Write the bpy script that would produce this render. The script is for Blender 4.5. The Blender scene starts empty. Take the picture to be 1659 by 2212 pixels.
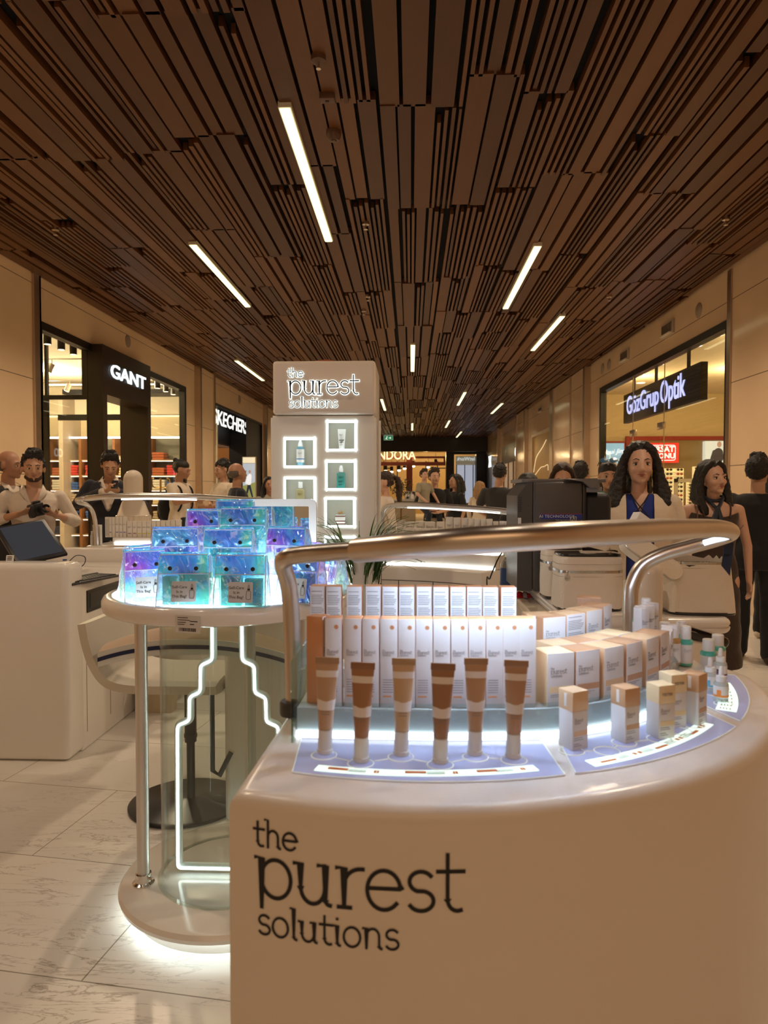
import bpy, bmesh, math, random
from mathutils import Vector, Matrix, Euler, noise
random.seed(7)
SC = bpy.context.scene
COL = SC.collection
PI = math.pi

# ------------------------------------------------------------------ camera
FPX = 1536.0
CAM_LOC = Vector((0, 0, 1.4))
YAW = math.atan(58.5 / FPX); PITCH = math.atan(48 / FPX)
cam_data = bpy.data.cameras.new('camera')
cam_data.sensor_fit = 'VERTICAL'; cam_data.sensor_height = 36
cam_data.lens = FPX / 2212 * 36
cam_data.clip_start = 0.05; cam_data.clip_end = 200
cam_data.dof.use_dof = True; cam_data.dof.focus_distance = 3.2; cam_data.dof.aperture_fstop = 6.5
cam = bpy.data.objects.new('camera', cam_data); COL.objects.link(cam)
cam.location = CAM_LOC; cam.rotation_euler = (PI / 2 - PITCH, 0, YAW)
SC.camera = cam

# ------------------------------------------------------------------ view, world, large lamps
vs = SC.view_settings
SC.display_settings.display_device = 'sRGB'
vs.view_transform = 'Standard'; vs.look = 'None'; vs.gamma = 1; vs.use_curve_mapping = False
vs.exposure = 0.0
world = bpy.data.worlds.new('world'); SC.world = world; world.use_nodes = True
bg = world.node_tree.nodes['Background']
bg.inputs[0].default_value = (1.0, 0.62, 0.32, 1); bg.inputs[1].default_value = 0.30

WARM = (1.0, 0.76, 0.52)
def area(name, loc, rot, sx, sy, power, col=WARM):
    l = bpy.data.lights.new(name, 'AREA'); l.shape = 'RECTANGLE'; l.size = sx; l.size_y = sy
    l.energy = power; l.color = col
    o = bpy.data.objects.new(name, l); COL.objects.link(o); o.location = loc; o.rotation_euler = rot
    return o
def spot(name, loc, power, col=WARM, rad=0.05, size=150, blend=0.6, rot=(0, 0, 0)):
    l = bpy.data.lights.new(name, 'SPOT'); l.spot_size = math.radians(size); l.spot_blend = blend
    l.energy = power; l.color = col; l.shadow_soft_size = rad
    o = bpy.data.objects.new(name, l); COL.objects.link(o); o.location = loc; o.rotation_euler = rot
    return o
def point(name, loc, power, col=WARM, rad=0.05):
    l = bpy.data.lights.new(name, 'POINT'); l.energy = power; l.color = col; l.shadow_soft_size = rad
    o = bpy.data.objects.new(name, l); COL.objects.link(o); o.location = loc
    return o
# added fill light: warm area lamp behind the viewer, spots over the corridor
area('hall_fill', (0.4, -2.6, 3.7), (math.radians(32), 0, 0), 5.5, 2.0, 54, (1.0, 0.575, 0.285))
for yy, pw in ((3.0, 105), (6.4, 150), (9.8, 140), (13.4, 120), (17.5, 100), (22.5, 105), (28.5, 95)):
    for xx in (-2.45, 1.9):
        spot('fill_spot', (xx, yy, 3.93), pw)
for xx in (-1.3, 0.75): spot('fill_spot', (xx, 1.45, 3.93), 22, (1.0, 0.84, 0.66), size=120)  # extra pair added to brighten the cases and cartons

# ------------------------------------------------------------------ picture point -> place
_R = Euler((PI / 2 - PITCH, 0, YAW)).to_matrix()
def ray(px, py):
    return _R @ Vector(((px - 829.5) / FPX, (1106 - py) / FPX, -1.0))
def PY(px, py, y):
    d = ray(px, py); return CAM_LOC + d * (y / d.y)
def PZ(px, py, z):
    d = ray(px, py); return CAM_LOC + d * ((z - CAM_LOC.z) / d.z)
def PX(px, py, x):
    d = ray(px, py); return CAM_LOC + d * (x / d.x)

# ------------------------------------------------------------------ materials
_M = {}
def mat(name, col=(0.8, 0.8, 0.8), rough=0.5, metal=0.0, spec=0.5, emit=None, estr=0.0, trans=0.0,
        ior=1.45, coat=0.0, alpha=1.0, noise_amt=0.06, noise_scale=8.0, bump=0.0, bump_scale=40.0, sheen=0.0, subsurf=0.0):
    if name in _M: return _M[name]
    m = bpy.data.materials.new(name); m.use_nodes = True
    nt = m.node_tree; b = nt.nodes['Principled BSDF']
    b.inputs['Roughness'].default_value = rough; b.inputs['Metallic'].default_value = metal
    b.inputs['Specular IOR Level'].default_value = spec; b.inputs['IOR'].default_value = ior
    b.inputs['Transmission Weight'].default_value = trans; b.inputs['Coat Weight'].default_value = coat
    b.inputs['Coat Roughness'].default_value = 0.08
    b.inputs['Alpha'].default_value = alpha; b.inputs['Sheen Weight'].default_value = sheen
    if subsurf: b.inputs['Subsurface Weight'].default_value = subsurf; b.inputs['Subsurface Scale'].default_value = 0.01
    tc = nt.nodes.new('ShaderNodeTexCoord')
    if noise_amt > 0:
        n = nt.nodes.new('ShaderNodeTexNoise'); n.inputs['Scale'].default_value = noise_scale
        n.inputs['Detail'].default_value = 4
        mx = nt.nodes.new('ShaderNodeMix'); mx.data_type = 'RGBA'
        nt.links.new(tc.outputs['Object'], n.inputs['Vector']); nt.links.new(n.outputs['Fac'], mx.inputs[0])
        lo = tuple(max(0, c * (1 - noise_amt)) for c in col) + (1,); hi = tuple(min(1, c * (1 + noise_amt)) for c in col) + (1,)
        mx.inputs[6].default_value = lo; mx.inputs[7].default_value = hi
        nt.links.new(mx.outputs[2], b.inputs['Base Color'])
    else:
        b.inputs['Base Color'].default_value = tuple(col) + (1,)
    if bump > 0:
        n2 = nt.nodes.new('ShaderNodeTexNoise'); n2.inputs['Scale'].default_value = bump_scale; n2.inputs['Detail'].default_value = 5
        bp = nt.nodes.new('ShaderNodeBump'); bp.inputs['Strength'].default_value = bump; bp.inputs['Distance'].default_value = 0.01
        nt.links.new(tc.outputs['Object'], n2.inputs['Vector']); nt.links.new(n2.outputs['Fac'], bp.inputs['Height'])
        nt.links.new(bp.outputs[0], b.inputs['Normal'])
    if emit is not None:
        b.inputs['Emission Color'].default_value = tuple(emit) + (1,); b.inputs['Emission Strength'].default_value = estr
    _M[name] = m
    return m
def glass_sheet(name, tint=(1, 1, 1), refl=1.0, rough=0.0):
    """a thin pane: fresnel mix of clear and mirror"""
    if name in _M: return _M[name]
    m = bpy.data.materials.new(name); m.use_nodes = True; nt = m.node_tree; nt.nodes.clear()
    o = nt.nodes.new('ShaderNodeOutputMaterial'); mx = nt.nodes.new('ShaderNodeMixShader')
    t = nt.nodes.new('ShaderNodeBsdfTransparent'); t.inputs[0].default_value = tuple(tint) + (1,)
    g = nt.nodes.new('ShaderNodeBsdfGlossy'); g.inputs['Roughness'].default_value = rough
    def mth(op, a, b=None, v=None):
        n = nt.nodes.new('ShaderNodeMath'); n.operation = op; nt.links.new(a, n.inputs[0])
        if b is not None: nt.links.new(b, n.inputs[1])
        if v is not None: n.inputs[1].default_value = v
        return n.outputs[0]
    ge = nt.nodes.new('ShaderNodeNewGeometry'); dt = nt.nodes.new('ShaderNodeVectorMath'); dt.operation = 'DOT_PRODUCT'
    nt.links.new(ge.outputs['Incoming'], dt.inputs[0]); nt.links.new(ge.outputs['Normal'], dt.inputs[1])
    c1 = mth('ABSOLUTE', dt.outputs['Value']); c1 = mth('MULTIPLY', c1, v=-1.0); c1 = mth('ADD', c1, v=1.0); c1 = mth('POWER', c1, v=5.0)
    c1 = mth('MULTIPLY', c1, v=0.96); c1 = mth('ADD', c1, v=0.04); c1 = mth('MULTIPLY', c1, v=refl)
    nt.links.new(c1, mx.inputs[0])
    nt.links.new(t.outputs[0], mx.inputs[1]); nt.links.new(g.outputs[0], mx.inputs[2]); nt.links.new(mx.outputs[0], o.inputs[0])
    _M[name] = m; return m

# ------------------------------------------------------------------ mesh building
class MB:
    def __init__(s): s.v = []; s.f = []; s.mi = []; s.m = 0; s.T = Matrix.Identity(4)
    def add(s, vs, fs, mi=None):
        o = len(s.v); T = s.T
        s.v += [tuple(T @ Vector(v)) for v in vs]
        s.f += [tuple(i + o for i in f) for f in fs]
        s.mi += [s.m if mi is None else mi] * len(fs); return s
    def bmadd(s, bm):
        bm.verts.ensure_lookup_table(); bm.verts.index_update()
        s.add([v.co[:] for v in bm.verts], [[v.index for v in f.verts] for f in bm.faces]); bm.free(); return s
    def box(s, x0, x1, y0, y1, z0, z1, r=0.0, seg=2):
        if r <= 0:
            v = [(x0, y0, z0), (x1, y0, z0), (x1, y1, z0), (x0, y1, z0), (x0, y0, z1), (x1, y0, z1), (x1, y1, z1), (x0, y1, z1)]
            return s.add(v, [(0, 3, 2, 1), (4, 5, 6, 7), (0, 1, 5, 4), (1, 2, 6, 5), (2, 3, 7, 6), (3, 0, 4, 7)])
        bm = bmesh.new(); bmesh.ops.create_cube(bm, size=1)
        bm.transform(Matrix.Translation(((x0 + x1) / 2, (y0 + y1) / 2, (z0 + z1) / 2)) @ Matrix.Diagonal((x1 - x0, y1 - y0, z1 - z0, 1)))
        bmesh.ops.bevel(bm, geom=bm.edges[:], offset=r, segments=seg, profile=0.5, affect='EDGES', clamp_overlap=True)
        return s.bmadd(bm)
    def tube(s, pts, r, n=12, cap=True, closed=False, flat=1.0, up=None):
        pts = [Vector(p) for p in pts]; N = len(pts)
        rs = r if isinstance(r, (list, tuple)) else [r] * N
        rings = []; prev = None
        for i, p in enumerate(pts):
            if closed: t = (pts[(i + 1) % N] - pts[i - 1])
            else: t = (pts[min(i + 1, N - 1)] - pts[max(i - 1, 0)])
            t.normalize()
            if prev is None:
                a = Vector(up) if up else (Vector((0, 0, 1)) if abs(t.z) < 0.9 else Vector((0, 1, 0)))
                u = (a - t * a.dot(t)).normalized()
            else:
                u = (prev - t * prev.dot(t)).normalized()
            prev = u; w = t.cross(u)
            rings.append([p + u * (math.cos(k / n * 2 * PI) * rs[i]) + w * (math.sin(k / n * 2 * PI) * rs[i] * flat) for k in range(n)])
        v = [tuple(q) for R in rings for q in R]; f = []
        M_ = N if closed else N - 1
        for i in range(M_):
            a = i * n; b = ((i + 1) % N) * n
            for k in range(n): f.append((a + k, a + (k + 1) % n, b + (k + 1) % n, b + k))
        if cap and not closed:
            f.append(tuple(range(n - 1, -1, -1))); f.append(tuple((N - 1) * n + k for k in range(n)))
        return s.add(v, f)
    def lathe(s, prof, c=(0, 0, 0), n=32, a0=0, a1=2 * PI, sx=1, sy=1, flute=None):
        full = abs(a1 - a0 - 2 * PI) < 1e-6; nn = n if full else n + 1
        v = []
        for (r, z) in prof:
            for k in range(nn):
                a = a0 + (a1 - a0) * k / n
                rr = r if not flute else r * (1 - flute[1] * (0.5 + 0.5 * math.cos(flute[0] * a)))
                v.append((c[0] + rr * math.cos(a) * sx, c[1] + rr * math.sin(a) * sy, c[2] + z))
        f = []
        for i in range(len(prof) - 1):
            for k in range(n):
                k2 = (k + 1) % nn
                f.append((i * nn + k, i * nn + k2, (i + 1) * nn + k2, (i + 1) * nn + k))
        if full and prof[0] != prof[-1]:
            if prof[0][0] > 1e-6: f.append(tuple(range(nn - 1, -1, -1)))
            if prof[-1][0] > 1e-6: f.append(tuple((len(prof) - 1) * nn + k for k in range(nn)))
        return s.add(v, f)
    def ell(s, c, r, n=16, m=10, rot=None):
        v = []; R = rot if rot is not None else Matrix.Identity(3); c = Vector(c)
        for i in range(m + 1):
            th = PI * i / m
            for k in range(n):
                ph = 2 * PI * k / n
                q = Vector((r[0] * math.sin(th) * math.cos(ph), r[1] * math.sin(th) * math.sin(ph), r[2] * math.cos(th)))
                v.append(tuple(c + R @ q))
        f = []
        for i in range(m):
            for k in range(n): f.append((i * n + k, (i + 1) * n + k, (i + 1) * n + (k + 1) % n, i * n + (k + 1) % n))
        return s.add(v, f)
    def cap(s, p0, r0, p1, r1, n=14):
        """closed tapered capsule"""
        p0 = Vector(p0); p1 = Vector(p1); d = (p1 - p0); L = d.length
        if L < 1e-6: return s.ell(p0, (r0, r0, r0))
        d.normalize(); P = []; Rr = []
        for a in (-80, -50, -20): P.append(p0 + d * (r0 * math.sin(math.radians(a)))); Rr.append(r0 * math.cos(math.radians(a)))
        for t in (0.0, 0.33, 0.66, 1.0): P.append(p0 + d * (L * t)); Rr.append(r0 + (r1 - r0) * t)
        for a in (20, 50, 80): P.append(p1 + d * (r1 * math.sin(math.radians(a)))); Rr.append(r1 * math.cos(math.radians(a)))
        return s.tube(P, Rr, n)
    def loft(s, rings, cap=True):
        n = len(rings[0]); v = [tuple(p) for R in rings for p in R]; f = []
        for i in range(len(rings) - 1):
            for k in range(n): f.append((i * n + k, i * n + (k + 1) % n, (i + 1) * n + (k + 1) % n, (i + 1) * n + k))
        if cap: f.append(tuple(range(n - 1, -1, -1))); f.append(tuple((len(rings) - 1) * n + k for k in range(n)))
        return s.add(v, f)
    def prism(s, poly, z0, z1):
        n = len(poly)
        v = [(p[0], p[1], z0) for p in poly] + [(p[0], p[1], z1) for p in poly]
        f = [tuple(range(n - 1, -1, -1)), tuple(range(n, 2 * n))] + [(k, (k + 1) % n, n + (k + 1) % n, n + k) for k in range(n)]
        return s.add(v, f)
    def rprism(s, poly, z0, z1, r=0.02, seg=5, rb=0.0):
        """prism of a ccw outline with rounded upper (and lower) rim"""
        rings = []
        if rb > 0:
            for k in range(seg + 1):
                a = PI / 2 * k / seg; rings.append(([(p[0], p[1], z0 + rb * (1 - math.sin(a))) for p in offset_poly(poly, -rb * (1 - math.cos(a)))]))
        else: rings.append([(p[0], p[1], z0) for p in poly])
        for k in range(seg + 1):
            a = PI / 2 * k / seg
            rings.append([(p[0], p[1], z1 - r + r * math.sin(a)) for p in offset_poly(poly, -r * (1 - math.cos(a)))])
        return s.loft(rings)
    def quad(s, a, b, c, d): return s.add([a, b, c, d], [(0, 1, 2, 3)])
    def mesh(s, name):
        me = bpy.data.meshes.new(name); me.from_pydata(s.v, [], s.f)
        me.polygons.foreach_set('material_index', s.mi); me.update(); return me

def offset_poly(poly, d):
    """ccw polygon moved outward by d (negative: inward)"""
    n = len(poly); out = []
    for i in range(n):
        a = Vector(poly[i - 1][:2]); b = Vector(poly[i][:2]); c = Vector(poly[(i + 1) % n][:2])
        e1 = (b - a); e2 = (c - b)
        if e1.length < 1e-9: e1 = e2
        if e2.length < 1e-9: e2 = e1
        e1 = e1.normalized(); e2 = e2.normalized()
        n1 = Vector((e1.y, -e1.x)); n2 = Vector((e2.y, -e2.x)); m = n1 + n2
        if m.length < 1e-6: m = n1
        m.normalize(); k = max(0.35, m.dot(n1)); q = b + m * (d / k); out.append((q.x, q.y))
    return out
def catmull(P, n=8, closed=False):
    P = [Vector(p) for p in P]; out = []; N = len(P)
    rng = range(N) if closed else range(N - 1)
    for i in rng:
        if closed: p0, p1, p2, p3 = P[i - 1], P[i], P[(i + 1) % N], P[(i + 2) % N]
        else: p0 = P[max(i - 1, 0)]; p1 = P[i]; p2 = P[i + 1]; p3 = P[min(i + 2, N - 1)]
        for k in range(n):
            t = k / n
            out.append(0.5 * ((2 * p1) + (p2 - p0) * t + (2 * p0 - 5 * p1 + 4 * p2 - p3) * t * t + (3 * p1 - p0 - 3 * p2 + p3) * t ** 3))
    if not closed: out.append(P[-1])
    return out
def rounded_path(P, r, n=5):
    P = [Vector(p) for p in P]; out = [P[0]]
    for i in range(1, len(P) - 1):
        a, b, c = P[i - 1], P[i], P[i + 1]; rr = min(r, (a - b).length * 0.49, (c - b).length * 0.49)
        p = b + (a - b).normalized() * rr; q = b + (c - b).normalized() * rr
        for k in range(n + 1):
            t = k / n; out.append(p * (1 - t) ** 2 + b * 2 * t * (1 - t) + q * t * t)
    out.append(P[-1]); return out
def rrect(x0, x1, y0, y1, r, n=6):
    out = []
    for cx, cy, a in ((x1 - r, y0 + r, -PI / 2), (x1 - r, y1 - r, 0), (x0 + r, y1 - r, PI / 2), (x0 + r, y0 + r, PI)):
        for k in range(n + 1): out.append((cx + r * math.cos(a + PI / 2 * k / n), cy + r * math.sin(a + PI / 2 * k / n)))
    return out
def circ(cx, cy, r, n=48, a0=0, a1=2 * PI):
    return [(cx + r * math.cos(a0 + (a1 - a0) * k / n), cy + r * math.sin(a0 + (a1 - a0) * k / n)) for k in range(n)]

def frame(o, x, y):
    """matrix whose local x, y run along the given directions"""
    x = Vector(x).normalized(); z = x.cross(Vector(y)).normalized(); y = z.cross(x)
    m = Matrix((x, y, z)).transposed().to_4x4(); m.translation = Vector(o); return m

def finish(me, mats, smooth=35):
    for m in (mats if isinstance(mats, (list, tuple)) else [mats]): me.materials.append(m)
    if smooth:
        me.polygons.foreach_set('use_smooth', [True] * len(me.polygons))
        me.set_sharp_from_angle(angle=math.radians(smooth))
    me.update()
def obj(name, mb, mats, parent=None, world=False, smooth=35, fix=True):
    """one mesh object; world=True: built in world coordinates under an unrotated parent"""
    me = mb.mesh(name) if isinstance(mb, MB) else mb
    if fix and isinstance(mb, MB):
        bm = bmesh.new(); bm.from_mesh(me); bmesh.ops.recalc_face_normals(bm, faces=bm.faces); bm.to_mesh(me); bm.free()
    if isinstance(mb, MB): finish(me, mats, smooth)
    elif not me.materials: finish(me, mats, smooth)
    if world and parent is not None: me.transform(Matrix.Translation(-parent.location))
    o = bpy.data.objects.new(name, me); COL.objects.link(o)
    if parent is not None: o.parent = parent
    return o
def tag(o, label, cat, group=None, kind=None):
    if label: o['label'] = label
    if cat: o['category'] = cat
    if group: o['group'] = group
    if kind: o['kind'] = kind
    return o
def thing(name, label, cat, loc=(0, 0, 0), rz=0.0, group=None):
    o = bpy.data.objects.new(name, None); COL.objects.link(o); o.location = loc; o.rotation_euler = (0, 0, rz)
    o.empty_display_size = 0.05
    return tag(o, label, cat, group)
def struct(name, mb, mats, parent=None, label=None, smooth=35):
    o = obj(name, mb, mats, parent, smooth=smooth); o['kind'] = 'structure'
    if label: o['label'] = label
    return o
def dup(root, loc, rz=None, label=None, group=None, rot=None):
    """a thing and each of its parts and sub-parts, copied"""
    def rec(o, par):
        c = o.copy(); COL.objects.link(c)
        if par is not None: c.parent = par
        for ch in list(o.children): rec(ch, c)
        return c
    r = rec(root, None); r.location = loc
    if rz is not None: r.rotation_euler = (0, 0, rz)
    if rot is not None: r.rotation_euler = rot
    if label: r['label'] = label
    if group: r['group'] = group
    return r

# ------------------------------------------------------------------ lettering
def text_mesh(s, size=0.1, extrude=0.001, offset=0.0, align='CENTER', sx=1.0, space=1.0, bevel=0.0, shear=0.0, res=3):
    c = bpy.data.curves.new('txt', 'FONT'); c.body = s; c.size = size; c.extrude = extrude; c.offset = offset
    c.align_x = align; c.align_y = 'CENTER'; c.space_character = space; c.resolution_u = res; c.bevel_depth = bevel; c.shear = shear
    o = bpy.data.objects.new('txt', c); COL.objects.link(o)
    dg = bpy.context.evaluated_depsgraph_get(); me = bpy.data.meshes.new_from_object(o.evaluated_get(dg))
    bpy.data.objects.remove(o); bpy.data.curves.remove(c)
    if sx != 1.0: me.transform(Matrix.Diagonal((sx, 1, 1, 1)))
    me.materials.clear(); return me
def text(name, s, M, mats, parent=None, fit=None, **kw):
    me = text_mesh(s, **kw)
    if fit:
        xs_ = [v.co.x for v in me.vertices]; k = fit / (max(xs_) - min(xs_)); me.transform(Matrix.Diagonal((k, 1, 1, 1)) @ Matrix.Translation((-(max(xs_) + min(xs_)) / 2, 0, 0)))
    me.transform(M)
    for m in (mats if isinstance(mats, (list, tuple)) else [mats]): me.materials.append(m)
    o = bpy.data.objects.new(name, me); COL.objects.link(o)
    if parent is not None:
        o.parent = parent; me.transform(Matrix.Translation(-parent.location))
    return o
def arc(cx, cy, rx, ry, a0, a1, n=14):
    return [(cx + rx * math.cos(math.radians(a0 + (a1 - a0) * k / n)), cy + ry * math.sin(math.radians(a0 + (a1 - a0) * k / n))) for k in range(n + 1)]
GL = {  # thin slab letters, x-height 1: (width, strokes)
    't': (0.72, [[(0.26, 1.42)] + [(0.26, 0.3)] + arc(0.51, 0.3, 0.25, 0.3, 180, 290, 8), [(0.02, 1.0), (0.66, 1.0)]]),
    'h': (1.08, [[(0.2, 0), (0.2, 1.6), (0.04, 1.6)], arc(0.52, 0.6, 0.32, 0.4, 180, 0) + [(0.84, 0.12)] + arc(0.96, 0.12, 0.12, 0.12, 180, 270, 4)]),
    'e': (1.02, [[(0.09, 0.54), (0.9, 0.54)] + arc(0.49, 0.5, 0.42, 0.5, 5, 318, 26)]),
    'p': (1.1, [[(0.04, 1.0), (0.2, 1.0), (0.2, -0.28)], arc(0.6, 0.5, 0.41, 0.5, 0, 360, 30)]),
    'u': (1.12, [[(0.02, 1.0), (0.18, 1.0), (0.18, 0.42)] + arc(0.5, 0.42, 0.32, 0.42, 180, 360) + [(0.82, 1.0)], [(0.66, 1.0), (0.84, 1.0), (0.84, 0.12)] + arc(0.96, 0.12, 0.12, 0.12, 180, 270, 4)]),
    'r': (0.72, [[(0.02, 1.0), (0.2, 1.0), (0.2, 0.0)], [(0.06, 0.0), (0.36, 0.0)], arc(0.62, 0.55, 0.42, 0.45, 180, 90, 10) + [(0.68, 1.0)]]),
    's': (0.8, [arc(0.40, 0.745, 0.29, 0.255, 35, 250, 16) + arc(0.40, 0.255, 0.31, 0.255, 75, -150, 16)]),
    'o': (1.04, [arc(0.5, 0.5, 0.42, 0.5, 0, 360, 30)]),
    'l': (0.46, [[(0.04, 1.6), (0.2, 1.6), (0.2, 0.14)] + arc(0.34, 0.14, 0.14, 0.14, 180, 270, 4)]),
    'i': (0.46, [[(0.04, 1.0), (0.2, 1.0), (0.2, 0.14)] + arc(0.34, 0.14, 0.14, 0.14, 180, 270, 4), [(0.19, 1.36), (0.21, 1.36)]]),
    'n': (1.1, [[(0.04, 1.0), (0.2, 1.0), (0.2, 0)], arc(0.52, 0.6, 0.32, 0.4, 180, 0) + [(0.84, 0.12)] + arc(0.96, 0.12, 0.12, 0.12, 180, 270, 4)]),
}
def stroke_word(mb, word, x0, y0, size, wid, fn, thick, step=None):
    """thin bars along the letter strokes; fn(u, v, w) -> place"""
    x = x0
    for ch in word:
        adv, strokes = GL[ch]
        for st in strokes:
            P = [Vector((x + p[0] * size, y0 + p[1] * size)) for p in st]
            if len(P) < 2: continue
            L = [];
            for i, p in enumerate(P):
                t = P[min(i + 1, len(P) - 1)] - P[max(i - 1, 0)]
                if t.length < 1e-9: t = Vector((1, 0))
                t.normalize(); nrm = Vector((-t.y, t.x)); k = 1.0
                if 0 < i < len(P) - 1:
                    a = (P[i] - P[i - 1]).normalized(); c = max(0.5, a.dot(t)); k = 1 / c
                e = Vector((0, 0))
                if i == 0: e = -t * wid * 0.5
                if i == len(P) - 1: e = t * wid * 0.5
                L.append((p + e + nrm * wid * 0.5 * k, p + e - nrm * wid * 0.5 * k))
            v = []
            for a, b in L:
                v += [fn(a.x, a.y, thick), fn(b.x, b.y, thick), fn(a.x, a.y, 0), fn(b.x, b.y, 0)]
            f = []
            for i in range(len(L) - 1):
                a = i * 4; b = a + 4
                f += [(a, b, b + 1, a + 1), (a + 2, a + 3, b + 3, b + 2), (a, a + 2, b + 2, b), (a + 1, b + 1, b + 3, a + 3)]
            f += [(0, 1, 3, 2), (len(L) * 4 - 4, len(L) * 4 - 2, len(L) * 4 - 1, len(L) * 4 - 3)]
            mb.add(v, f)
        x += adv * size
    return x - x0
def logo(mb, fn, W=1.0, thick=0.001, bold=1.0):
    """the three-line wordmark, W = width of the middle word, origin at its lower-left"""
    s = W / 5.4
    stroke_word(mb, 'the', -0.02 * s, 1.31 * s, 0.44 * s, 0.062 * s * bold, fn, thick)
    stroke_word(mb, 'purest', 0.0, 0.0, 1.0 * s, 0.098 * s * bold, fn, thick)
    stroke_word(mb, 'solutions', 0.07 * s, -1.0 * s, 0.5 * s, 0.06 * s * bold, fn, thick)
# ================================================================== THE HALL
XL, XR, ZC = -4.55, 3.78, 4.0
WALLC = (0.85, 0.63, 0.40)
m_stone = mat('beige_stone', WALLC, rough=0.28, noise_amt=0.07, noise_scale=1.6, spec=0.5)
m_plaster = mat('beige_plaster', (0.60, 0.50, 0.40), rough=0.6, noise_amt=0.03)
m_steel = mat('brushed_steel', (0.62, 0.52, 0.42), rough=0.28, metal=1.0, noise_amt=0.1)
m_black = mat('black_frame', (0.012, 0.010, 0.009), rough=0.35, noise_amt=0.2)
m_darkbrown = mat('dark_brown_panel', (0.030, 0.018, 0.011), rough=0.3, noise_amt=0.15)
m_glass = glass_sheet('shop_glass', (0.98, 0.985, 0.975), refl=0.7)

# floor: pale marble tiles with dark veins and fine joints
def floor_mat():
    m = bpy.data.materials.new('marble_tiles'); m.use_nodes = True; nt = m.node_tree; b = nt.nodes['Principled BSDF']
    L = nt.links.new; N = nt.nodes.new
    tc = N('ShaderNodeTexCoord'); mp = N('ShaderNodeMapping'); mp.inputs['Rotation'].default_value = (0, 0, math.radians(8)); mp.inputs['Scale'].default_value = (1, 1, 1)
    L(tc.outputs['Object'], mp.inputs['Vector'])
    br = N('ShaderNodeTexBrick'); br.offset = 0.5; br.inputs['Scale'].default_value = 1.0
    br.inputs['Brick Width'].default_value = 1.2; br.inputs['Row Height'].default_value = 0.6; br.inputs['Mortar Size'].default_value = 0.0022
    br.inputs['Mortar Smooth'].default_value = 0.1
    br.inputs['Color1'].default_value = (1, 1, 1, 1); br.inputs['Color2'].default_value = (0.93, 0.93, 0.93, 1); br.inputs['Mortar'].default_value = (0.35, 0.32, 0.28, 1)
    L(mp.outputs[0], br.inputs['Vector'])
    mv = N('ShaderNodeMapping'); mv.inputs['Rotation'].default_value = (0, 0, math.radians(20)); mv.inputs['Scale'].default_value = (1.3, 6.5, 1)
    L(tc.outputs['Object'], mv.inputs['Vector'])
    n1 = N('ShaderNodeTexNoise'); n1.inputs['Scale'].default_value = 2.2; n1.inputs['Detail'].default_value = 9; n1.inputs['Roughness'].default_value = 0.62; n1.inputs['Distortion'].default_value = 0.7
    L(mv.outputs[0], n1.inputs['Vector'])
    sb = N('ShaderNodeMath'); sb.operation = 'SUBTRACT'; sb.inputs[1].default_value = 0.5
    ab = N('ShaderNodeMath'); ab.operation = 'ABSOLUTE'
    L(n1.outputs['Fac'], sb.inputs[0]); L(sb.outputs[0], ab.inputs[0])
    cr = N('ShaderNodeValToRGB'); cr.color_ramp.elements[0].position = 0.0; cr.color_ramp.elements[0].color = (0.42, 0.37, 0.32, 1)
    cr.color_ramp.elements[1].position = 0.016; cr.color_ramp.elements[1].color = (0.80, 0.77, 0.72, 1)
    L(ab.outputs[0], cr.inputs[0])
    n2 = N('ShaderNodeTexNoise'); n2.inputs['Scale'].default_value = 1.3; n2.inputs['Detail'].default_value = 3
    L(tc.outputs['Object'], n2.inputs['Vector'])
    c2 = N('ShaderNodeValToRGB'); c2.color_ramp.elements[0].position = 0.47; c2.color_ramp.elements[1].position = 0.62
    L(n2.outputs['Fac'], c2.inputs[0])
    mx = N('ShaderNodeMix'); mx.data_type = 'RGBA'; mx.inputs[6].default_value = (0.80, 0.77, 0.72, 1); L(c2.outputs[0], mx.inputs[0]); L(cr.outputs[0], mx.inputs[7])
    mu = N('ShaderNodeMix'); mu.data_type = 'RGBA'; mu.blend_type = 'MULTIPLY'; mu.inputs[0].default_value = 1
    L(mx.outputs[2], mu.inputs[6]); L(br.outputs['Color'], mu.inputs[7]); L(mu.outputs[2], b.inputs['Base Color'])
    b.inputs['Roughness'].default_value = 0.32
    return m
fl = MB(); fl.box(-12, 12, -5, 46, -0.1, 0.0); struct('floor', fl, floor_mat(), label='pale veined marble tile floor')

# ceiling: long brown boards and slats of mixed width, black gaps between
def wood_mat():
    m = bpy.data.materials.new('ceiling_wood'); m.use_nodes = True; nt = m.node_tree; b = nt.nodes['Principled BSDF']
    L = nt.links.new; N = nt.nodes.new
    g = N('ShaderNodeNewGeometry'); cr = N('ShaderNodeValToRGB')
    cr.color_ramp.elements[0].color = (0.070, 0.022, 0.0045, 1); cr.color_ramp.elements[1].color = (0.155, 0.058, 0.014, 1)
    L(g.outputs['Random Per Island'], cr.inputs[0])
    tc = N('ShaderNodeTexCoord'); mp = N('ShaderNodeMapping'); mp.inputs['Scale'].default_value = (60, 1.6, 10)
    L(tc.outputs['Object'], mp.inputs['Vector']); n = N('ShaderNodeTexNoise'); n.inputs['Scale'].default_value = 3; n.inputs['Detail'].default_value = 4
    L(mp.outputs[0], n.inputs['Vector']); mr = N('ShaderNodeMapRange'); mr.inputs[3].default_value = 0.8; mr.inputs[4].default_value = 1.15; L(n.outputs['Fac'], mr.inputs[0])
    mu = N('ShaderNodeMix'); mu.data_type = 'RGBA'; mu.blend_type = 'MULTIPLY'; mu.inputs[0].default_value = 1
    L(cr.outputs[0], mu.inputs[6]); L(mr.outputs[0], mu.inputs[7]); L(mu.outputs[2], b.inputs['Base Color'])
    b.inputs['Roughness'].default_value = 0.42; b.inputs['Specular IOR Level'].default_value = 0.35
    return m
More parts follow.
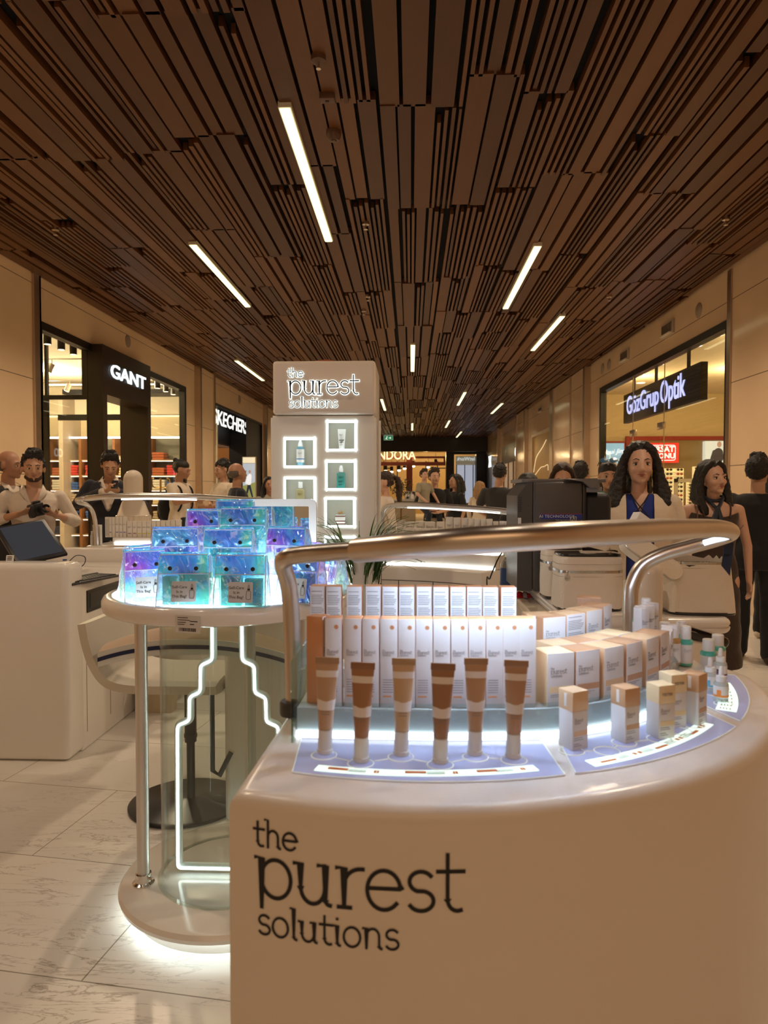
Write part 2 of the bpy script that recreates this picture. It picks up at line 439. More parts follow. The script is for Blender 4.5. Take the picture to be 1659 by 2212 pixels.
ce = MB(); rc = random.Random(3)
YE = 35.4
x = XL + 0.02
while x < XR - 0.05:
    # a band of boards sharing a width family; each run restarts with other widths
    bw = rc.uniform(0.30, 0.62); bw = min(bw, XR - 0.02 - x)
    y = -4.5 + rc.uniform(-1.5, 0)
    while y < YE:
        ln = rc.uniform(1.2, 3.0); y1 = min(y + ln, YE); u = x; left = bw
        while left > 0.02:
            k = rc.random()
            if k < 0.34: n = rc.choice((2, 3, 4)); ws = [rc.uniform(0.024, 0.036)] * n; gp = rc.uniform(0.020, 0.027)
            else: ws = [rc.uniform(0.075, 0.155)]; gp = rc.uniform(0.014, 0.038)
            for w in ws:
                w = min(w, left - gp)
                if w < 0.015: left = 0; break
                dz = rc.choice((0, 0, 0, -0.008, 0.012)); e0 = rc.uniform(0, 0.25) if len(ws) > 1 else 0
                if y1 - y - e0 > 0.1: ce.box(u, u + w, y + e0 - 0.03, y1 - 0.004, ZC + dz, ZC + 0.06)
                u += w + gp; left -= w + gp
        y = y1
    x += bw
ceil = struct('ceiling', ce, wood_mat(), smooth=0, label='brown timber board and slat ceiling')
cb = MB(); cb.box(XL - 0.3, XR + 0.3, -5, YE + 0.2, ZC + 0.07, ZC + 0.12)
struct('trim_1', cb, mat('ceiling_void', (0.0015, 0.001, 0.001), rough=0.9), label='black void behind the ceiling slats')

# left wall ---------------------------------------------------------
OZL = 3.47
def wallbox(mb, side, y0, y1, z0, z1, t=0.12, out=0.0):
    if side < 0: mb.box(XL - t, XL + out, y0, y1, z0, z1)
    else: mb.box(XR - out, XR + t, y0, y1, z0, z1)
w = MB()
wallbox(w, -1, -5, 8.44, 0, ZC + 0.1); wallbox(w, -1, 8.44, 14.25, OZL, ZC + 0.1)
wallbox(w, -1, 14.25, 16.15, 0, ZC + 0.1); w.box(XL, XL + 0.1, 14.95, 15.9, 0, ZC)
wallbox(w, -1, 16.15, 21.6, 3.42, ZC + 0.1); wallbox(w, -1, 21.6, 46, 0, ZC + 0.1)
m_panel = mat('stone_panel_wall', WALLC, rough=0.25, noise_amt=0.06, noise_scale=1.2)
def panel_mat(name, col, jz, jy, rough=0.25):
    m = bpy.data.materials.new(name); m.use_nodes = True; nt = m.node_tree; b = nt.nodes['Principled BSDF']; L = nt.links.new; N = nt.nodes.new
    tc = N('ShaderNodeTexCoord'); sp = N('ShaderNodeSeparateXYZ'); L(tc.outputs['Object'], sp.inputs[0])
    prev = None
    for ax, step, off in (('Z', jz[0], jz[1]), ('Y', jy[0], jy[1])):
        a = N('ShaderNodeMath'); a.operation = 'ADD'; a.inputs[1].default_value = off + 100 * step; L(sp.outputs[ax], a.inputs[0])
        mo = N('ShaderNodeMath'); mo.operation = 'MODULO'; mo.inputs[1].default_value = step; L(a.outputs[0], mo.inputs[0])
        lt = N('ShaderNodeMath'); lt.operation = 'LESS_THAN'; lt.inputs[1].default_value = 0.008; L(mo.outputs[0], lt.inputs[0])
        if prev is None: prev = lt
        else:
            mxn = N('ShaderNodeMath'); mxn.operation = 'MAXIMUM'; L(prev.outputs[0], mxn.inputs[0]); L(lt.outputs[0], mxn.inputs[1]); prev = mxn
    n = N('ShaderNodeTexNoise'); n.inputs['Scale'].default_value = 1.1; n.inputs['Detail'].default_value = 6; L(tc.outputs['Object'], n.inputs['Vector'])
    mr = N('ShaderNodeMapRange'); mr.inputs[3].default_value = 0.85; mr.inputs[4].default_value = 1.12; L(n.outputs['Fac'], mr.inputs[0])
    mu = N('ShaderNodeMix'); mu.data_type = 'RGBA'; mu.blend_type = 'MULTIPLY'; mu.inputs[0].default_value = 1; mu.inputs[6].default_value = tuple(col) + (1,); L(mr.outputs[0], mu.inputs[7])
    mx = N('ShaderNodeMix'); mx.data_type = 'RGBA'; L(prev.outputs[0], mx.inputs[0]); L(mu.outputs[2], mx.inputs[6]); mx.inputs[7].default_value = (0.10, 0.07, 0.05, 1)
    L(mx.outputs[2], b.inputs['Base Color']); b.inputs['Roughness'].default_value = rough
    return m
m_wl = panel_mat('left_wall_stone', WALLC, (1.15, 0.72), (30, 10), 0.35)
m_wr = panel_mat('right_wall_stone', (0.80, 0.58, 0.38), (0.98, 0.28), (30, 10), 0.13)
struct('wall_left', w, m_wl, label='beige stone wall with two shop openings')
w = MB()
wallbox(w, 1, -5, 8.68, 0, ZC + 0.1); wallbox(w, 1, 8.68, 14.45, 3.43, ZC + 0.1)
wallbox(w, 1, 14.45, 19.45, 0, ZC + 0.1); w.box(XR - 0.1, XR, 15.35, 18.6, 0, ZC)
wallbox(w, 1, 19.45, 22.4, 3.1, ZC + 0.1); wallbox(w, 1, 22.4, 25.3, 0, ZC + 0.1); w.box(XR - 0.1, XR, 23.3, 25.0, 0, ZC)
wallbox(w, 1, 25.3, 29.9, 3.15, ZC + 0.1); wallbox(w, 1, 29.9, 33.2, 0, ZC + 0.1); w.box(XR - 0.1, XR, 30.6, 32.6, 0, ZC)
wallbox(w, 1, 33.2, 36.5, 3.2, ZC + 0.1)
struct('wall_right', w, m_wr, label='polished beige stone wall with piers between shop openings')

tr = MB(); tr.box(XL, XL + 0.03, 8.44, 8.60, 0, ZC); tr.box(XL - 0.1, XL + 0.03, 8.56, 8.60, 0, ZC)
struct('trim_2', tr, m_steel, label='steel corner strip before the first left shop')
for i, (ya, yb) in enumerate(((14.85, 14.95), (15.9, 16.0), (21.75, 21.9))):
    tr = MB(); tr.box(XL, XL + 0.13, ya, yb, 0, ZC); struct('trim_%d' % (3 + i), tr, m_steel, label='steel strip on the left wall pier')
for i, (ya, yb) in enumerate(((8.60, 8.70), (15.22, 15.36), (16.55, 16.6), (18.6, 19.0), (23.15, 23.3), (25.0, 25.1), (30.4, 30.6))):
    tr = MB(); tr.box(XR - 0.13 if i else XR - 0.02, XR, ya, yb, 0, ZC); struct('trim_%d' % (6 + i), tr, m_steel, label='steel strip on the right wall')

# black frames round the shop openings
def opening(name, side, y0, y1, zt, fr=0.09, label=''):
    f = MB(); X = XL if side < 0 else XR
    a, b = (X - 0.1, X + 0.015) if side < 0 else (X - 0.015, X + 0.1)
    f.box(a, b, y0, y1, zt - fr, zt); f.box(a, b, y0, y0 + fr * 0.5, 0, zt - fr); f.box(a, b, y1 - fr, y1, 0, zt - fr); f.box(a, b, y0 + fr * .5, y1 - fr, 0, 0.06)
    struct(name, f, m_black, label=label)
opening('window_1', -1, 8.60, 14.25, OZL, 0.10, 'black frame of the left clothing shop opening')
opening('window_2', 1, 8.70, 14.45, 3.43, 0.10, 'black frame of the optician shop opening')
opening('window_3', -1, 16.15, 21.6, 3.42, 0.06, 'black frame of the shoe shop opening')
def pane(name, x, y0, y1, z0, z1, parent=None, label=None):
    g = MB(); g.box(x - 0.004, x + 0.004, y0, y1, z0, z1); return struct(name, g, m_glass, parent, label=label, smooth=0)
pane('window_4', XL - 0.05, 8.65, 10.0, 0.06, 3.37, label='glass of the left clothing shop, near bay')
pane('window_5', XL - 0.05, 11.72, 14.16, 0.06, 3.37, label='glass of the left clothing shop, far bay')
pane('window_6', XR + 0.03, 8.75, 14.36, 0.06, 3.33, label='glass front of the optician')

def room(names, x0, x1, y0, y1, z1, mw, mf, mc, skip=()):
    """shop interior: far wall, back wall, near wall, ceiling"""
    def one(nm, a, m, lb): q = MB(); q.box(*a); struct(nm, q, m, label=lb)
    one(names[0], (x0, x1, y1, y1 + 0.1, 0, z1), mw, 'far wall inside the shop'); one(names[1], (x0, x1, y0 - 0.1, y0, 0, z1), mw, 'near wall inside the shop')
    bx = (x0 - 0.1, x0, y0, y1, 0, z1) if x0 < -5 else (x1, x1 + 0.1, y0, y1, 0, z1)
    one(names[2], bx, mw, 'back wall inside the shop'); one(names[3], (x0, x1, y0, y1, z1, z1 + 0.1), mc, 'ceiling inside the shop')
m_shopwall = mat('cream_shop_wall', (0.66, 0.56, 0.36), rough=0.6, noise_amt=0.03)
m_shopceil = mat('shop_ceiling', (0.72, 0.66, 0.52), rough=0.8, noise_amt=0.03)
m_led = mat('warm_line_light', (1, 1, 1), emit=(1.0, 0.95, 0.55), estr=1.55, noise_amt=0)
m_cove = mat('cove_light', (1, 1, 1), emit=(1.0, 0.86, 0.45), estr=1.3, noise_amt=0)
m_cool = mat('cool_led', (1, 1, 1), emit=(0.86, 1.0, 0.97), estr=4.5, noise_amt=0)
m_shelfled = mat('shelf_led', (1, 1, 1), emit=(1.0, 0.95, 0.80), estr=2.5, noise_amt=0)
room(('wall_gant_far', 'wall_gant_near', 'wall_gant_back', 'ceiling_gant'), -9.8, XL - 0.13, 8.45, 17.0, 3.85, m_shopwall, None, m_shopceil)
room(('wall_optik_far', 'wall_optik_near', 'wall_optik_back', 'ceiling_optik'), XR + 0.13, 8.8, 8.5, 18.6, 3.85, m_shopwall, None, m_shopceil)
for (x, y, pw) in ((-6.6, 11.0, 60), (-7.4, 14.4, 190), (-5.6, 13.6, 110)): point('shop_lamp', (x, y, 3.5), pw, (1, 0.80, 0.48), 0.12)
for (x, y, pw) in ((5.2, 10.8, 75), (6.6, 14.6, 100), (5.0, 15.6, 60)): point('optician_lamp', (x, y, 3.45), pw, (1, 0.70, 0.31), 0.12)

# ------------------------------------------------------------------ line lights in the ceiling
LL = [((615, 234), (710, 523), 'longest line light, nearest the viewer in the ceiling'),
      ((414, 530), (537, 664), 'line light in the ceiling to the left of the nearest one'),
      ((1163, 533), (1091, 668), 'line light in the right half of the ceiling, the nearer one'),
      ((1216, 684), (1150, 758), 'line light in the ceiling above the optician'),
      ((892, 746), (891, 803), 'upright-looking line light over the middle of the hall'),
      ((512, 780), (567, 823), 'line light above the shoe shop'),
      ((825, 863), (831, 887), 'line light just right of the lit tower'),
      ((1004, 848), (990, 876), 'middle-distance line light right of centre'),
      ((1085, 872), (1062, 894), 'far line light close to the right wall'),
      ((891, 915), (890, 930), 'tiny far line light at the hall centre'),
      ((971, 909), (963, 924), 'far line light, second row from the end'),
      ((997, 933), (986, 945), 'farthest line light near the end of the hall')]
def line_light(x, y0, y1, lab):
    r = thing('ceiling_line_light', lab, 'ceiling light', (x, (y0 + y1) / 2, ZC - 0.02), group='line lights in the ceiling')
    h = (y1 - y0) / 2
    a = MB(); a.box(-0.045, 0.045, -h, h, -0.012, 0.03); obj('housing', a, mat('white_housing', (0.7, 0.65, 0.5), rough=0.5), r)
    b = MB(); b.box(-0.037, 0.037, -h + 0.008, h - 0.008, -0.022, -0.0125, 0.004); d = obj('diffuser', b, m_led, r); d['label'] = 'glowing pale yellow diffuser'
for (a, b, lab) in LL:
    A = PZ(a[0], a[1], ZC - 0.04); B = PZ(b[0], b[1], ZC - 0.04); line_light((A.x + B.x) / 2, A.y, B.y, lab)

# ceiling fittings
def P_(px, py): return PZ(px, py, ZC - 0.02)
c = P_(721, 290); t = thing('smoke_detector', 'round brown smoke detector beside the nearest line light', 'smoke detector', c)
a = MB(); a.lathe([(0.0, -0.045), (0.035, -0.045), (0.05, -0.02), (0.055, 0.0), (0.055, 0.03)], n=24); obj('body', a, mat('brown_plastic', (0.12, 0.06, 0.035), rough=0.4), t)
a = MB(); a.lathe([(0.0, -0.055), (0.018, -0.055), (0.022, -0.044)], n=16); obj('sensor', a, mat('brown_plastic', (0.12, 0.06, 0.035)), t)
c = P_(688, 131); t = thing('sprinkler', 'round sprinkler rose nearest the viewer in the ceiling', 'sprinkler', c)
a = MB(); a.lathe([(0.0, -0.02), (0.02, -0.02), (0.045, -0.006), (0.045, 0.03)], n=20); obj('rose', a, mat('brown_plastic', (0.12, 0.06, 0.035)), t)
a = MB(); a.lathe([(0.0, -0.05), (0.015, -0.05), (0.006, -0.04), (0.006, -0.02)], n=12); obj('nozzle', a, m_steel, t)
c = P_(707, 212); t = thing('ceiling_sensor', 'small square sensor box in the ceiling between sprinkler and smoke detector', 'sensor', c)
a = MB(); a.box(-0.05, 0.05, -0.035, 0.035, -0.02, 0.03, 0.006); obj('box', a, mat('brown_plastic', (0.12, 0.06, 0.035)), t)
a = MB(); a.box(-0.012, 0.012, -0.008, 0.008, -0.026, -0.02, 0.002); obj('lens', a, m_black, t)
for px, py, lab in ((790, 484, 'small pendant sprinkler right of the nearest line light'), (795, 641, 'small sprinkler near the ceiling centre'), (786, 672, 'dark small dome camera in the ceiling centre'), (1568, 474, 'small sprinkler above the right stone wall'), (120, 496, 'small sprinkler at the left of the ceiling'), (1316, 641, 'small sprinkler above the optician')):
    c = P_(px, py); a = MB(); a.lathe([(0.0, -0.06), (0.022, -0.055), (0.008, -0.045), (0.008, -0.015), (0.035, -0.008), (0.035, 0.03)], c=c, n=14)
    tag(obj('sprinkler', a, m_steel), lab, 'sprinkler', 'small ceiling sprinklers')

# header fittings: louvre vents and round loudspeakers
def vent(px, py, side, lab, wd=0.46, ht=0.2):
    X = XR - 0.012 if side > 0 else XL + 0.012; c = PX(px, py, X); t = thing('wall_vent', lab, 'vent', c, group='vents on the right wall header')
    a = MB(); a.box(-0.02, 0.012, -wd / 2, wd / 2, -ht / 2, ht / 2, 0.004); obj('frame', a, mat('vent_frame', (0.5, 0.42, 0.34), rough=0.4), t)
    for k in range(7):
        a = MB(); y = -wd / 2 + 0.05 + k * (wd - 0.1) / 6; a.box(-0.03, -0.015, y - 0.014, y + 0.014, -ht / 2 + 0.05, ht / 2 - 0.03); obj('slat', a, mat('vent_slat', (0.16, 0.12, 0.09), rough=0.5), t)
    a = MB(); a.box(-0.06, -0.01, -wd / 2 + 0.03, wd / 2 - 0.03, -ht / 2 + 0.005, -ht / 2 + 0.03, 0.004); obj('lip', a, mat('vent_lip', (0.7, 0.62, 0.5), rough=0.4), t)
vent(1443, 711, 1, 'louvre vent on the header above the optician, nearer one')
vent(1350, 769, 1, 'louvre vent on the header above the optician, farther one')
vent(1168, 885, 1, 'small louvre vent above the wooden panel window', 0.5, 0.16)
def speaker(px, py, side, lab, r=0.1):
    X = XR if side > 0 else XL; c = PX(px, py, X); a = MB()
    a.T = frame(c, (0, 1, 0), (0, 0, 1)) if side < 0 else frame(c, (0, -1, 0), (0, 0, 1))
    a.lathe([(r, -0.01), (r, 0.008), (r * 0.9, 0.014), (0.0, 0.016)], n=24)
    tag(obj('wall_speaker', a, mat('speaker_grille', (0.36, 0.28, 0.21), rough=0.7)), lab, 'loudspeaker', 'round loudspeakers in the wall headers')
speaker(1510, 671, 1, 'round wall loudspeaker on the right header, nearest the viewer')
speaker(1316, 788, 1, 'round wall loudspeaker on the right header beside the far vent', 0.11)
speaker(1302, 797, 1, 'round wall loudspeaker at the far end of the optician header', 0.11)
speaker(276, 737, -1, 'round wall loudspeaker above the left clothing shop')
speaker(517, 863, -1, 'round wall loudspeaker above the shoe shop', 0.12)

# ================================================================== LEFT CLOTHING SHOP
m_wood = mat('shelf_wood', (0.26, 0.11, 0.04), rough=0.45, noise_amt=0.2, noise_scale=20)
m_white = mat('white_matte', (0.75, 0.73, 0.70), rough=0.5)
m_signw = mat('lit_letter_white', (1, 1, 1), emit=(0.80, 0.95, 1.0), estr=1.6, noise_amt=0)
pr = MB()
pr.box(-4.62, -4.38, 10.0, 10.14, 0, OZL); pr.box(XL - 0.2, -4.38, 10.14, 11.72, 2.77, OZL); pr.box(-4.85, -4.38, 11.72, 11.86, 0, OZL)
pp = thing('shop_portal', 'dark brown entrance portal of the left clothing shop with lit lettering', 'shop portal', (-4.5, 10.9, 0))
obj('portal_frame', pr, m_darkbrown, pp, world=True)
tm = frame((-4.372, 10.93, 3.13), (0, 1, 0), (0, 0, 1))
s1 = text('sign_letters', 'GANT', tm, m_signw, pp, size=0.28, extrude=0.012, offset=0.003, fit=1.36); s1['label'] = 'glowing white letters'
tm = frame((-4.379, 10.92, 3.12), (0, 1, 0), (0, 0, 1))
text('letter_backing', 'GANT', tm, m_black, pp, size=0.28, extrude=0.004, offset=0.009, fit=1.38)
# inner black frames behind the glass
q = MB()
q.box(-5.225, -5.19, 10.0, 10.06, 2.75, 3.5); q.box(-5.29, -5.19, 10.0, 10.06, 0, 2.69); q.box(-5.29, -4.62, 10.0, 10.06, 2.69, 2.75)
struct('door_1', q, m_black, label='black inner door frame of the clothing shop')
q = MB(); q.box(-6.2, -4.6, 12.3, 12.36, 2.62, 2.72); q.box(-4.98, -4.85, 12.3, 12.36, 0, 2.66); struct('door_2', q, m_black, label='black door head inside the shop portal')
# coves and interior lines on the far wall
q = MB(); q.box(-9.7, -4.7, 16.94, 16.99, 3.155, 3.19); struct('trim_20', q, m_cove, label='glowing cove line inside the clothing shop')
q = MB(); q.box(-9.7, -4.7, 15.2, 15.26, 3.66, 3.69); struct('trim_21', q, m_cove, label='second glowing cove line at the shop ceiling')
q = MB(); q.box(-9.7, -4.7, 16.7, 16.99, 3.19, 3.85); struct('trim_22', q, m_shopceil, label='dropped bulkhead inside the clothing shop')
# the shelving unit
shz = [0.35, 0.72, 1.06, 1.40, 1.74, 2.10]
SX0, SX1, SYB = -9.1, -5.35, 16.9
su = thing('shelf_unit', 'tall wooden shelf unit of folded clothes at the back of the left shop', 'shelving', ((SX0 + SX1) / 2, 16.6, 0))
q = MB(); q.box(SX0, SX1, SYB - 0.02, SYB, 0.1, 2.62); obj('back_panel', q, mat('grey_green_back', (0.20, 0.20, 0.15), rough=0.5), su, world=True)
bays = [-9.1, -8.55, -7.75, -6.95, -6.15, -5.35]
for xx in bays:
    q = MB(); q.box(xx - 0.03, xx + 0.03, SYB - 0.5, SYB - 0.02, 0.05, 2.62); obj('upright', q, m_wood, su, world=True)
for z in shz:
    q = MB(); q.box(SX0, SX1, SYB - 0.48, SYB - 0.02, z - 0.022, z); obj('shelf', q, mat('pale_shelf', (0.55, 0.42, 0.28), rough=0.4), su, world=True)
    q = MB(); q.box(SX0 + .03, SX1 - .03, SYB - 0.44, SYB - 0.40, z - 0.036, z - 0.024); obj('shelf_light', q, m_shelfled, su, world=True)
q = MB(); q.box(SX0, SX1, SYB - 0.5, SYB - 0.44, 2.60, 2.64); obj('top_light', q, mat('bright_shelf_led', (1, 1, 1), emit=(0.95, 1, 0.92), estr=3.2, noise_amt=0), su, world=True)
# folded garments: every one its own thing
def fold_mesh():
    g = MB(); g.box(-0.145, 0.145, -0.17, 0.17, 0, 0.052, 0.02, 3)
    g.box(-0.14, 0.14, -0.165, 0.1, 0.046, 0.058, 0.006, 2); return g.mesh('garment')
gm = {}
def garment(x, z, colname, col, lab, k):
    if colname not in gm:
        me = fold_mesh(); finish(me, mat('knit_' + colname, col, rough=0.9, sheen=0.3, noise_amt=0.12), 50); gm[colname] = me
    o = bpy.data.objects.new('folded_garment', gm[colname]); COL.objects.link(o); o.location = (x + random.uniform(-.012, .012), SYB - 0.27, z + 0.001 + k * 0.059)
    o.rotation_euler = (0, 0, random.uniform(-0.03, 0.03)); tag(o, lab, 'folded garment', 'folded clothes on the shop shelves')
GC = {'red': (0.55, 0.045, 0.035), 'rust': (0.42, 0.12, 0.05), 'cream': (0.66, 0.55, 0.34), 'sand': (0.42, 0.33, 0.23), 'white': (0.66, 0.64, 0.58), 'blue': (0.04, 0.11, 0.36), 'navy': (0.02, 0.03, 0.08), 'taupe': (0.32, 0.25, 0.19)}
rows = {5: [('rust', 3), None, ('cream', 3)], 4: [('red', 4), ('cream', 3), ('rust', 3)], 3: [('taupe', 4), ('white', 4), ('blue', 3)], 2: [('cream', 3), ('sand', 4), ('navy', 3)], 1: [('blue', 3), ('white', 4), ('sand', 3)], 0: [('cream', 3), ('navy', 3), None]}
ordn = ['lowest', 'second', 'third', 'topmost']; shn = ['bottom', 'second-lowest', 'third', 'fourth', 'fifth', 'top']
bayn = ['first bay from the left', 'second bay from the left', 'middle bay', 'bay seen through the shop doorway', 'last bay on the right']
for b in range(1, 5):
    bx = (bays[b] + bays[b + 1]) / 2
    for si, z in enumerate(shz):
        cells = rows[si]
        for c_ in range(2):
            cell = cells[(c_ + b + si) % 3]
            if si == 5 and b in (1, 3): cell = None
            if cell is None: continue
            for k in range(cell[1]):
                o_ = 'topmost' if k == cell[1] - 1 else ordn[k]
                garment(bx - 0.17 + c_ * 0.34, z, cell[0], GC[cell[0]], '%s %s folded garment, %s stack on the %s shelf, %s' % (o_, cell[0], 'left' if c_ == 0 else 'right', shn[si], bayn[b]), k)
# pale cap and trainers seen through the doorway
t = thing('sneaker', 'pale chunky trainer on the shelf seen through the left shop doorway', 'shoe', (-6.95, 16.6, 2.11))
q = MB(); q.loft([[(a[0] * sc_ + dx, a[1] * sc_ * 0.9, z) for a in rrect(-0.16, 0.16, -0.06, 0.06, 0.055)] for sc_, dx, z in ((1, 0, 0), (1.02, 0, 0.03), (0.95, -0.005, 0.05))]); obj('sole', q, m_white, t)
q = MB(); q.ell((-0.07, 0, 0.09), (0.08, 0.05, 0.085)); q.cap((-0.07, 0, 0.07), 0.048, (0.09, 0, 0.05), 0.04); obj('upper', q, mat('sand_suede', (0.6, 0.48, 0.34), rough=0.9), t)
# track spotlights
def track_spot(c, lab, grp, colm, face=(0, 0, -1), r=0.05, L=0.15):
    t = thing('track_spotlight', lab, 'spotlight', c, group=grp)
    a = MB(); a.tube([(0, 0, 0), (0, 0, -0.07)], 0.009, 8); obj('stem', a, colm, t)
    d = Vector(face).normalized(); p = Vector((0, 0, -0.07))
    a = MB(); a.tube([p, p + d * L], r, 18); obj('barrel', a, colm, t)
    a = MB(); a.tube([p + d * (L - 0.004), p + d * (L + 0.003)], r * 0.85, 18); z = obj('lens', a, mat('lamp_lens', (1, 1, 1), emit=(1, 0.78, 0.5), estr=3, noise_amt=0), t); z['label'] = 'glowing lens'
sl = MB(); sl.box(-4.85, -4.82, 8.6, 9.98, 3.55, 3.58); [sl.box(-4.84, -4.83, y_, y_ + 0.01, 3.58, 3.85) for y_ in (8.7, 9.8)]; tag(obj('light_track', sl, m_black), 'black light track inside the near bay of the clothing shop', 'light track')
sl = MB(); sl.box(-4.85, -4.82, 11.9, 14.2, 3.55, 3.58); [sl.box(-4.84, -4.83, y_, y_ + 0.01, 3.58, 3.85) for y_ in (12.0, 14.0)]; tag(obj('light_track', sl, m_black), 'black light track inside the far bay of the clothing shop', 'light track')
nm = ['first', 'second', 'third', 'fourth']
for i, (px, py) in enumerate(((70, 697), (102, 712), (132, 728), (158, 741))):
    p = PX(px, py, -4.835); track_spot((p.x, p.y, 3.555), 'black track spotlight in the near bay of the left shop, %s from the left' % nm[i], 'black spotlights in the near shop window', m_black)
for i, (px, py) in enumerate(((318, 812), (340, 820), (358, 827), (374, 833))):
    p = PX(px, py, -4.835); track_spot((p.x, p.y, 3.555), 'black track spotlight in the far bay of the left shop, %s from the left' % nm[i], 'black spotlights in the far shop window', m_black, r=0.055)
for (px, py, yy, lab) in ((112, 775, 11.5, 'white tilted track spotlight on the shop ceiling, upper one'), (96, 820, 14.0, 'white track spotlight on the far shop track, left one'), (150, 820, 14.0, 'white track spotlight on the far shop track, right one')):
    p = PY(px, py, yy); p.z = 3.53 if yy < 12 else 3.57; track_spot(p, lab, 'white spotlights inside the clothing shop', mat('grey_lamp', (0.5, 0.46, 0.4), rough=0.4), face=(-0.35, -0.2, -1))
for yy, z, lab in ((11.5, 3.53, 'grey suspended light track in the clothing shop, nearer one'), (14.0, 3.57, 'grey suspended light track in the clothing shop, farther one')):
    q = MB(); q.box(-9, -4.9, yy - 0.015, yy + 0.015, z, z + 0.02); q.tube([(-6.3, yy, z), (-6.3, yy, 3.85)], 0.006, 6); tag(obj('light_track', q, mat('grey_lamp', (0.5, 0.46, 0.4))), lab, 'light track')
# gold hanger rack in the far bay
c = PY(347, 1058, 13.3); c.z = 0
t = thing('coat_rack', 'brass coat rack behind the far glass of the left shop', 'coat rack', (c.x, 13.3, 0))
m_brass = mat('brass', (0.75, 0.5, 0.2), rough=0.25, metal=1)
q = MB(); q.tube([(0, 0, 0.02), (0, 0, 1.62)], 0.018, 10); q.lathe([(0.18, 0), (0.18, 0.015), (0.02, 0.03)], n=24); obj('pole', q, m_brass, t)
for s_ in (-1, 1):
    q = MB(); q.tube(catmull([(0, 0, 1.45), (s_ * 0.1, 0, 1.44), (s_ * 0.17, 0, 1.5), (s_ * 0.17, 0, 1.6), (s_ * 0.12, 0, 1.62)], 5), 0.012, 8); obj('hook', q, m_brass, t)

# dark jacket on a bust form beside the doorway
c = PY(262, 1075, 12.9); t = thing('jacket_display', 'dark quilted jacket on a hanger form behind the shop doorway', 'jacket', (c.x, 12.9, 0))
q = MB(); q.loft([[(a[0] * wx, a[1] * wy, z) for a in circ(0, 0, 1, 20)] for wx, wy, z in ((0.19, .13, .75), (0.2, .14, 1.0), (0.22, .14, 1.25), (0.2, .12, 1.38), (0.07, .07, 1.43))]); obj('jacket', q, mat('dark_olive_cloth', (0.03, 0.035, 0.035), rough=0.7), t)
q = MB(); q.tube([(0, 0, 0.0), (0, 0, 0.8)], 0.02, 10); q.lathe([(0.15, 0), (0.15, 0.02), (0.02, 0.03)], n=20); obj('stand', q, m_brass, t)

# ================================================================== SHOE SHOP
m_sk = mat('shoe_shop_black', (0.012, 0.012, 0.016), rough=0.5)
q = MB(); q.box(XL - 0.6, XL - 0.45, 16.15, 21.6, 2.62, 3.6); q.box(XL - 0.6, XL - 0.1, 16.15, 21.6, 3.42, 3.6); q.box(XL - 0.5, XL - 0.02, 19.6, 21.6, 0, 3.42)
struct('wall_shoe_front', q, m_sk, label='black front of the shoe shop')
t = thing('shop_sign', 'lit white block lettering over the shoe shop', 'shop sign', (XL - 0.3, 18.0, 3.1))
tm = frame((XL - 0.03, 18.10, 3.10), (0, 1, 0), (0, 0, 1))
m_sk2 = mat('lit_letter_plain', (1, 1, 1), emit=(0.95, 1.0, 0.95), estr=1.0, noise_amt=0)
text('sign_letters', 'SKECHERS', tm, m_sk2, t, size=0.50, extrude=0.005, offset=0.006, fit=3.5, space=0.95, shear=0.12)
q = MB(); q.box(XL - 0.44, XL - 0.06, 16.5, 16.54, 3.0, 3.2); q.box(XL - 0.44, XL - 0.06, 19.5, 19.54, 3.0, 3.2); q.box(XL - 0.08, XL - 0.06, 16.4, 19.8, 3.08, 3.12); obj('backing_rail', q, m_black, t, world=True)
q = MB(); q.box(-8, XL - 0.6, 22.5, 22.6, 0, 3.6); struct('wall_shoe_far', q, mat('shoe_shop_beige', (0.5, 0.42, 0.33)), label='beige far wall of the shoe shop')
q = MB(); q.box(-8, XL - 0.13, 16.1, 22.5, 3.6, 3.7); struct('ceiling_shoe', q, m_sk, label='black ceiling of the shoe shop')
q = MB(); q.box(-8.1, -8, 16.1, 22.6, 0, 3.6); struct('wall_shoe_back', q, mat('shoe_shop_beige', (0.5, 0.42, 0.33)), label='beige back wall of the shoe shop')
point('shoe_shop_lamp', (-6.2, 19.0, 3.2), 70, (1, 0.8, 0.55), 0.1)
t = thing('wall_display', 'orange-backed shoe wall display inside the shoe shop', 'display', (-5.9, 21.8, 0))
q = MB(); q.box(-6.6, -5.35, 21.8, 21.9, 1.95, 2.7); o = obj('orange_panel', q, mat('orange_panel', (0.65, 0.27, 0.07), rough=0.6), t, world=True)
q = MB(); q.box(-6.65, -5.3, 21.75, 21.95, 2.7, 2.8); q.box(-6.65, -5.3, 21.5, 21.95, 1.86, 1.93); obj('frame', q, m_wood, t, world=True)
for z in (1.65, 1.38, 1.1, 0.8):
    q = MB(); q.box(-6.65, -5.3, 21.5, 21.9, z - 0.02, z); obj('shelf', q, m_white, t, world=True)
shm = None
cols = [(0.5, 0.5, 0.5), (0.05, 0.05, 0.06), (0.5, 0.35, 0.3), (0.6, 0.6, 0.62)]
for zi, z in enumerate((1.65, 1.38, 1.1)):
    for k in range(5):
        q = MB(); q.cap((0, 0, 0.05), 0.045, (0.14, 0, 0.035), 0.033); q.ell((-0.02, 0, 0.08), (0.05, 0.04, 0.06)); q.box(-0.07, 0.17, -0.04, 0.04, 0, 0.02, 0.01)
        o = obj('shoe', q, mat('shoe_%d' % ((k + zi) % 4), cols[(k + zi) % 4], rough=0.6)); o.location = (-6.5 + k * 0.26, 21.66, z + 0.002)
        tag(o, 'small shoe on the shoe shop wall, %s from left on the %s shelf' % (['first', 'second', 'third', 'fourth', 'fifth'][k], ['upper', 'middle', 'lower'][zi]), 'shoe', 'shoes on the shoe shop wall')
